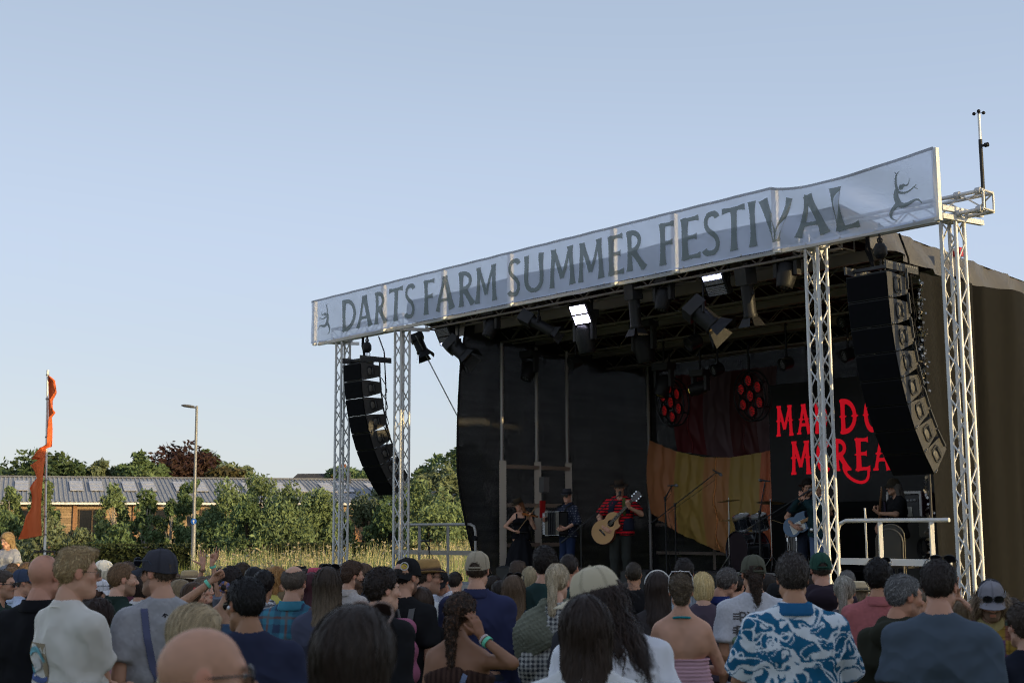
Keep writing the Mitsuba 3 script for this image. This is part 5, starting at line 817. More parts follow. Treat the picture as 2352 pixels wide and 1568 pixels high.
    for q in (-1, 1):
        a = spec[q]; gv, gf = hand_mesh(a[3], (.0065, .0085, .012)[lod] if not px else .0075); d = nrm(A[q][2] - A[q][1]) if len(a) < 5 else nrm(a[4]); pn = np.asarray(a[2], float); pn = nrm(pn - d * (pn @ d)); z = -pn; x = np.cross(d, z); M = np.stack([x, d, z], 1); k = .95 if not fem else .86
        g = gv * np.array([q * k, k, k]); mb.add(W(g @ M.T + A[q][2] + d * .012), gf if q > 0 else gf[:, ::-1], sk[None] * (.92 + .16 * meshkit.noise(gv * 60, 1))[:, None] * np.array([1.03, .97, .97])); P.__dict__['hand' + str(q)] = W(A[q][2] + d * .08); P.__dict__['hf' + str(q)] = Rb @ M
    mb.build(o + '__body', 'skin')
    # clothes
    kind, tc = top[0], np.asarray(top[1], float); ex = top[2] if len(top) > 2 else {}; lo = ex.get('loose', .016); s = SDF(ex.get('h', (.0115, .0145, .022)[lod]))
    if kind != 'none':
        zt = 1.22 if kind == 'tube' else 9
        if kind not in ('tube',):
            s.cap((-.118 * bw, -.015, 1.372), (.118 * bw, -.015, 1.372), .058 + lo * .6, None, .05)
            for q in (-1, 1): s.cap((q * .03, -.03, 1.470), (q * .145 * bw, -.02, 1.392), .040 + lo * .5, .044 + lo * .5, .04)
        if kind not in ('tube', 'tank'): s.cap((0, -.034, 1.445), (0, -.034, 1.38), nk + .022, nk + .034, .03)
        hem = ex.get('hem', .87); s.cap((-.085 * bw, 0, 1.28), (.085 * bw, 0, 1.28), .110 + lo, None, .06); s.cap((-.075 * bw, .0, 1.10), (.075 * bw, 0, 1.10), .104 + lo * 1.2 - (.012 if fem else 0), None, .07); s.cap((-.088, -.006, hem + .03), (.088, -.006, hem + .03), .112 + lo * 1.1, None, .07)
        if fem and kind != 'hoodie': s.ell((-.07, .085, 1.27), (.06, .05, .06), .03); s.ell((.07, .085, 1.27), (.06, .05, .06), .03)
        if ex.get('belly'): s.ell((0, .05, 1.08), (.13, ex['belly'], .15), .05)
        if kind in ('tee', 'long', 'hoodie', 'shawl'):
            for q in (-1, 1):
                a, e, wr = A[q]; s.ell(a, (.056 + lo * .5,) * 3, .03)
                if kind == 'tee': b = a + (e - a) * ex.get('sl', .72); cap_flat(s, a, b, .056 + lo * .7, .060 + lo * 1.1, .02)
                else: s.cap(a, e, .055 + lo * .7, .050 + lo * .8, .03); b = e + (wr - e) * ex.get('cuff', .93); cap_flat(s, e, b, .050 + lo * .8, .036 + lo * .5, .015)
        if kind == 'hoodie': s.ell((0, -.115, 1.425), (.125, .055, .075), .03); s.cap((-.07, -.03, 1.47), (.07, -.03, 1.47), .05, None, .03)
        if kind == 'dress': pass
        hz = lambda x, y, z: hem - z + .012 * np.sin(x * 14) + 0 * y
        cuts = [hz]
        if kind == 'tube': cuts.append(lambda x, y, z: z - 1.20 + 0 * x)
        if kind == 'tank': cuts.append(lambda x, y, z: z - 1.345 + .5 * np.clip(np.abs(x) - .06, 0, 1) + 0 * y)
        if kind in ('tee', 'long', 'shawl'): s.cap((0, -.020, 1.515), (0, .02, 1.62), .060 if not fem else .064, .09, .012, 1); s.ell((0, .05, 1.47), (.06, .06, ex.get('neck', .05)), .01, 1)
        if kind == 'hoodie': s.cap((0, -.005, 1.49), (0, .04, 1.60), .058, .08, .012, 1)
        v, f = s.mesh(cuts); nn = normals(v, f); sd = int(rn.integers(999)); am = ex.get('fold', .010) * 1.5
        q = v * np.array([7, 7, 4.5]) + np.stack([meshkit.noise(v * 5, sd), meshkit.noise(v * 5, sd + 7), v[:, 2] * 0], 1) * 1.6; r1 = 1 - np.abs(2 * meshkit.noise(q, sd + 3) - 1); r2 = 1 - np.abs(2 * meshkit.noise(q * 2.1 + 5, sd + 4) - 1)
        if kind != 'tube': v = v + nn * ((r1 ** 2.2 * am + r2 ** 2 * am * .45 - am * .6) * np.clip((1.50 - v[:, 2]) / .12, .15, 1))[:, None]
        else: v = v + nn * (.004 * np.sin(v[:, 2] * 260))[:, None]
        P.sv, P.sn = v, normals(v, f); c = tc[None] * (.93 + .14 * meshkit.fbm(v * 18, 2, sd))[:, None] if patt is None else patt(v, nn, tc)
        m = MB().add(W(v), f, c)
        if ex.get('collar'):
            g = np.linspace(0, 2 * math.pi, 25)[:-1] + math.pi / 2; r = (.066 if fem else .074)
            for kk, (dr, dz) in enumerate(((0, .030), (.010, .012), (.020, -.012))): pass
            P_ = np.array([[[(r + dr) * math.cos(a) * 1.02, -.026 + (r + dr) * math.sin(a) * 1.05, 1.478 + dz - .050 * max(0, math.sin(a)) ** 2] for a in g] for dr, dz in ((-.008, -.03), (-.004, .028), (.006, .030), (.022, -.016), (.018, -.03))]); m.grid(W(P_), np.asarray(ex['collar']) if np.ndim(ex['collar']) else tc, True)
        m.build(o + '__' + ex.get('name', {'tee': 't_shirt', 'long': 'shirt', 'hoodie': 'hoodie', 'tank': 'top', 'tube': 'tube_top', 'shawl': 'shirt'}.get(kind, 'top')), ex.get('mat', 'cloth'))
    if legs and bot is not None:
        s = SDF(.032 if lod else .024); s.cap((-.080, -.006, .93), (.080, -.006, .93), .104, None, .05)
        for q in (-1, 1): hp, kn, an = (np.array([q * .092, 0, .90]), np.array([q * .10, .02, .50]), np.array([q * .105, -.015, .10])) if not seat else (np.array([q * .10, 0, .92]), np.array([q * .2, .40, .90]), np.array([q * .22, .40, .50])); s.cap(hp, kn, .092, .072, .04); cap_flat(s, kn, an, .072, .062, .03)
        v, f = s.mesh([lambda x, y, z: z - .955 + 0 * x]); n2 = normals(v, f); v = v + n2 * (.008 * (1 - np.abs(2 * meshkit.noise(v * np.array([9, 9, 12]), 4) - 1)) - .004)[:, None]; MB().add(W(v), f, np.asarray(bot, float)).build(o + '__trousers', 'cloth')
        m = MB()
        for q in (-1, 1): an = np.array([q * .105, -.02, .09]) if not seat else np.array([q * .22, .40, .48]); s = SDF(.022); s.cap(an + [0, -.04, -.045], an + [0, .15, -.055], .046, .040, .02); v, f = s.mesh(); m = MB().add(W(v), f, (.04, .035, .03)); m.build(part(o, 'shoe'), 'satin')
    # hair, hat, glasses
    if hair and hair[0] not in ('bald',):
        th = {'short': .010, 'buzz': .004, 'quiff': .008, 'curly': .022, 'balding': .010, 'long': .017, 'half': .017, 'wavy': .026, 'bob': .016, 'pony': .010, 'bun': .012, 'curlypony': .012}[hair[0]]; th = hair[4] if len(hair) > 4 and hair[4] else th; ln = hair[2] if len(hair) > 2 and hair[2] else (.30 if hair[0] in ('long', 'half', 'wavy') else .2 if 'pony' in hair[0] else 0); c2 = hair[3] if len(hair) > 3 else None
        if hat: th = min(th, .006) if hair[0] not in ('wavy',) else .016
        n = (nst if nst is not None else ((3000, 1500, 500)[lod] if hair[0] in ('curly', 'bun', 'curlypony', 'wavy', 'long', 'half') else (2600, 1700, 500)[lod])); m = hair_on('short' if hair[0] == 'buzz' else hair[0], th, ln, lod, hair[1], c2, rn, n); v, f, c, t = m.arrays()
        if hat: q = v[f].mean(1); k = (q[:, 2] < .040) | ((q[:, 1] < -.06) & (np.abs(q[:, 0]) < .044) & (q[:, 2] < .066) & (np.linalg.norm(q - [0, -.015, .035], axis=1) < .116)); f = f[k]
        if hat: u_ = np.clip((v[:, 2] - .0) / .03, 0, 1)[:, None]; v[:, :2] = v[:, :2] * (1 - u_ * np.array([.05, .03]))
        MB().add(W(Hd(v)), f, c).build(o + '__hair', 'hair')
    if hat:
        m = MB(); hat[0](m, **hat[2]); v, f, c, t = m.arrays(); hr = hat[3] if len(hat) > 3 else (0, 0, 0); R = RZ(math.radians(hr[0])) @ RX(math.radians(hr[1])); MB().add(W(Hd((v - [0, 0, .06]) @ R.T + [0, 0, .06])), f, c).build(part(o, hat[1]), 'cloth')
    if gl:
        m = MB(); M = np.eye(4); mode = gl[0]
        if mode == 'head': M[:3, :3] = RX(math.radians(38)) * 1.08; M[:3, 3] = (0, -.012, .066)
        elif mode == 'back': M[:3, :3] = RX(math.radians(84)) * 1.08; M[:3, 3] = (0, -.022, .030)
        elif mode == 'cap': M[:3, :3] = np.eye(3) * 1.12; M[:3, 3] = (0, .008, .060)
        shades(m, M, *gl[1:]); v, f, c, t = m.arrays(); MB().add(W(Hd(v)), f, c).build(o + '__sunglasses', 'gloss')
    return P
def back_y(P, x, z, front=False):
    "the surface of the shirt over (x, z)"
    if not hasattr(P, 'kd'): P.kd = {}
    if front not in P.kd: k = P.sn[:, 1] > .15 if front else P.sn[:, 1] < -.15; P.kd[front] = (cKDTree(P.sv[k][:, [0, 2]]), P.sv[k][:, 1])
    T_, Y = P.kd[front]; d, i = T_.query(np.stack([x, z], -1), k=4); return (Y[i] / (d + .004)).sum(-1) / (1 / (d + .004)).sum(-1)
def decal(P, k, g, col, x0, z0, off=.004, mat='cloth', front=False, seg=.015):
    "a print lying on the shirt: polygons in metres right and up from (x0, z0) as seen by someone behind the wearer"
    m = MB()
    for q in getattr(g, 'geoms', [g]):
        if q.area < 1e-7: continue
        v, f = trimesh.creation.triangulate_polygon(q.segmentize(seg), engine='earcut'); sx = -1 if front else 1; x, z = x0 + sx * v[:, 0], z0 + v[:, 1]; y = back_y(P, x, z, front) + (off if front else -off); m.add(P.W(np.stack([x, y, z], 1)), f if not front else f[:, ::-1], col)
    m.build(k, mat)
def strap(P, k, pts, w, col, over=None, mat='cloth', off=.006):
    "a flat strap over the back through (x, z) points; over: points added in front of the shoulder"
    p = np.asarray(pts, float); t = np.linspace(0, len(p) - 1, 40); x, z = np.interp(t, np.arange(len(p)), p[:, 0]), np.interp(t, np.arange(len(p)), p[:, 1]); y = back_y(P, x, z) - off; c = np.stack([x, y, z], 1)
    for _ in range(6): c[1:-1, 1] = (c[:-2, 1] + 2 * c[1:-1, 1] + c[2:, 1]) / 4
    c[:, 1] -= .003; d = np.gradient(c, axis=0); d /= np.linalg.norm(d, axis=1, keepdims=True); s = np.cross(d, [0, 1.0, 0]); s /= np.linalg.norm(s, axis=1, keepdims=True) + 1e-9
    if over is not None: ov = np.asarray(over, float); c = np.vstack([ov[::-1], c]); s = np.vstack([np.repeat(s[:1], len(ov), 0), s])
    m = MB(); m.grid(P.W(np.stack([c - s * w / 2, c + s * w / 2], 1)), col); m.grid(P.W(np.stack([c + s * w / 2 + [0, .003, 0], c - s * w / 2 + [0, .003, 0]], 1)), np.asarray(col) * .8); m.build(k, mat)
def band(P, q, k, f, w, col, r=.030):
    "a wrist band round the forearm at fraction f from elbow to wrist"
    a, e, wr = P.A[q]; d = nrm(wr - e); c = e + (wr - e) * f; n = 20; x = nrm(np.cross(d, [.3, .9, .1])); y = np.cross(d, x); g = np.linspace(0, 6.2832, n + 1)[:-1]; MB().grid([[P.W(c + d * z + (x * math.cos(t) + y * math.sin(t)) * (r + b)) for t in g] for z, b in ((-w / 2, 0), (-w / 2, .003), (w / 2, .003), (w / 2, 0))], col, True).build(k, 'matte')

# ---------------------------------------------------------------- the band
def yaw_to(d): return math.atan2(-d[0], d[1])
FRONT = math.atan2(0.757, -0.653)                                                       # facing the crowd
def spot(s, t): p = S(s, t, 0); return (p[0], p[1])
def body_frame(P, c, x, z): return frame(P.W(c), P.W(np.asarray(c) + x) - P.W(c), None, P.W(np.asarray(c) + z) - P.W(c))
def guitar_shape(cut=True):
    g = unary_union([Point(-.13, 0).buffer(.20), Point(.12, 0).buffer(.148), sbox(-.1, -.115, .1, .115)]).buffer(.05).buffer(-.10).buffer(.05)
    if cut: g = g.difference(Point(.255, -.13).buffer(.095)).buffer(.01).buffer(-.01)
    return g
# acoustic guitarist
P = person('guitarist in a wide brimmed hat and red and black striped t-shirt at the stage front', spot(7.25, 2.05), 1.74, math.radians(163), ('tee', (.55, .012, .02), {'h': .0095, 'belly': .10, 'loose': .022, 'sl': .8}), ('short', (.06, .045, .03)), (.47, .27, .19), 'm', (14, -8, 4), (felt_hat, 'wide_brimmed_hat', dict(col=(.035, .022, .014), band=(.012, .010, .009), crown=.105, brim=.085, wide=.9)), None,
           {1: ((.20, .22, .97), (1, -.5, .1), (0, -1, 0), 'relax', (-.85, .25, -.45)), -1: ((-.19, .27, 1.30), (-1, -.3, -.8), (.3, -.7, .6), 'grip', (.2, .5, .75))}, (.03, .032, .028), 0, DK, 1.12, beard=.35, patt=lambda v, n, tc: np.where((np.sin(v[:, 2] * 2 * np.pi / .048)[:, None] > .15), np.array([[.012, .010, .012]]), tc[None]), name='person')
s = SDF(.013); s.cap((-.09, 0, 1.28), (.09, 0, 1.28), .140, None, .06); s.cap((-.09, .01, 1.06), (.09, .01, 1.06), .142, None, .06); s.cap((-.085, 0, .96), (.085, 0, .96), .15, None, .05); s.cap((-.115, -.015, 1.372), (.115, -.015, 1.372), .078, None, .05); s.ell((0, .2, 1.1), (.085, .2, .35), .02, 1); s.cap((0, 0, 1.45), (0, .03, 1.6), .08, None, .02, 1)
for q in (-1, 1): s.ell((q * .21, 0, 1.34), (.06, .14, .12), .02, 1)
v, f = s.mesh([lambda x, y, z: .93 - z]); MB().add(P.W(v), f, (.018, .020, .035)).build(P.o + '__waistcoat', 'cloth')
strapm = MB(); strapm.grid(P.W(np.array([[[-.10 - d + .0 * k, .135 + .03 * math.sin(k * .5) - .0, 1.46 - k * .045] for d in (-.025, .025)] for k in range(9)])), (.07, .09, .025)); strapm.build(P.o + '__guitar_strap', 'cloth')
o = thing('acoustic_guitar', 'acoustic guitar with a tan top and cutaway body held by the striped guitarist', 'guitar'); F = body_frame(P, (.15, .225, 1.0), (-.46, .04, .46), (.06, 1, .12)); g = guitar_shape(); k_ = P.sc; D = np.diag([k_, k_, k_, 1]); F = F @ D
B = F.copy(); B[:3, 3] -= F[:3, 2] * .10; MB().poly(g, B, .10, (.17, .055, .020)).build(part(o, 'body'), 'gloss'); B = F.copy(); B[:3, 3] += F[:3, 2] * .0; MB().poly(g.buffer(-.004).difference(Point(.065, 0).buffer(.048)), B, .003, (.48, .27, .11)).build(part(o, 'soundboard'), 'satin')
B[:3, 3] += F[:3, 2] * .002; MB().poly(Point(.065, 0).buffer(.048), B, .001, (.01, .008, .006)).poly(Point(.065, 0).buffer(.058).difference(Point(.065, 0).buffer(.048)), B, .0022, (.05, .03, .02)).build(part(o, 'sound_hole'), 'matte'); B[:3, 3] += F[:3, 2] * .002
MB().poly(sbox(-.155, -.07, -.125, .07), B, .008, (.03, .02, .015)).build(part(o, 'bridge'), 'satin'); MB().poly(sbox(.08, -.026, .58, .026), B, .012, (.035, .025, .02)).build(part(o, 'fretboard'), 'satin'); q = B.copy(); q[:3, 3] -= F[:3, 2] * .025; MB().poly(sbox(.2, -.024, .58, .024), q, .022, (.16, .07, .03)).build(part(o, 'neck'), 'satin')
MB().poly(Polygon([(.58, -.028), (.60, -.04), (.76, -.045), (.77, 0), (.76, .045), (.60, .04), (.58, .028)]), q, .02, (.03, .02, .018)).build(part(o, 'headstock'), 'gloss'); m = MB()
for i in range(3):
    for a in (-1, 1): m.poly(Point(.63 + i * .05, a * .055).buffer(.012), q, .015, (.75, .75, .75))
m.build(part(o, 'tuners'), 'chrome'); m = MB()
for i in range(6): y = -.02 + i * .008; m.tube([(B @ np.array([-.14, y, .014, 1]))[:3], (B @ np.array([.6, y, .014, 1]))[:3]], .0007, (.6, .55, .4), 4)
m.build(part(o, 'strings'), 'metal')
def mic(m, c, d, L=.17): d = nrm(d); F = frame(c, np.cross(d, [.3, .2, .9]), None, d); m.lathe([(0, -L), (.010, -L), (.016, -.02), (.020, -.015), (.025, 0), (.025, .028), (.015, .045), (0, .05)], F, [(.03, .03, .03)] * 5 + [(.16, .16, .165)] * 3, 12)
def mic_stand(base, pole, tip, lab, micd=None, tail=.25, dark=(.02, .02, .02), mc=None):
    o = thing('microphone_stand', lab, 'microphone stand'); b = np.asarray(base, float); top = b + [0, 0, pole]; tip = np.asarray(tip, float); MB().tube([b + [0, 0, .05], top], .011, dark, 8).build(part(o, 'pole'), 'satin')
    for a in (0.4, 2.5, 4.6): MB().tube([b + [0, 0, .18], b + [.26 * math.cos(a), .26 * math.sin(a), .012]], .009, dark, 6).build(part(o, 'leg'), 'satin')
    u = nrm(tip - top); MB().tube([top - u * tail, tip], .0085, dark, 8).tube([top - u * tail, top - u * (tail - .12)], .014, dark, 8).build(part(o, 'boom'), 'satin'); MB().lathe([(0, -.03), (.022, -.03), (.022, .03), (0, .03)], frame(top, [1, 0, 0], None, [0, 0, 1]), dark, 10).build(part(o, 'joint'), 'satin')
    k = thing('microphone', lab.replace('stand', 'microphone held by its stand') if False else 'microphone on the ' + lab, 'microphone'); m = MB(); mic(m, tip + nrm(micd if micd is not None else u) * .08, micd if micd is not None else u); m.build(part(k, 'body'), 'satin')
    MB().tube([tip, tip - [0, 0, .10] + u * -.05, top - u * tail * .3 - [0, 0, .05], b + [0.05, 0, .5], b + [.1, .05, .02]], .004, dark, 5).build(part(k, 'cable'), 'matte')
mo = P.HW((0, .14, -.07)); hb = P.hand1
mic_stand(S(7.55, 1.45, DK), 1.0, mo + (mo - P.HW((0, 0, -.07))) * .6, 'boom stand in front of the striped guitarist', P.HW((0, 0, -.05)) - mo, .42)
# fiddler
P = person('woman in a brown hat and black sleeveless dress playing a violin, leftmost of the band', spot(10.0, 2.3), 1.50, math.radians(178), ('tank', (.008, .008, .010), {'hem': .90, 'loose': .006}), ('long', (.20, .075, .03), .34, (.30, .14, .06)), (.56, .33, .24), 'f', (-28, -10, 14), (felt_hat, 'trilby', dict(col=(.05, .035, .02), band=(.02, .015, .01), crown=.11, brim=.05)), None,
           {1: ((.13, .22, 1.07), (1, -.35, .15), (0, -.4, -1), 'grip', (-.9, .5, .1)), -1: ((-.25, .24, 1.335), (-.5, .0, -1), (.6, -.5, .7), 'grip', (.15, .3, .9))}, None, 0, DK)
q = np.linspace(0, 2 * np.pi, 49)[:-1]; MB().grid(np.array([P.W(np.stack([(r + .012 * f * np.sin(q * 9 + f)) * np.cos(q), (r * .85 + .012 * f * np.sin(q * 9 + f)) * np.sin(q), np.full(48, z)], 1)) for r, z, f in ((.125, 1.06, 0), (.135, .98, .4), (.20, .80, 1), (.28, .58, 2), (.32, .36, 2.4))]), (.010, .010, .012), True).build(P.o + '__skirt', 'cloth')
MB().tube(P.W(np.array([[.148 * math.cos(a), .128 * math.sin(a), 1.04 + .01 * math.sin(a)] for a in np.linspace(0, 6.283, 25)])), .012, (.03, .028, .025), 6).build(P.o + '__belt', 'satin')
m = MB()
for a in (-1, 1): m.grid(P.W(np.array([[[a * x_, y, z] for x_ in (.075, .105)] for y, z in ((.115, 1.33), (.085, 1.41), (.0, 1.452), (-.08, 1.41), (-.105, 1.33))])), (.008, .008, .010))
m.build(P.o + '__dress_strap', 'cloth')
o = thing('violin', 'orange brown violin under the chin of the fiddler', 'violin'); F = body_frame(P, (-.13, .14, 1.445), (-.55, .75, -.16), (.25, .1, 1)) @ np.diag([P.sc] * 3 + [1]); vg = unary_union([Point(-.06, 0).buffer(.083), Point(.10, 0).buffer(.068), sbox(-.06, -.05, .1, .05)]).difference(unary_union([Point(.03, .10).buffer(.055), Point(.03, -.10).buffer(.055)])); B = F.copy(); B[:3, 3] -= F[:3, 2] * .035
MB().poly(vg, B, .035, (.30, .085, .02)).build(part(o, 'body'), 'gloss'); MB().poly(sbox(.03, -.012, .30, .012), F, .012, (.012, .010, .010)).build(part(o, 'fingerboard'), 'satin'); MB().poly(sbox(.16, -.011, .33, .011), B, .03, (.25, .08, .02)).poly(Polygon([(.33, -.012), (.37, -.016), (.385, 0), (.37, .016), (.33, .012)]), B, .03, (.22, .07, .02)).build(part(o, 'neck'), 'gloss')
MB().poly(sbox(-.13, -.018, -.05, .018), F, .012, (.012, .010, .010)).build(part(o, 'tailpiece'), 'satin'); MB().poly(sbox(-.008, -.022, -.002, .022), F, .03, (.4, .26, .12)).build(part(o, 'bridge'), 'satin')
for a in (-1, 1):
    for x in (.345, .365): MB().tube([(B @ np.array([x, a * .014, .015, 1]))[:3], (B @ np.array([x, a * .035, .015, 1]))[:3]], .004, (.02, .015, .01), 5).build(part(o, 'peg'), 'satin')
o = thing('violin_bow', 'pale violin bow crossing the violin steeply', 'bow'); a, b = P.hand1 + P.W((0, 0, 0)) * 0, P.W((-.36, .34, 1.62)); d = nrm(b - a); MB().tube([a - d * .06, b], .0055, (.42, .24, .10), 6).build(part(o, 'stick'), 'satin'); up = nrm(np.cross(d, np.cross([0, -1, 0], d))) * .02; MB().tube([a + d * .02 - up, b - up * .5], .003, (.75, .72, .62), 4).build(part(o, 'hair'), 'satin'); MB().bar(a - d * .02 - up * .4, a + d * .03 - up * .4, .014, .022, (.02, .02, .02)).build(part(o, 'frog'), 'satin')
# accordionist
dots = lambda v, n, tc: np.where(((np.abs((v[:, 0] * 22 + .5 * np.floor(v[:, 2] * 22)) % 1 - .5) < .13) & (np.abs((v[:, 2] * 22) % 1 - .5) < .13))[:, None], np.array([[.32, .32, .33]]), tc[None])
P = person('accordion player in a grey trilby, dark glasses and dotted navy shirt, turned to the left', spot(8.72, 2.25), 1.64, math.radians(128), ('long', (.020, .024, .042), {'h': .009, 'cuff': .45, 'collar': (.02, .024, .042), 'belly': .08}), ('buzz', (.05, .04, .03)), (.52, .30, .22), 'm', (26, -4, 0), (felt_hat, 'trilby', dict(col=(.040, .038, .042), band=(.012, .012, .014), crown=.10, brim=.045)), ('face',),
           {1: ((.20, .33, 1.15), (1, -.3, -.6), (-1, 0, 0), 'relax', (-.2, .6, .3)), -1: ((-.25, .27, 1.03), (-.8, -.6, -.3), (1, .2, 0), 'relax', (.35, .9, -.15))}, (.020, .032, .075), 0, DK, 1.1, patt=dots)
o = thing('accordion', 'black piano accordion with chrome trim and white keys strapped to its player', 'accordion'); F = body_frame(P, (0, .27, 1.12), (1, 0, 0), (0, 0, 1)); A_ = (F[:3, 0], F[:3, 1], F[:3, 2]); W_ = lambda x, y, z: P.W((x, .27 + y, 1.12 + z))
for nm, x, w, hgt in (('treble_case', .15, .09, .44), ('bass_case', -.15, .10, .40)): MB().box(W_(x, 0, 0), (w, .20, hgt), (.010, .010, .011), A_).build(part(o, nm), 'gloss')
for i in range(9): MB().box(W_(-.095 + i * .024, 0, 0), (.010, .215 - .03 * (i % 2), .40), (.02, .02, .022), A_).build(part(o, 'bellows__fold'), 'satin')
for x, nm in ((.20, 'grille'), (-.205, 'button_board')): MB().box(W_(x, 0, 0), (.012, .16, .36), (.03, .03, .03), A_).build(part(o, nm), 'satin')
for i in range(14): MB().box(W_(.22, .09, -.19 + i * .028), (.10, .018, .024), (.34, .33, .32), A_).build(part(o, 'key'), 'satin')
for z in (-.21, .21): MB().bar(W_(-.2, .105, z), W_(.2, .105, z), .006, .008, (.4, .4, .4)).build(part(o, 'trim'), 'metal')
for q_ in (-1, 1): MB().tube(P.W(np.array([[q_ * .12, .2, 1.30], [q_ * .135, .12, 1.42], [q_ * .13, -.02, 1.47], [q_ * .11, -.13, 1.38], [q_ * .06, -.15, 1.2]])), .016, (.015, .015, .015), 6).build(part(o, 'shoulder_strap'), 'satin')
# drum riser, drums, drummer
o = thing('drum_riser', 'low black platform under the drum kit', 'platform'); sbx(MB(), 4.7, 7.15, 3.55, 6.0, DK, 1.18, (.016, .016, .016)).build(part(o, 'top'), 'matte'); sbx(MB(), 4.69, 7.16, 3.53, 3.56, 1.14, 1.183, (.22, .21, .20)).build(part(o, 'edge'), 'metal')
RZ_ = 1.183
def drum(name, lab, c, ax, r, L, col, head, feet=False, hoop=(.7, .7, .7)):
    o = thing(name, lab, 'drum'); F = frame(c, np.cross(ax, [.2, .3, .9]), None, ax); MB().lathe([(r, -L / 2), (r * 1.004, 0), (r, L / 2)], F, col, 28).build(part(o, 'shell'), 'gloss')
    for z, nm in ((L / 2, 'front_head'), (-L / 2, 'rear_head')): MB().lathe([(0, z), (r * .985, z)] if z > 0 else [(r * .985, z), (0, z)], F, head, 28).build(part(o, nm), 'satin')
    for z in (L / 2, -L / 2): MB().lathe([(r * 1.0, z - .018), (r * 1.035, z - .018), (r * 1.035, z + .018), (r * .985, z + .018), (r * .985, z)], F, hoop, 28).build(part(o, 'hoop'), 'chrome' if hoop[0] > .3 else 'gloss')
    for i in range(8): a = i * math.pi / 4 + .2; d = F[:3, 0] * math.cos(a) + F[:3, 1] * math.sin(a); MB().tube([F[:3, 3] + d * r * 1.04 - F[:3, 2] * L * .5, F[:3, 3] + d * r * 1.04 + F[:3, 2] * L * .5], .004, (.7, .7, .7), 5).bar(F[:3, 3] + d * r * 1.03 + F[:3, 2] * L * .2, F[:3, 3] + d * r * 1.03 + F[:3, 2] * L * .36, .02, .03, (.7, .7, .7), d).build(part(o, 'lug'), 'chrome')
    return o
fw = -ET; drum('bass_drum', 'large bass drum with a dark maroon front head facing the crowd', S(6.32, 4.15, RZ_ + .33), nrm(fw + ES * .28), .32, .42, (.010, .010, .012), (.022, .012, .016), hoop=(.02, .02, .022))
for s_, lab in ((6.46, 'left black rack tom with chrome hoops above the bass drum'), (6.10, 'right black rack tom with chrome hoops above the bass drum')): drum('tom_drum', lab, S(s_, 4.2, RZ_ + .80), nrm(np.array([0, 0, 1]) + fw * .35), .145, .22, (.018, .020, .026), (.35, .35, .34))
drum('snare_drum', 'shallow snare drum beside the drummer', S(5.62, 4.55, RZ_ + .62), nrm([0.05, 0, 1]), .165, .13, (.3, .3, .3), (.5, .5, .48)); drum('floor_tom', 'black floor tom at the right of the drum kit', S(5.4, 4.35, RZ_ + .42), nrm([0, 0.05, 1]), .19, .36, (.012, .012, .014), (.4, .4, .38))
def cymbal(c, r, lab, tilt=(0, 0, 1)):
    o = thing('cymbal', lab, 'cymbal'); F = frame(c, np.cross(tilt, [.2, .9, .1]), None, tilt); MB().lathe([(0, .018), (.03, .016), (.04, .006), (r, -.012)], F, (.32, .22, .08), 26).build(part(o, 'disc'), 'metal'); b = np.array([c[0], c[1], RZ_]); MB().tube([np.asarray(c) + [0, 0, .05], b + [0, 0, .1]], .010, (.5, .5, .5), 8).build(part(o, 'stand'), 'chrome')
    for a in (0.2, 2.3, 4.4): MB().tube([b + [0, 0, .25], b + [.2 * math.cos(a), .2 * math.sin(a), .01]], .008, (.5, .5, .5), 6).build(part(o, 'leg'), 'chrome')
cymbal(S(5.7, 4.0, 2.31), .23, 'thin cymbal in front of the drummer', (.06, .1, 1)); cymbal(S(6.75, 4.2, 2.36), .20, 'cymbal above the left side of the drum kit', (-.1, .05, 1)); cymbal(S(6.6, 4.0, 2.02), .17, 'pair of hi-hat cymbals at the left of the kit'); cymbal(S(5.25, 4.5, 2.1), .22, 'cymbal half hidden by the band at the right of the kit', (.1, .1, 1))
o = thing('drum_stool', 'round padded stool the drummer sits on', 'stool'); c = S(5.75, 5.05, RZ_); MB().lathe([(0, .60), (.15, .60), (.17, .57), (.17, .53), (0, .52)], frame(c, [1, 0, 0], None, [0, 0, 1]), (.012, .012, .012), 20).build(part(o, 'seat'), 'satin'); MB().tube([c, c + [0, 0, .53]], .02, (.4, .4, .4), 8).build(part(o, 'post'), 'chrome')
for a in (0, 2.1, 4.2): MB().tube([c + [0, 0, .3], c + [.22 * math.cos(a), .22 * math.sin(a), .01]], .01, (.4, .4, .4), 6).build(part(o, 'leg'), 'chrome')
P = person('bearded drummer in a brown hat and black t-shirt seated behind the drum kit', spot(5.75, 5.05), 1.76, FRONT + .35, ('tee', (.014, .013, .013), {'sl': .75}), ('short', (.05, .03, .02)), (.47, .26, .18), 'm', (18, -8, 0), (felt_hat, 'hat', dict(col=(.045, .032, .024), band=(.02, .015, .012), crown=.10, brim=.05)), ('face',), {1: ((.22, .36, 1.05), (1, -.3, -.6), (0, 0, -1), 'grip'), -1: ((-.2, .36, 1.02), (-1, -.3, -.6), (0, 0, -1), 'grip')}, (.02, .02, .022), 1, RZ_ - .27, 1.05, beard=.75, seat=True)
m = MB(); F = frame(P.W((-.06, back_y(P, np.array([-.06]), np.array([1.25]), True)[0] + .004, 1.25)), P.W((-1, 0, 0)) - P.W((0, 0, 0)), None, P.W((0, 1, 0)) - P.W((0, 0, 0))); m.poly(Point(0, 0).buffer(.055).difference(Point(0, .01).buffer(.03)), F, .002, (.55, .55, .52)); m.build(P.o + '__shirt_badge', 'matte')
o = thing('drum_sticks', 'pair of drum sticks in the hands of the drummer', 'drum sticks')
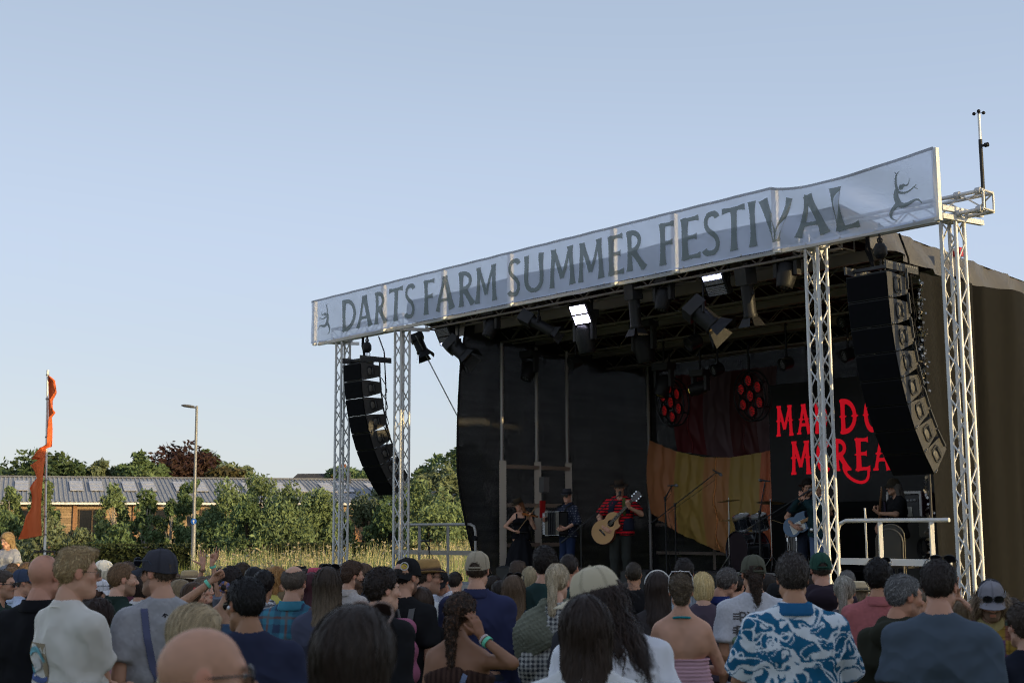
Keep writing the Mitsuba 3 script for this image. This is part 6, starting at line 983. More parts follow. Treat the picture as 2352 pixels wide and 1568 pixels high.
for q_ in (1, -1): h_ = P.__dict__['hand' + str(q_)]; e = S(5.95 if q_ > 0 else 5.65, 4.35, RZ_ + .84); MB().tube([h_ - nrm(e - h_) * .06, h_ + nrm(e - h_) * .34], .007, (.5, .36, .18), 6).build(part(o, 'stick'), 'satin')
# flute player, electric guitarist, bass player
flor = lambda v, n, tc: np.where((meshkit.noise(v * 26, 3) > .66)[:, None], np.array([[.10, .07, .02]]), np.where((meshkit.noise(v * 22 + 9, 5) > .66)[:, None], np.array([[.02, .10, .12]]), np.array([[.008, .024, .030]])))
P = person('flute player in a flowery dark teal shirt and jeans behind the inner right tower', spot(3.62, 2.45), 1.64, math.radians(112), ('long', (.01, .03, .035), {'h': .010, 'collar': (.01, .03, .035)}), ('short', (.10, .08, .06)), (.50, .29, .21), 'm', (10, 2, 0), (ball_cap, 'cap', dict(col=(.16, .10, .05), brim=(.10, .06, .03), opening=False)), None,
           {1: ((.10, .26, 1.47), (1, -.1, -.8), (-.5, -.9, 0), 'grip', (-.5, .2, .5)), -1: ((-.06, .30, 1.43), (-1, .1, -.8), (.8, -.5, 0), 'relax', (.25, .3, .9))}, (.075, .11, .19), 1, DK, 1.05)
o = thing('flute', 'dark wooden flute held up to the mouth of its player', 'flute'); a = P.HW((.06, .115, -.065)); b = P.W((-.12, .44, 1.37)); MB().tube([a, b], .012, (.03, .02, .015), 10).build(part(o, 'tube'), 'gloss'); m = MB()
for q_ in (.3, .55, .8): m.tube([a + (b - a) * q_, a + (b - a) * (q_ + .04)], .0145, (.7, .7, .7), 10)
m.build(part(o, 'rings'), 'chrome')
MB().lathe([(0, .012), (.03, .010), (.04, 0)], frame(P.W((0, .148, .985)), P.W((1, 0, 0)) - P.W((0, 0, 0)), None, P.W((0, 1, 0)) - P.W((0, 0, 0))), (.6, .58, .55), 18, 1.2, .85).build(P.o + '__belt_buckle', 'chrome')
mic_stand(S(4.15, 1.75, DK), 1.05, P.HW((-.02, .30, -.10)), 'stand in front of the flute player', None, .2)
P = person('dark curly haired guitarist in a navy t-shirt behind the flute player', spot(4.40, 3.25), 1.70, math.radians(150), ('tee', (.014, .018, .03)), ('curly', (.020, .014, .010)), (.46, .26, .18), 'm', (25, -15, 0), None, None, {1: ((.17, .24, 1.02), (1, -.5, 0), (0, -1, 0), 'relax', (-.85, .3, -.4)), -1: ((-.30, .30, 1.18), (-1, -.3, -.7), (.2, -.8, .5), 'grip', (.2, .6, .6))}, (.02, .025, .04), 1, DK)
o = thing('electric_guitar', 'blue electric guitar with a pale scratch plate held by the navy shirted guitarist', 'guitar'); F = body_frame(P, (.10, .21, 1.04), (-.55, .08, .24), (.05, 1, .1)) @ np.diag([P.sc] * 3 + [1]); g = unary_union([Point(-.11, 0).buffer(.155), Point(.06, .06).buffer(.10), Point(.05, -.06).buffer(.09), Polygon([(.05, .16), (.19, .15), (.15, .07), (.05, .05)]), Polygon([(.05, -.15), (.15, -.13), (.11, -.06), (.05, -.05)])]).buffer(.02).buffer(-.02); B = F.copy(); B[:3, 3] -= F[:3, 2] * .042
MB().poly(g, B, .042, (.010, .07, .15)).build(part(o, 'body'), 'gloss'); MB().poly(g.buffer(-.03).intersection(sbox(-.14, -.2, .2, .035)), F, .003, (.6, .58, .5)).build(part(o, 'scratch_plate'), 'satin'); MB().poly(sbox(.06, -.024, .54, .024), F, .02, (.30, .16, .06)).build(part(o, 'neck'), 'satin'); MB().poly(Polygon([(.54, -.026), (.58, -.05), (.70, -.03), (.72, .02), (.56, .03)]), F, .014, (.30, .17, .07)).build(part(o, 'headstock'), 'satin'); m = MB()
for x in (-.09, -.03, .03): m.poly(sbox(x - .008, -.035, x + .008, .035), F, .008, (.65, .63, .58))
m.build(part(o, 'pickups'), 'satin')
P = person('long grey haired bass player in a cap and black shirt, turned to the left', spot(2.72, 3.05), 1.65, math.radians(98), ('tee', (.012, .012, .013), {'sl': .9, 'loose': .024}), ('half', (.14, .115, .095), .20, (.16, .14, .12)), (.46, .28, .20), 'm', (2, -4, 0), (ball_cap, 'cap', dict(col=(.045, .035, .022), brim=(.035, .028, .02), opening=False, bl=.05)), ('face', (.02, .02, .02), (.10, .11, .12), True),
           {1: ((.17, .25, 1.0), (1, -.5, 0), (0, -1, 0), 'relax', (-.85, .3, -.4)), -1: ((-.22, .38, 1.22), (-1, -.2, -.7), (.2, -.8, .5), 'grip', (.2, .6, .6))}, (.02, .02, .025), 1, DK, 1.05)
o = thing('bass_guitar', 'bass guitar with a long brown neck held by the grey haired player', 'guitar'); F = body_frame(P, (.12, .22, 1.02), (-.52, .18, .40), (.1, 1, .1)) @ np.diag([P.sc] * 3 + [1]); B = F.copy(); B[:3, 3] -= F[:3, 2] * .042; MB().poly(affinity.scale(g, 1.1, 1.05), B, .042, (.05, .02, .012)).build(part(o, 'body'), 'gloss'); MB().poly(sbox(.06, -.026, .74, .026), F, .02, (.20, .10, .045)).build(part(o, 'neck'), 'satin'); MB().poly(Polygon([(.74, -.026), (.78, -.05), (.94, -.035), (.96, .02), (.76, .03)]), F, .014, (.22, .11, .05)).build(part(o, 'headstock'), 'satin')
for i in range(4): MB().poly(Point(.80 + i * .038, .045).buffer(.014), F, .012, (.6, .6, .6)).build(part(o, 'tuner'), 'chrome')
decalstrap = MB().grid(P.W(np.array([[[.10 - .025 * k - d, .165 - .02 * abs(k - 4) * .3, 1.40 - k * .05] for d in (-.03, .03)] for k in range(8)])), (.03, .022, .035)).build(P.o + '__bass_strap', 'cloth')
# other stands and gear
mic_stand(S(6.9, 3.0, DK), 1.35, S(6.15, 3.2, 2.80), 'tall boom stand over the drum kit', S(5.95, 3.2, 2.70) - S(6.15, 3.2, 2.80), .55); mic_stand(S(6.75, 2.6, DK), 1.45, S(6.55, 2.55, 2.58), 'upright stand left of the drum kit', -ES, .03); mic_stand(S(5.05, 2.9, DK), 1.2, S(5.0, 3.0, 2.62), 'slanted stand in front of the drummer', ES * .9 + np.array([0, 0, .1]), .5); mic_stand(S(11.62, 1.45, DK), .62, S(11.66, 1.4, 1.68), 'short stand alone on the left wing of the stage', ES * .9 - ET * .2, .02)
o = thing('flight_case', 'open flight case with amplifier knobs and bright metal corners behind the bass player', 'case'); E_ = (.42, .40, .37)
sbx(MB(), 3.20, 3.78, 4.5, 5.0, 1.95, 2.42, (.030, .028, .026)).build(part(o, 'body'), 'satin'); sbx(MB(), 3.24, 3.74, 4.47, 4.5, 2.0, 2.38, (.06, .058, .055)).build(part(o, 'panel'), 'satin')
for z in (1.95, 2.42): sbx(MB(), 3.19, 3.79, 4.46, 4.49, z - .02, z + .02, E_).build(part(o, 'edge'), 'metal')
for s_ in (3.20, 3.78): sbx(MB(), s_ - .02, s_ + .02, 4.455, 4.485, 1.97, 2.40, E_).build(part(o, 'edge'), 'metal')
m = MB(); [m.lathe([(0, .03), (.016, .03), (.018, 0)], frame(S(3.30 + .055 * i, 4.47, 2.30), -ES, None, -ET), (.5, .5, .48), 8) for i in range(8)]; m.build(part(o, 'knobs'), 'satin'); sbx(MB(), 3.35, 3.6, 4.455, 4.47, 2.06, 2.2, (.4, .4, .38)).build(part(o, 'catch_plate'), 'chrome')
o = thing('bass_cabinet', 'black bass cabinet under the flight case', 'loudspeaker'); sbx(MB(), 3.15, 3.85, 4.5, 4.95, DK, 1.95, (.020, .019, .018)).build(part(o, 'box'), 'satin'); sbx(MB(), 3.2, 3.8, 4.485, 4.5, DK + .05, 1.88, (.012, .012, .012)).build(part(o, 'grille'), 'matte')
for s_ in (3.17, 3.83): sbx(MB(), s_ - .025, s_ + .025, 4.47, 4.5, 1.85, 1.93, E_).build(part(o, 'corner'), 'metal')
o = thing('stage_box', 'tall dark case with a coiled cable hanging on it at the right of the stage', 'case'); sbx(MB(), 2.35, 2.95, 3.6, 4.1, DK, 2.05, (.045, .040, .032)).build(part(o, 'body'), 'satin'); sbx(MB(), 2.5, 2.7, 3.585, 3.6, 1.75, 2.0, (.14, .13, .10)).build(part(o, 'recessed_handle'), 'satin'); m = MB(); [m.mesh(trimesh.creation.torus(.09 + .008 * i, .008, 20, 5), (.015, .015, .015), True, frame(S(2.6 + .01 * i, 3.56 - .01 * i, 1.62 - .012 * i), -ES, None, -ET) @ np.diag([.7, 1.25, 1, 1])) for i in range(4)]; m.build(part(o, 'cable_coil'), 'satin'); MB().bar(S(2.57, 3.55, 1.44), S(2.63, 3.55, 1.44), .03, .08, (.45, .43, .38)).build(part(o, 'plug'), 'chrome')
for s_ in (1.95, 2.05):
    o = thing('stacking_chair', ('front' if s_ < 2 else 'rear') + ' chair of two dark metal chairs stacked on the right wing', 'chair'); c = S(s_ + .05, 1.75 + (s_ - 1.95) * 2, DK + (s_ - 1.95) * .6); fr = (.10, .092, .075)
    bk = MB(); bk.grid([[c - ES * (.19 * math.cos(a) if 0 < i < 20 else .19 * math.cos(a)) + np.array([0, 0, z_]) - ET * .02 for z_ in (.45 + .0, .45 + .34 + .14 * math.sin(a))] for i, a in enumerate(np.linspace(0, math.pi, 21))], (.045, .042, .034)); bk.build(part(o, 'backrest'), 'satin')
    MB().tube([c - ES * .2 * math.cos(a) + np.array([0, 0, .78 + .16 * math.sin(a)]) for a in np.linspace(0, math.pi, 15)], .013, fr, 8).build(part(o, 'frame_hoop'), 'metal'); MB().box(c + ET * .22 + np.array([0, 0, .45]), (.40, .42, .04), (.03, .028, .025), SA).build(part(o, 'seat'), 'satin')
    for a in (-1, 1): MB().tube([c + ES * a * .2 + np.array([0, 0, .78]), c + ES * a * .2], .012, fr, 8).build(part(o, 'leg'), 'metal'); MB().tube([c + ES * a * .2 + ET * .42 + np.array([0, 0, .45]), c + ES * a * .2 + ET * .46], .012, fr, 8).build(part(o, 'leg'), 'metal')
o = thing('cable_heap', 'heap of black cables and dark cloth on a round black bag behind the right rail', 'cables'); m = MB(); rn = np.random.default_rng(8); c0 = S(1.35, 1.6, DK)
for i in range(26): a = rn.uniform(0, 6.28); r = rn.uniform(.10, .28); z = .06 + rn.uniform(0, .24) * (1.2 - r * 3); m.tube([c0 + ES * (r * math.cos(a + t) * 1.2) + ET * (r * math.sin(a + t)) + np.array([0, 0, z + .02 * math.sin(t * 3 + i)]) for t in np.linspace(0, rn.uniform(2, 6), 14)], .010, np.array([.020, .018, .015]) * rn.uniform(.6, 2.2), 6)
m.build(part(o, 'cables'), 'satin'); labels[o + '__cables'] = {'label': 'tangled loops of cable', 'kind': 'stuff'}; MB().mesh(trimesh.creation.icosphere(3, 1), (.014, .014, .013), False, frame(c0 + [0, 0, .09], -ES, None, [0, 0, 1]) @ np.diag([.42, .34, .12, 1])).build(part(o, 'bag'), 'satin')
o = thing('pipe_stand', 'thin chrome pipe standing upright behind the right rail', 'stand'); b = S(2.25, 1.6, DK); MB().tube([b, b + [0, 0, 1.22]], .016, (.7, .7, .7), 10).build(part(o, 'pipe'), 'chrome'); MB().lathe([(0, .02), (.14, .02), (.15, 0)], frame(b, [1, 0, 0], None, [0, 0, 1]), (.05, .05, .05), 16).build(part(o, 'foot'), 'satin')
o = thing('dark_pole', 'thin dark pole standing by the edge of the right curtain', 'stand'); b = S(1.45, 1.9, DK); MB().tube([b, b + [0, 0, 1.95]], .018, (.05, .045, .04), 8).build(part(o, 'pole'), 'satin'); MB().lathe([(0, .02), (.14, .02), (.15, 0)], frame(b, [1, 0, 0], None, [0, 0, 1]), (.05, .05, .05), 16).build(part(o, 'foot'), 'satin')
for s_, t_ in ((9.3, 1.35), (6.3, 1.35), (4.9, 1.35)):
    o = thing('monitor_speaker', {9.3: 'black wedge monitor at the feet of the fiddler', 6.3: 'black wedge monitor in the middle of the stage edge', 4.9: 'black wedge monitor at the right of the stage edge'}[s_], 'loudspeaker'); m = MB(); pf = [(0, 0), (.42, 0), (.42, .10), (.12, .34), (0, .30)]
    for a in (-1, 1): m.add([S(s_ + a * .27, t_ + y, DK + z) for y, z in pf], [[0, i, i + 1] if a < 0 else [0, i + 1, i] for i in (1, 2, 3)], (.018, .018, .018))
    for i in range(5): p_, q_ = pf[i], pf[(i + 1) % 5]; m.add([S(s_ - .27, t_ + p_[0], DK + p_[1]), S(s_ + .27, t_ + p_[0], DK + p_[1]), S(s_ + .27, t_ + q_[0], DK + q_[1]), S(s_ - .27, t_ + q_[0], DK + q_[1])], [[0, 1, 2, 3]], (.018, .018, .018))
    m.build(part(o, 'cabinet'), 'satin', smooth=False); MB().add([S(s_ - .24, t_ + .405, DK + .125), S(s_ + .24, t_ + .405, DK + .125), S(s_ + .24, t_ + .14, DK + .338), S(s_ - .24, t_ + .14, DK + .338)], [[0, 1, 2, 3]], (.008, .008, .008)).build(part(o, 'grille'), 'matte')

# ---------------------------------------------------------------- the crowd
def C(u, v, d, label, Y=None, add=.015, px=None, **k):
    "a standing person whose head top is seen at (u, v), d metres ahead; Y: degrees turned left of straight ahead (unset: facing the stage)"
    tp = at(u, v, d); xy = (tp[0], tp[1]); yaw = math.radians(Y) if Y is not None else yaw_to(STAGE_C - np.array(xy)); h = tp[2] - G(*xy) - add
    k.setdefault('lod', 0 if d < 7 else 1 if d < 10.3 else 2)
    if 'z0' in k: h = k.pop('hgt')
    if px:                                                                          # wrists given where they are seen
        sc = h / 1.740; a = dict(k.get('arms') or {})
        for q, (uu, vv, dd, pole, pn, pose, fd) in px.items(): w = (at(uu, vv, dd) - np.array([xy[0], xy[1], G(*xy)])) @ RZ(yaw) / sc; a[q] = (w, pole, pn, pose) + ((fd,) if fd is not None else ())
        k['arms'] = a; k['px'] = px
    HS.append((u, round(h, 2))); return person(label, xy, h, yaw, **k)
HS = []
BK, NV, WH, BR, DB, BL_, GN, GR = (.012, .012, .013), (.020, .024, .050), (.62, .62, .63), (.075, .045, .025), (.022, .015, .010), (.42, .30, .15), (.018, .035, .030), (.12, .115, .11)
FAIR, TAN, PALE, BROWN = (.50, .30, .22), (.40, .22, .14), (.56, .36, .28), (.24, .125, .075)
def plaid(c0, c1, c2, p=.085, q=.02): return lambda v, n, tc: np.asarray(c0)[None] * 1.0 + (np.asarray(c1) - np.asarray(c0))[None] * (.5 * (np.abs((v[:, :1] / p) % 1 - .5) < .20) + .5 * (np.abs((v[:, 2:] / p) % 1 - .5) < .20)) + (np.asarray(c2) - np.asarray(c0))[None] * .7 * ((np.abs((v[:, :1] / p + .5) % 1 - .5) < .05) | (np.abs((v[:, 2:] / p + .5) % 1 - .5) < .05))
def gingham(a, b, p=.022): return lambda v, n, tc: np.asarray(a)[None] + (np.asarray(b) - np.asarray(a))[None] * (.5 * (((v[:, :1] / p) % 1) < .5) + .5 * (((v[:, 2:] / p) % 1) < .5))
def hstripes(a, b, p=.04, f=.5): return lambda v, n, tc: np.where(((v[:, 2] / p) % 1 < f)[:, None], np.asarray(a)[None], np.asarray(b)[None])
def vstripes(a, b, p=.012): return lambda v, n, tc: np.where(((v[:, 0] / p) % 1 < .5)[:, None], np.asarray(a)[None], np.asarray(b)[None])
def heather(v, n, tc): return tc[None] * (.82 + .36 * meshkit.noise(v * 160, 2))[:, None]
def aloha(v, n, tc):
    q = np.stack([v[:, 0], v[:, 1] * .6, v[:, 2]], 1); w = q * 16 + 1.4 * np.stack([meshkit.noise(q * 15, 1), meshkit.noise(q * 15, 2), meshkit.noise(q * 15, 3)], 1); a, b = meshkit.noise(w, 4), meshkit.noise(w * 1.25 + 7, 6)
    ss = lambda x: np.clip(x / .012 + .5, 0, 1); m = np.maximum.reduce([ss(.050 - np.abs(a - .52)), np.minimum(ss(b - .63), ss(np.abs(a - .40) - .03)), ss(.028 - np.abs(b - .34))]); return np.array([[.012, .105, .20]]) + m[:, None] * np.array([[.61, .555, .48]])
cap = lambda col, brim=None, rot=(0, 0), nm='cap', **k: (ball_cap, nm, dict(col=col, brim=brim or col, **k), rot)
hatf = lambda col, band, nm='hat', rot=(0, 0), **k: (felt_hat, nm, dict(col=col, band=band, **k), rot)
# ---- nearest figures
C(465, 1437, 2.95, 'bald man close to the camera in dark sunglasses, seen in profile', Y=-68, top=('tee', (.10, .10, .11)), hair=None, skin=(.47, .27, .19), gl=('face', (.012, .010, .010), (.008, .008, .010)), w=1.05, hd=(-6, 3, 0), add=0.0)
C(810, 1395, 3.3, 'blurred dark haired woman close to the camera with sunglasses pushed up on her head', Y=-12, top=('tee', (.02, .02, .025)), hair=('long', (.030, .020, .014), .36, (.05, .034, .024), .030), sex='f', skin=TAN, gl=('head', (.25, .16, .12), (.05, .03, .025)), hd=(-14, 0, 0), nst=3200)
C(1345, 1366, 4.8, 'woman with very long straight dark brown hair and a white t-shirt, in the front centre', Y=-8, top=('tee', (.60, .59, .57), {'loose': .022}), hair=('long', (.028, .017, .012), .46, (.050, .030, .020), .024), sex='f', skin=FAIR, w=1.12, nst=4200, arms='front')
P = C(172, 1254, 7.0, 'tall young man with short blond hair, glasses and a printed cream t-shirt, arms folded', Y=-38, top=('tee', (.56, .53, .47), {'loose': .022, 'fold': .014, 'hem': .82}), hair=('quiff', (.27, .18, .085), 0, (.40, .29, .15)), skin=FAIR, hd=(-26, 0, 0), arms='folded', gl=('face', (.03, .025, .02), (.35, .33, .30), True))
MB().tube(P.W(np.array([[.070 * math.cos(a), -.028 + .078 * math.sin(a), 1.452 - .018 * math.sin(a)] for a in np.linspace(0, 6.283, 40)])), [.006 if i % 2 else .0045 for i in range(40)], (.62, .58, .50), 6).build(P.o + '__necklace', 'gloss')
k = P.o + '__back_print'
decal(P, k, sbox(0, 0, .17, .30), (.30, .235, .155), -.155, 1.0)
decal(P, k + '__wave', unary_union([stroke([(.02, .24), (.07, .27), (.12, .25), (.15, .20)], .03, .02), stroke([(.02, .20), (.04, .17), (.09, .18)], .02), stroke([(-.03, .05), (.03, .08), (.08, .05), (.16, .07)], .03)]), (.16, .36, .40), -.155, 1.0, .006); decal(P, k + '__wave_001', unary_union([stroke([(.0, .12), (.05, .15), (.11, .13), (.17, .14)], .025), stroke([(.05, .02), (.09, .05), (.15, .01)], .02)]), (.07, .10, .22), -.155, 1.0, .006); decal(P, k + '__wave_002', unary_union([stroke([(.0, .09), (.06, .11), (.12, .085), (.17, .10)], .03), Point(.09, .20).buffer(.03)]), (.55, .53, .50), -.155, 1.0, .007)
C(440, 1384, 5.2, 'blonde woman in tortoiseshell sunglasses turned to the right behind the bald head', Y=-48, top=('long', (.45, .43, .40)), hair=('half', (.36, .27, .155), .34, (.50, .40, .26), .024), sex='f', skin=PALE, gl=('face', (.06, .018, .012), (.02, .012, .010)), hd=(-30, -4, 0), nst=3000)
P = C(575, 1321, 6.2, 'young man with cropped black hair, thin sunglasses and a navy t-shirt, turned left', Y=14, top=('tee', (.022, .026, .052), {'loose': .020}), hair=('short', (.012, .010, .009), 0, None, .014), skin=(.30, .165, .10), hd=(30, -4, 0), gl=('face', (.25, .2, .1), (.012, .012, .012), True), w=1.12)
MB().mesh(trimesh.creation.icosphere(2, .009), (.75, .75, .75), False, frame(P.HW((-.086, .005, -.005)), [1, 0, 0], None, [0, 0, 1])).build(P.o + '__earbud', 'gloss')
C(1423, 1289, 5.4, 'long haired man in a beige five panel cap and white t-shirt, leaning to the left', Y=22, add=.02, top=('tee', (.62, .62, .65), {'loose': .026, 'fold': .015}), hair=('wavy', (.026, .016, .012), .27, (.045, .026, .018)), skin=TAN, hd=(62, -12, 0), hat=cap((.46, .40, .28), (.48, .42, .30), opening=False, bl=.082), w=1.05, nst=4200, lean=.06)
# ---- second row
P = C(376, 1257, 7.6, 'man in a dark grey cap and grey marl t-shirt with a blue bag strap', Y=22, add=.02, top=('tee', (.30, .30, .31), {'loose': .020}), patt=heather, hair=('buzz', (.08, .055, .035)), skin=FAIR, hd=(42, 2, 0), hat=cap((.045, .045, .055), (.035, .038, .05), opening=False), gl=('cap', (.02, .03, .05), (.015, .015, .02)), beard=.5, w=1.05)
decal(P, P.o + '__small_mark', unary_union([Polygon([(0, 0), (.02, .008), (.035, .003), (.03, .012), (.012, .016)]), Polygon([(.012, .004), (.02, -.008), (.024, .006)])]), (.012, .012, .014), -.015, 1.405)
strap(P, P.o + '__bag_strap', [(-.10, 1.44), (-.085, 1.30), (-.05, 1.15), (.0, 1.04)], .036, (.085, .095, .16), [(-.10, -.02, 1.475), (-.09, .06, 1.44)]); o = thing('sling_bag', 'small blue grey sling bag on the back of the grey marl t-shirt', 'bag'); s = SDF(.012); s.cap((.0, -.175, 1.06), (.10, -.165, .93), .035, .05, .03, 0, (1, 1.3, 1)); v, f = s.mesh(); MB().add(P.W(v), f, (.10, .11, .17)).build(part(o, 'body'), 'cloth')
C(101, 1267, 7.4, 'big bald man in a black polo shirt with sunglasses on top of his head', Y=-14, add=.01, top=('tee', (.010, .010, .012), {'collar': (.010, .010, .012), 'loose': .020}), hair=None, skin=(.50, .27, .20), gl=('back', (.03, .015, .012), (.02, .02, .02)), w=1.18)
C(1819, 1262, 6.9, 'tall dark haired man in a blue and white leaf patterned shirt', Y=-3, add=.02, top=('tee', (.02, .1, .2), {'h': .0058, 'loose': .028, 'collar': (.016, .10, .22), 'sl': .86, 'fold': .008, 'name': 'patterned_shirt'}), patt=aloha, hair=('short', (.030, .022, .017), 0, (.08, .065, .055), .013), skin=TAN, w=1.08, arms='front')
C(2150, 1278, 6.5, 'broad man in a slate blue t-shirt with sunglasses on his head, at the right', Y=-16, add=.02, top=('tee', (.065, .085, .11), {'loose': .020, 'fold': .016}), hair=('short', (.026, .018, .014)), skin=(.48, .27, .20), hd=(-18, 0, 0), gl=('head',), beard=.45, w=1.10)
C(2062, 1313, 7.2, 'grey haired man in a dark olive hoodie, in profile to the right', Y=-40, top=('hoodie', (.028, .028, .018)), hair=('short', (.10, .095, .090), 0, (.20, .19, .18)), skin=(.47, .25, .17), hd=(-36, -4, 0), beard=.25)
P = C(1054, 1356, 7.2, 'woman with a dark curly ponytail and brown vest top, one hand at her ear', Y=-14, top=('tank', (.050, .026, .020), {'h': .008}), patt=vstripes((.062, .034, .026), (.030, .016, .013), .030), hair=('curlypony', (.030, .018, .012), .32, (.11, .055, .03)), sex='f', skin=BROWN, hd=(-22, 0, 0), px={1: (1114, 1462, 7.05, (1, -.2, -1), (-.6, .6, 0), 'relax', (-.35, .0, .95))}, nst=2600)
band(P, 1, P.o + '__wrist_band', .80, .022, (.16, .55, .36)); band(P, 1, P.o + '__bangle', .90, .012, (.5, .42, .40)); strap(P, P.o + '__bag_strap', [(.115, 1.42), (.06, 1.26), (-.02, 1.1), (-.08, .98)], .030, (.16, .20, .30), [(.12, -.02, 1.455), (.12, .06, 1.42)])
m = MB(); m.mesh(trimesh.creation.torus(.014, .0022, 20, 6), (.6, .42, .15), True, frame(P.HW((.082, -.008, -.045)), [0, 1, 0], None, [1, 0, 0])); m.build(P.o + '__earring', 'chrome')
P = C(873, 1303, 7.9, 'young man with thick dark tousled hair and a black top, face turned right', Y=-30, top=('long', (.012, .012, .013)), hair=('curly', (.022, .015, .012), 0, (.045, .03, .022)), skin=PALE, hd=(-30, 0, 0))
P = C(1563, 1311, 8.6, 'woman with curly pinned up hair, bare back and pink tube top', Y=-6, top=('tube', (.50, .30, .34), {'hem': .93, 'h': .008}), hair=('bun', (.075, .052, .032), 0, (.17, .125, .075)), sex='f', skin=(.50, .29, .21), gl=('back', (.75, .72, .7), (.3, .3, .3)), arms='front', lod=0, bot=(.42, .08, .14))
MB().tube(P.W(np.array([[.062 * math.cos(a), -.035 + .066 * math.sin(a), 1.452 + .012 * -math.sin(a)] for a in np.linspace(0, 6.283, 30)])), .008, (.02, .20, .22), 6).build(P.o + '__halter_strap', 'cloth')
P = C(1278, 1290, 9.0, 'woman with a blonde ponytail, sage green knitted shawl and checked shirt', Y=-10, top=('long', (.4, .4, .36), {'h': .009, 'loose': .022}), patt=gingham((.50, .49, .45), (.03, .035, .045), .03), hair=('pony', (.38, .30, .19), .20, (.55, .46, .32)), sex='f', skin=PALE, hd=(-10, 0, 0), lod=0)
s = SDF(.011); s.cap((-.13, -.015, 1.37), (.13, -.015, 1.37), .092, None, .06); s.cap((-.07, -.03, 1.47), (.07, -.03, 1.47), .05, None, .05); s.cap((-.17, -.03, 1.28), (.10, -.03, 1.25), .125, .11, .06); s.cap((-.19, -.02, 1.18), (-.05, -.06, 1.12), .095, .08, .05); s.cap((0, -.02, 1.5), (0, .02, 1.62), .058, .08, .012, 1)
v, f = s.mesh([lambda x, y, z: (1.13 + .55 * (x + .18)) - z + 0 * y]); nn = normals(v, f); v += nn * (.006 * np.sin(v[:, 2] * 190 + v[:, 0] * 60) * np.sin(v[:, 0] * 150))[:, None]; MB().add(P.W(v), f, np.array([.15, .155, .115])[None] * (.8 + .4 * meshkit.noise(v * 60, 4))[:, None]).build(P.o + '__shawl', 'cloth')
P = C(753, 1299, 8.8, 'woman with long straight hair fading from brown to blonde, sunglasses on her head', Y=-5, top=('long', (.06, .065, .10)), hair=('long', (.045, .030, .020), .44, (.27, .20, .125), .016), sex='f', skin=FAIR, gl=('head',), lod=0, nst=3200)
C(675, 1293, 9.1, 'balding man in a turquoise and navy plaid shirt', Y=-12, top=('long', (.05, .18, .24), {'h': .009, 'collar': (.05, .2, .27), 'name': 'plaid_shirt'}), patt=plaid((.055, .20, .27), (.035, .055, .10), (.18, .12, .10), .14), hair=('balding', (.11, .085, .065), 0, None, .012), skin=FAIR, w=1.1, lod=0)
C(1096, 1263, 9.4, 'man in a beige baseball cap and navy work jacket', Y=-10, add=.02, top=('long', (.030, .034, .080), {'collar': (.028, .032, .075), 'loose': .026, 'hem': .80, 'name': 'jacket'}), hair=('short', (.06, .04, .025)), skin=FAIR, hat=cap((.33, .28, .20)), w=1.10, lod=0)
P = C(928, 1278, 9.2, 'man in a black cap turned backwards with a yellow emblem, wearing a pink backpack', Y=-14, add=.02, top=('tee', (.012, .012, .013)), hair=('buzz', (.02, .015, .012)), skin=FAIR, hat=cap((.012, .012, .013), back=True, opening=False), beard=.6, hd=(-20, 0, 0))
m = MB(); F = frame(P.HW((.058, -.098, .085)), P.HW((1, .55, 0)) - P.HW((0, 0, 0)), None, P.HW((.5, -.9, .35)) - P.HW((0, 0, 0))); m.poly(Point(0, 0).buffer(.030).difference(Point(0, 0).buffer(.024)), F, .004, (.5, .48, .42)).poly(unary_union([stroke([(-.02, -.008), (0, .012), (.02, -.008)], .008), stroke([(-.016, -.012), (.016, -.012)], .007)]), F, .005, (.55, .42, .05)); m.build(P.o + '__cap__emblem', 'matte')
o = thing('backpack', 'dusty pink backpack with grey straps on the man in the backwards cap', 'backpack'); s = SDF(.012); s.cap((-.085, -.20, 1.30), (.085, -.20, 1.30), .07, None, .03); s.cap((-.095, -.20, 1.02), (.095, -.20, 1.02), .085, None, .05); s.cap((-.09, -.205, 1.16), (.09, -.205, 1.16), .08, None, .05); v, f = s.mesh(); MB().add(P.W(v), f, (.30, .10, .16)).build(part(o, 'bag'), 'cloth')
for q in (-1, 1): MB().grid(P.W(np.array([[[q * x, y, z] for x in (.07, .11)] for y, z in ((.10, 1.30), (.085, 1.40), (.0, 1.458), (-.10, 1.42), (-.15, 1.33))])), (.10, .095, .09)).build(part(o, 'strap'), 'cloth')
MB().tube(P.W([[-.04, -.20, 1.365], [-.03, -.20, 1.42], [.03, -.20, 1.42], [.04, -.20, 1.365]]), .010, (.10, .095, .09), 6).build(part(o, 'handle'), 'cloth')
P = C(1729, 1271, 9.4, 'man in an olive cap with a curly ponytail and a printed grey t-shirt', Y=-2, add=.02, top=('tee', (.48, .48, .50), {'loose': .022, 'hem': .80}), patt=heather, hair=('curlypony', (.035, .022, .015), .30, (.07, .04, .025)), skin=TAN, hat=cap((.085, .085, .060), rot=(14, 0)), w=1.08, lod=0)
k = P.o + '__shirt_print'
def words(P, k, txt, h, x0, z0, col, bold=True):
    t = meshkit.text_mesh(txt, h, .002, bold); v, f = np.array(t.vertices), np.array(t.faces); x, z = x0 + v[:, 0], z0 + v[:, 1]; MB().add(P.W(np.stack([x, back_y(P, x, z) - .004 - v[:, 2], z], 1)), f, col).build(k, 'matte', smooth=False)
words(P, k, 'Ri', .062, -.125, 1.315, (.09, .085, .085)); words(P, k + '__word', 'Rai', .062, -.150, 1.225, (.09, .085, .085)); words(P, k + '__word_001', 'Tribology', .026, -.150, 1.005, (.09, .085, .10))
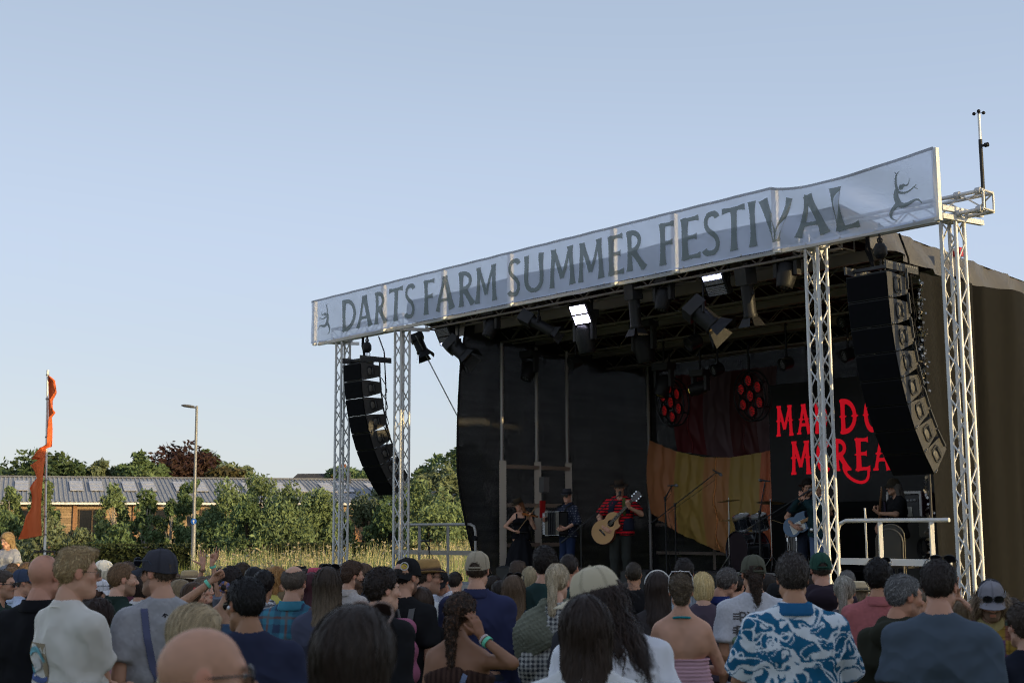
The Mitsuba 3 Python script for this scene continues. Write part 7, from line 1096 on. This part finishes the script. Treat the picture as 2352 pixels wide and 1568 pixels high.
decal(P, k + '__speed_lines', unary_union([sbox(-.025, .012 + .016 * i, .02, .021 + .016 * i) for i in range(3)] + [sbox(-.03, -.078 + .016 * i, .0, -.069 + .016 * i) for i in range(3)]), (.09, .085, .085), -.135, 1.315); decal(P, k + '__trees', unary_union([Point(a, b).buffer(r) for a, b, r in ((0, .02, .032), (.05, .03, .036), (.10, .02, .032), (.02, .0, .02))]), (.18, .26, .17), -.14, 1.165, .005); decal(P, k + '__hills', Polygon([(0, 0), (.05, .03), (.09, .012), (.14, .035), (.17, 0)]), (.38, .28, .36), -.14, 1.195, .005)
decal(P, k + '__tram', sbox(0, 0, .085, .085).buffer(.008), (.45, .12, .07), -.085, 1.055, .007); decal(P, k + '__tram_window', unary_union([sbox(.006, .035, .038, .07), sbox(.046, .035, .08, .07)]), (.5, .46, .42), -.085, 1.055, .009)
P = C(1884, 1266, 10.4, 'man in a green baseball cap and plum hoodie', Y=-2, add=.02, top=('hoodie', (.026, .018, .026)), hair=('buzz', (.05, .035, .025)), skin=(.48, .27, .20), hat=cap((.020, .060, .042)), w=1.12, lod=1); words(P, P.o + '__hoodie_letters', 'FOX', .030, -.05, 1.19, (.040, .034, .042))
C(2013, 1283, 9.2, 'dark curly haired man in a coral shirt with sunglasses on his head', Y=-8, top=('long', (.36, .115, .115), {'collar': (.36, .115, .115)}), patt=heather, hair=('curly', (.014, .011, .010)), skin=TAN, hd=(-24, 0, 0), gl=('head',), w=1.1)
P = C(2270, 1319, 8.2, 'curly haired bearded man in a grey trucker cap and colourful patchwork shirt, looking down', Y=158, add=.02, top=('long', (.14, .05, .06), {'h': .009, 'collar': (.30, .24, .10)}), patt=lambda v, n, tc: np.array([[.16, .045, .055], [.26, .16, .03], [.05, .08, .06], [.10, .05, .12], [.20, .08, .05]])[(np.floor(v[:, 0] / .085) * 7 + np.floor(v[:, 2] / .085) * 13 + np.floor(v[:, 1] / .2) * 3).astype(int) % 5] * np.where(((np.abs((v[:, 0] / .0425) % 1 - .5) < .07) | (np.abs((v[:, 2] / .0425) % 1 - .5) < .07))[:, None], .5, 1.0), hair=('wavy', (.12, .075, .04), .17, (.24, .16, .09)), skin=FAIR, hd=(8, -20, 0), hat=cap((.22, .21, .23), (.22, .21, .23), mesh=(.03, .03, .035)), gl=('cap',), beard=.8, lod=0, arms='front')
# ---- middle rows
P = C(530, 1297, 9.5, 'dark haired woman with a blue and orange scrunchie and denim top, raising her left fist', Y=-10, top=('tank', (.05, .085, .14), {'h': .011}), hair=('short', (.020, .013, .010), 0, None, .012), sex='f', skin=(.42, .25, .17), px={-1: (487, 1333, 9.35, (-1, -.3, -1), (.3, -1, 0), 'fist', None)})
m = MB(); rr = np.linspace(0, 2 * np.pi, 61); m.tube(P.HW(np.stack([.026 * np.cos(rr), -.132 + .010 * np.cos(rr * 9), -.015 + .026 * np.sin(rr)], 1)), [.015 + .004 * (i % 2) for i in range(61)], np.where((np.arange(61) % 4 < 2)[:, None], np.array([[.12, .15, .36]]), np.array([[.42, .22, .10]])), 8); m.build(P.o + '__scrunchie', 'cloth'); s = SDF(.01); s.ell((0, -.135, -.02), (.03, .03, .032), .01); v, f = s.mesh(); MB().add(P.HW(v), f, (.02, .014, .011)).build(P.o + '__hair_knot', 'hair')
band(P, -1, P.o + '__wrist_band', .86, .022, (.18, .58, .40)); strap(P, P.o + '__bag_strap', [(-.105, 1.42), (-.03, 1.27), (.05, 1.1), (.10, 1.0)], .042, (.40, .36, .28), [(-.11, -.02, 1.455), (-.11, .06, 1.42)]); MB().poly(sbox(-.03, -.02, .03, .02).difference(sbox(-.02, -.010, .02, .010)), frame(P.W((-.075, back_y(P, np.array([-.075]), np.array([1.355]))[0] - .012, 1.355)), P.W((.5, 0, -.8)) - P.W((0, 0, 0)), None, P.W((0, -1, 0)) - P.W((0, 0, 0))), .005, (.45, .32, .10)).build(P.o + '__bag_buckle', 'chrome')
C(279, 1289, 10.0, 'ginger haired bearded man in a dark green fleece, facing right', Y=-46, top=('long', (.016, .030, .024), {'collar': (.016, .030, .024)}), hair=('short', (.15, .085, .042), 0, (.2, .12, .06)), skin=PALE, hd=(-20, 0, 0), beard=.6)
C(50, 1304, 12.0, 'man in a navy cap and pale blue shirt near the left edge', Y=-58, add=.02, top=('long', (.42, .48, .60), {'collar': (.42, .48, .60)}), hair=('short', (.08, .06, .05)), skin=FAIR, hat=cap((.045, .06, .10)), gl=('face',), w=1.1)
C(5, 1306, 11.0, 'man in sunglasses at the extreme left edge, in profile', Y=-85, top=('long', (.020, .034, .028)), hair=('short', (.06, .045, .035)), skin=FAIR, gl=('face',), beard=.3)
P = C(30, 1291, 16.2, 'man in sunglasses carrying a girl on his shoulders', Y=172, top=('tee', (.03, .03, .04)), hair=('short', (.05, .035, .025)), skin=(.48, .25, .19), gl=('face',), lod=1, arms={1: 'down', -1: 'down'})
g_ = at(17, 1226, 16.25); P2 = person('young girl with long fair hair sitting on a man\'s shoulders', (g_[0], g_[1] + .06), 1.18, math.radians(168), ('tee', (.30, .31, .35)), ('long', (.30, .20, .10), .34, (.45, .32, .17), .02), PALE, 'f', (-10, -16, 0), None, None, {1: ((.12, .24, 1.06), (1, 0, -1), (0, 0, -1), 'relax'), -1: ((-.10, .26, 1.05), (-1, 0, -1), (0, 0, -1), 'relax')}, (.10, .12, .2), 1, g_[2] - 1.17, hh=1.18, seat=True); band(P2, 1, P2.o + '__wrist_band', .85, .03, (.16, .55, .36), .028)
C(236, 1284, 14.0, 'man in a white trucker cap with a dark green peak, in profile', Y=-74, add=.02, top=('long', (.03, .05, .04)), hair=('short', (.06, .04, .03)), skin=FAIR, hat=cap((.60, .60, .57), (.03, .075, .05)), gl=('face',))
C(247, 1307, 11.6, 'person in a pale tan cap behind the ginger haired man', Y=-8, add=.02, top=('long', (.25, .24, .22)), hair=('short', (.10, .07, .04)), skin=FAIR, hat=cap((.42, .36, .25)))
C(222, 1325, 11.0, 'woman in a white cap and burgundy checked shirt with sunglasses on the cap', Y=-72, add=.02, top=('long', (.16, .03, .04)), patt=plaid((.19, .04, .05), (.05, .02, .03), (.4, .35, .33), .08), hair=('half', (.06, .03, .02), .22), sex='f', skin=PALE, hat=cap((.6, .6, .62)), gl=('cap',))
C(226, 1372, 8.6, 'curly haired woman in pink between the blond man and the grey marl t-shirt', Y=-25, top=('long', (.45, .22, .25)), hair=('wavy', (.035, .02, .014), .22), sex='f', skin=FAIR)
C(326, 1314, 12.0, 'dark haired woman in a chunky white knitted jumper', Y=-20, top=('long', (.55, .54, .52), {'fold': .02, 'loose': .03}), hair=('bob', (.03, .02, .015)), sex='f', skin=FAIR)
C(293, 1286, 12.8, 'brown haired person just behind the ginger haired man', Y=-15, top=('tee', (.10, .03, .05)), hair=('short', (.07, .045, .03)), skin=FAIR)
C(435, 1302, 13.2, 'woman in a straw sun hat with pale stripes', Y=-30, add=.03, top=('tee', (.3, .3, .32)), hair=('long', (.09, .06, .04), .25), sex='f', skin=FAIR, hat=hatf((.42, .32, .18), (.2, .15, .1), 'sun_hat', stripes=(.62, .58, .5), brim=.085, crown=.08, pinch=0, curl=-.012))
C(414, 1328, 11.2, 'fair haired woman in profile left of the woman with the red hair clip', Y=-76, top=('tee', (.40, .38, .36)), hair=('half', (.22, .16, .09), .26, (.34, .26, .15)), sex='f', skin=PALE)
P = C(443, 1334, 10.6, 'brunette woman with a red hair clip, in profile', Y=-80, top=('tee', (.08, .08, .10)), hair=('half', (.07, .04, .022), .26, (.12, .07, .035)), sex='f', skin=FAIR); MB().mesh(trimesh.creation.icosphere(2, .022), (.45, .06, .05), True, frame(P.HW((.07, .0, .07)), [1, 0, 0], None, [0, 0, 1])).build(P.o + '__hair_clip', 'satin')
P = C(466, 1322, 11.8, 'woman in a pale pink top holding a clear plastic cup, facing right', Y=-112, top=('long', (.52, .36, .40)), hair=('bob', (.14, .10, .065)), sex='f', skin=PALE, arms={1: ((.16, .28, 1.20), (1, -.3, -1), (-1, 0, 0), 'grip', (0, .9, .35)), -1: 'front'}, lod=1)
o = thing('plastic_cup', 'clear plastic cup held up by the woman in pale pink', 'cup'); c = P.hand1 + np.array([0, 0, -.05]); scene['mat_cup'] = {'type': 'thindielectric'}; MB().lathe([(0, 0), (.030, 0), (.042, .13)], frame(c, [1, 0, 0], None, [0, 0, 1]), (.8, .8, .8), 18).build(part(o, 'wall'), 'cup'); MB().lathe([(.041, .128), (.045, .130), (.045, .134), (.041, .134)], frame(c, [1, 0, 0], None, [0, 0, 1]), (.7, .7, .72), 18).build(part(o, 'rim'), 'gloss')
P = C(482, 1320, 12.6, 'small person with both arms raised, one hand making a v sign', Y=-15, top=('tee', (.16, .17, .2)), hair=('half', (.10, .07, .04), .24), sex='f', skin=FAIR, lod=1, px={-1: (468, 1292, 12.4, (-1, -.5, -.4), (.2, -1, 0), 'open', (-.15, .1, 1)), 1: (487, 1294, 12.4, (1, -.5, -.4), (.2, -1, 0), 'peace', (.15, .1, 1))})
band(P, 1, P.o + '__wrist_band', .88, .022, (.18, .58, .40)); band(P, -1, P.o + '__bracelet', .86, .012, (.16, .12, .06))
C(584, 1299, 12.2, 'woman with sleek black hair left of the curly golden haired woman', Y=20, top=('tee', (.3, .3, .33)), patt=hstripes((.5, .5, .5), (.05, .05, .06)), hair=('long', (.010, .009, .009), .32), sex='f', skin=(.36, .21, .14))
C(606, 1309, 10.8, 'person with short black hair behind the navy t-shirt', Y=-6, top=('tee', (.5, .5, .52)), patt=hstripes((.5, .5, .5), (.06, .06, .07)), hair=('curly', (.014, .011, .010), 0, None, .022), skin=TAN)
C(632, 1300, 13.0, 'woman with curly golden hair lit by the sun and a yellow top', Y=-70, top=('tee', (.45, .40, .10)), hair=('wavy', (.32, .16, .05), .25, (.45, .26, .10)), sex='f', skin=PALE)
C(716, 1312, 10.8, 'woman with burgundy dyed hair left of the long ombre hair', Y=-25, top=('tee', (.4, .38, .38)), patt=hstripes((.5, .48, .48), (.10, .10, .12)), hair=('long', (.055, .014, .018), .30), sex='f', skin=FAIR)
C(748, 1286, 15.0, 'person in a round black hat behind the ombre haired woman', Y=0, add=.07, top=('tee', BK), hair=('short', DB), skin=FAIR, hat=hatf((.010, .010, .011), (.02, .02, .02), brim=.05))
C(724, 1299, 13.4, 'person in a brightly striped woven hat', Y=-10, add=.05, top=('tee', (.10, .05, .12)), hair=('short', DB), skin=TAN, hat=hatf((.45, .08, .12), (.10, .10, .35), 'woven_hat', stripes=(.55, .42, .08), brim=.03, pinch=0))
C(690, 1293, 15.5, 'person in a flat black hat far back above the plaid shirt', Y=-5, add=.06, top=('tee', NV), hair=('short', DB), skin=FAIR, hat=hatf((.012, .012, .012), (.03, .03, .03), brim=.05))
C(806, 1288, 12.0, 'bearded man in a pale speckled shirt, facing right', Y=-48, top=('tee', (.40, .36, .33), {'collar': (.4, .36, .33)}), patt=heather, hair=('curly', (.07, .04, .025), 0, None, .022), skin=FAIR, hd=(-18, 0, 0), beard=.9, lod=1)
C(834, 1291, 13.0, 'woman with long brown hair just right of the bearded man', Y=-55, top=('tee', (.05, .05, .06)), hair=('half', (.085, .05, .028), .30, (.12, .07, .04)), sex='f', skin=FAIR)
C(978, 1270, 10.0, 'man in a straw trilby, dark glasses and a white shirt with green leaves', Y=-58, add=.06, top=('tee', (.55, .54, .50), {'collar': (.55, .54, .50), 'h': .010}), patt=lambda v, n, tc: np.where((meshkit.noise(v * 12, 7) > .60)[:, None], np.array([[.06, .15, .085]]), tc[None]), hair=('short', (.05, .035, .025)), skin=FAIR, hd=(-16, 0, 0), hat=hatf((.36, .22, .085), (.06, .04, .035), 'trilby', crown=.10, brim=.045, rot=(0, 4)), gl=('face',), beard=.3, lod=1)
C(1017, 1300, 13.4, 'man in a black cap and dark glasses looking down, wearing a white spotted shirt', Y=150, add=.02, top=('tee', (.55, .56, .62), {'collar': (.55, .56, .62)}), hair=('short', (.05, .04, .03)), skin=(.45, .23, .16), hd=(10, -24, 0), hat=cap((.016, .016, .017)), gl=('face',), beard=.3, lod=1)
C(968, 1345, 9.3, 'long brown haired woman behind the pink backpack', Y=-5, top=('tee', BK), hair=('long', (.055, .035, .024), .36), sex='f', skin=FAIR)
C(1179, 1318, 10.0, 'woman with long light brown hair and a dark denim jacket', Y=-5, top=('long', (.022, .032, .060)), hair=('long', (.10, .062, .035), .42, (.19, .125, .07)), sex='f', skin=FAIR, gl=('head',), lod=1, nst=2200)
C(1187, 1286, 12.6, 'brown haired man behind the beige cap and the long brown haired woman', Y=-15, top=('tee', BK), hair=('quiff', (.055, .036, .024)), skin=FAIR, hd=(-15, 0, 0))
C(1219, 1298, 12.0, 'blonde woman glimpsed left of the dark green t-shirt', Y=10, top=('tee', (.05, .05, .06)), hair=('bob', (.33, .26, .15)), sex='f', skin=PALE)
C(1251, 1254, 10.2, 'tall man with a dark curly mop and a dark green t-shirt', Y=-6, top=('tee', (.022, .045, .042)), hair=('curly', (.018, .013, .010)), skin=FAIR)
C(1305, 1269, 11.4, 'man with close cropped dark hair in a navy shirt', Y=-12, top=('tee', (.018, .020, .036)), hair=('short', (.026, .018, .014), 0, None, .008), skin=(.48, .26, .19), hd=(-12, 0, 0))
P = C(1342, 1330, 8.4, 'grey brown haired woman with a big red flower in her hair', Y=0, top=('tee', (.03, .03, .035)), hair=('half', (.085, .065, .05), .24), sex='f', skin=FAIR); m = MB()
for i in range(12): a = i * .9; m.mesh(trimesh.creation.icosphere(1, .020), (.50, .010, .014), False, frame(P.HW((.035 + .022 * math.cos(a), -.115 - .006 * (i % 3), .01 + .018 * math.sin(a))), [1, 0, 0], None, [0, 0, 1]) @ np.diag([1, .6, .8, 1]))
m.build(P.o + '__hair_flower', 'cloth')
P = C(1510, 1310, 9.4, 'woman with long dark hair and a clear plastic headband', Y=-5, top=('tee', (.04, .035, .035)), hair=('long', (.030, .019, .014), .40), sex='f', skin=FAIR, lod=1); MB().tube(P.HW(np.array([[.100 * math.cos(a), -.01 + .02 * math.sin(a), .04 + .105 * math.sin(a)] for a in np.linspace(0, math.pi, 24)])), .008, (.55, .52, .46), 6).build(P.o + '__headband', 'gloss')
C(1571, 1277, 11.0, 'dark haired man in a grey pinstriped shirt behind the bare backed woman', Y=-4, top=('tee', (.22, .25, .28), {'h': .010, 'collar': (.2, .23, .26)}), patt=vstripes((.16, .19, .21), (.32, .35, .37), .024), hair=('short', (.022, .016, .013)), skin=FAIR, lod=1)
C(1614, 1311, 10.4, 'woman with a bright blonde bob catching the sun', Y=-10, top=('tee', (.08, .06, .08)), hair=('bob', (.58, .42, .18), 0, (.7, .55, .28)), sex='f', skin=PALE, lod=1)
C(1654, 1296, 10.6, 'grey haired man in a royal blue jacket tilting his head', Y=-35, top=('long', (.022, .035, .14), {'collar': (.022, .035, .14)}), hair=('short', (.075, .065, .058), 0, (.14, .13, .12)), skin=FAIR, hd=(-15, -8, 16), lod=1)
P = C(1782, 1335, 11.2, 'person in a black cap and flame patterned shirt holding up a phone', Y=15, add=.02, top=('tee', (.4, .08, .02)), patt=lambda v, n, tc: np.where((meshkit.noise(v * 22, 3) > .5)[:, None], np.array([[.50, .12, .02]]), np.array([[.05, .01, .012]])), hair=('short', DB), skin=FAIR, hat=cap((.015, .015, .016)), arms={1: 'front', -1: 'phone'})
o = thing('phone', 'dark phone held up by the person in the flame patterned shirt', 'phone'); c = P.__dict__['hand-1']; MB().box(c + [0, 0, .05], (.075, .010, .155), (.015, .015, .017)).build(part(o, 'case'), 'gloss'); MB().box(c + [0, -.006, .05], (.066, .003, .14), (.03, .032, .036)).build(part(o, 'screen'), 'gloss')
C(1937, 1318, 9.6, 'woman with a grey blonde ponytail tied with a pale band', Y=-12, top=('tee', (.10, .09, .10)), hair=('pony', (.27, .24, .19), .20, (.42, .38, .31)), sex='f', skin=FAIR, hd=(-10, 0, 0))
C(1966, 1322, 11.0, 'woman in a pale tan sun visor hat with a dark band', Y=-70, add=.05, top=('tee', (.1, .1, .1)), hair=('bob', (.2, .15, .1)), sex='f', skin=FAIR, hat=hatf((.50, .40, .25), (.03, .03, .03), 'sun_hat', brim=.07, crown=.09, pinch=0))
P = C(2207, 1376, 9.8, 'person with fair brown hair clapping beside the trucker cap', Y=-5, top=('tee', (.10, .10, .09)), hair=('half', (.16, .11, .06), .26), sex='f', skin=FAIR, px={-1: (2196, 1370, 9.7, (-1, -.3, -1), (1, 0, 0), 'open', (.1, .1, 1)), 1: (2202, 1371, 9.7, (1, -.3, -1), (-1, 0, 0), 'open', (-.1, .1, 1))})
C(2107, 1349, 10.6, 'man glimpsed between the grey haired man and the slate t-shirt', Y=-82, top=('tee', (.2, .2, .2)), hair=('short', (.12, .09, .06)), skin=(.5, .29, .21))
P = C(2350, 1386, 7.0, 'dark clothed person cut by the right edge holding a phone', Y=12, top=('long', (.012, .014, .024)), hair=('curly', (.05, .035, .025)), skin=FAIR, arms={-1: ((-.14, .34, 1.10), (-1, -.3, -1), (1, 0, 0), 'grip'), 1: 'front'}); o = thing('phone', 'pale phone at the right edge of the crowd', 'phone'); MB().box(P.__dict__['hand-1'] + [0, 0, .05], (.075, .010, .155), (.5, .5, .55)).build(part(o, 'case'), 'gloss')
# ---- heads further back
far_people = [(25, 1299, 13.5, 'short brown haired man behind the navy cap', ('short', (.09, .06, .035)), NV, 'm'), (62, 1288, 15.5, 'brown haired head behind the big bald man, left', ('short', (.10, .065, .04)), (.06, .05, .05), 'm'), (135, 1300, 13.0, 'fair haired woman between the bald man and the blond man', ('half', (.30, .21, .11), .24), (.5, .5, .45), 'f'), (262, 1296, 14.5, 'dark haired man below the white trucker cap', ('short', (.03, .02, .015)), (.12, .12, .14), 'm'),
    (310, 1301, 13.8, 'man in a dark cap right of the ginger haired man', ('short', DB), (.05, .05, .05), 'm'), (345, 1306, 14.0, 'woman with brown hair left of the dark grey cap', ('half', (.06, .04, .025), .25), (.3, .1, .12), 'f'), (398, 1312, 13.6, 'brown haired woman half hidden by the sun hat', ('half', (.10, .06, .035), .25), (.08, .10, .16), 'f'), (505, 1304, 14.2, 'dark haired person beyond the raised arms', ('short', DB), (.35, .35, .35), 'm'),
    (556, 1292, 14.5, 'person with brown hair above the black haired woman', ('curly', (.05, .035, .02)), (.2, .2, .22), 'm'), (654, 1306, 14.0, 'fair haired person left of the balding man', ('half', (.24, .17, .09), .22), (.2, .22, .25), 'f'), (700, 1303, 14.6, 'dark haired person right of the balding man', ('short', DB), (.12, .1, .1), 'm'), (778, 1300, 14.2, 'dark haired woman right of the ombre hair', ('long', DB, .28), (.1, .1, .12), 'f'),
    (850, 1306, 14.0, 'man with brown hair beyond the tousled dark hair', ('short', (.06, .04, .03)), (.2, .18, .2), 'm'), (905, 1312, 13.2, 'fair haired woman left of the backwards cap', ('half', (.2, .14, .08), .25), (.3, .3, .3), 'f'), (1045, 1310, 14.0, 'dark haired man left of the beige cap', ('short', DB), (.5, .5, .52), 'm'), (1133, 1318, 12.6, 'pale faced man with dark hair right of the beige cap', ('short', DB), BK, 'm'), (1150, 1330, 12.0, 'woman in white right of the navy work jacket', ('half', DB, .2), (.55, .56, .58), 'f'),
    (1330, 1300, 12.6, 'brown haired man right of the cropped head', ('short', (.05, .03, .02)), NV, 'm'), (1390, 1305, 12.4, 'dark haired man behind the beige five panel cap', ('short', DB), BK, 'm'), (1455, 1288, 12.5, 'top of a dark head just above the beige five panel cap', ('short', (.04, .03, .02)), BK, 'm'), (1538, 1322, 12.0, 'fair haired woman behind the clear headband', ('bob', (.2, .15, .09)), (.1, .1, .1), 'f'), (1690, 1316, 12.4, 'dark haired man left of the olive cap', ('short', DB), (.1, .04, .05), 'm'),
    (1765, 1316, 12.6, 'dark haired woman right of the olive cap', ('half', DB, .22), (.12, .08, .1), 'f'), (1860, 1318, 12.4, 'dark haired person between the leaf shirt and the green cap', ('short', DB), BK, 'm'), (1945, 1306, 12.6, 'grey haired person behind the grey blonde ponytail', ('short', (.12, .11, .10)), (.06, .06, .07), 'm'), (2050, 1322, 12.2, 'brown haired person behind the grey haired man', ('half', (.07, .05, .03), .22), (.1, .1, .1), 'f'), (2240, 1372, 11.0, 'fair haired woman left of the trucker cap', ('half', (.19, .13, .07), .26), (.15, .14, .12), 'f'), (2325, 1372, 11.0, 'dark curly haired person right of the trucker cap', ('curly', (.05, .035, .025)), (.2, .05, .05), 'm')]
for i, (u, v, d, l, hr, tc, sx) in enumerate(far_people): C(u, v, d, l, Y=None if i % 3 else -30, top=('tee' if i % 2 else 'long', tc), hair=hr, sex=sx, skin=(FAIR, TAN, PALE)[i % 3], hat=cap((.03, .03, .035)) if 'dark cap' in l else None, lod=2)
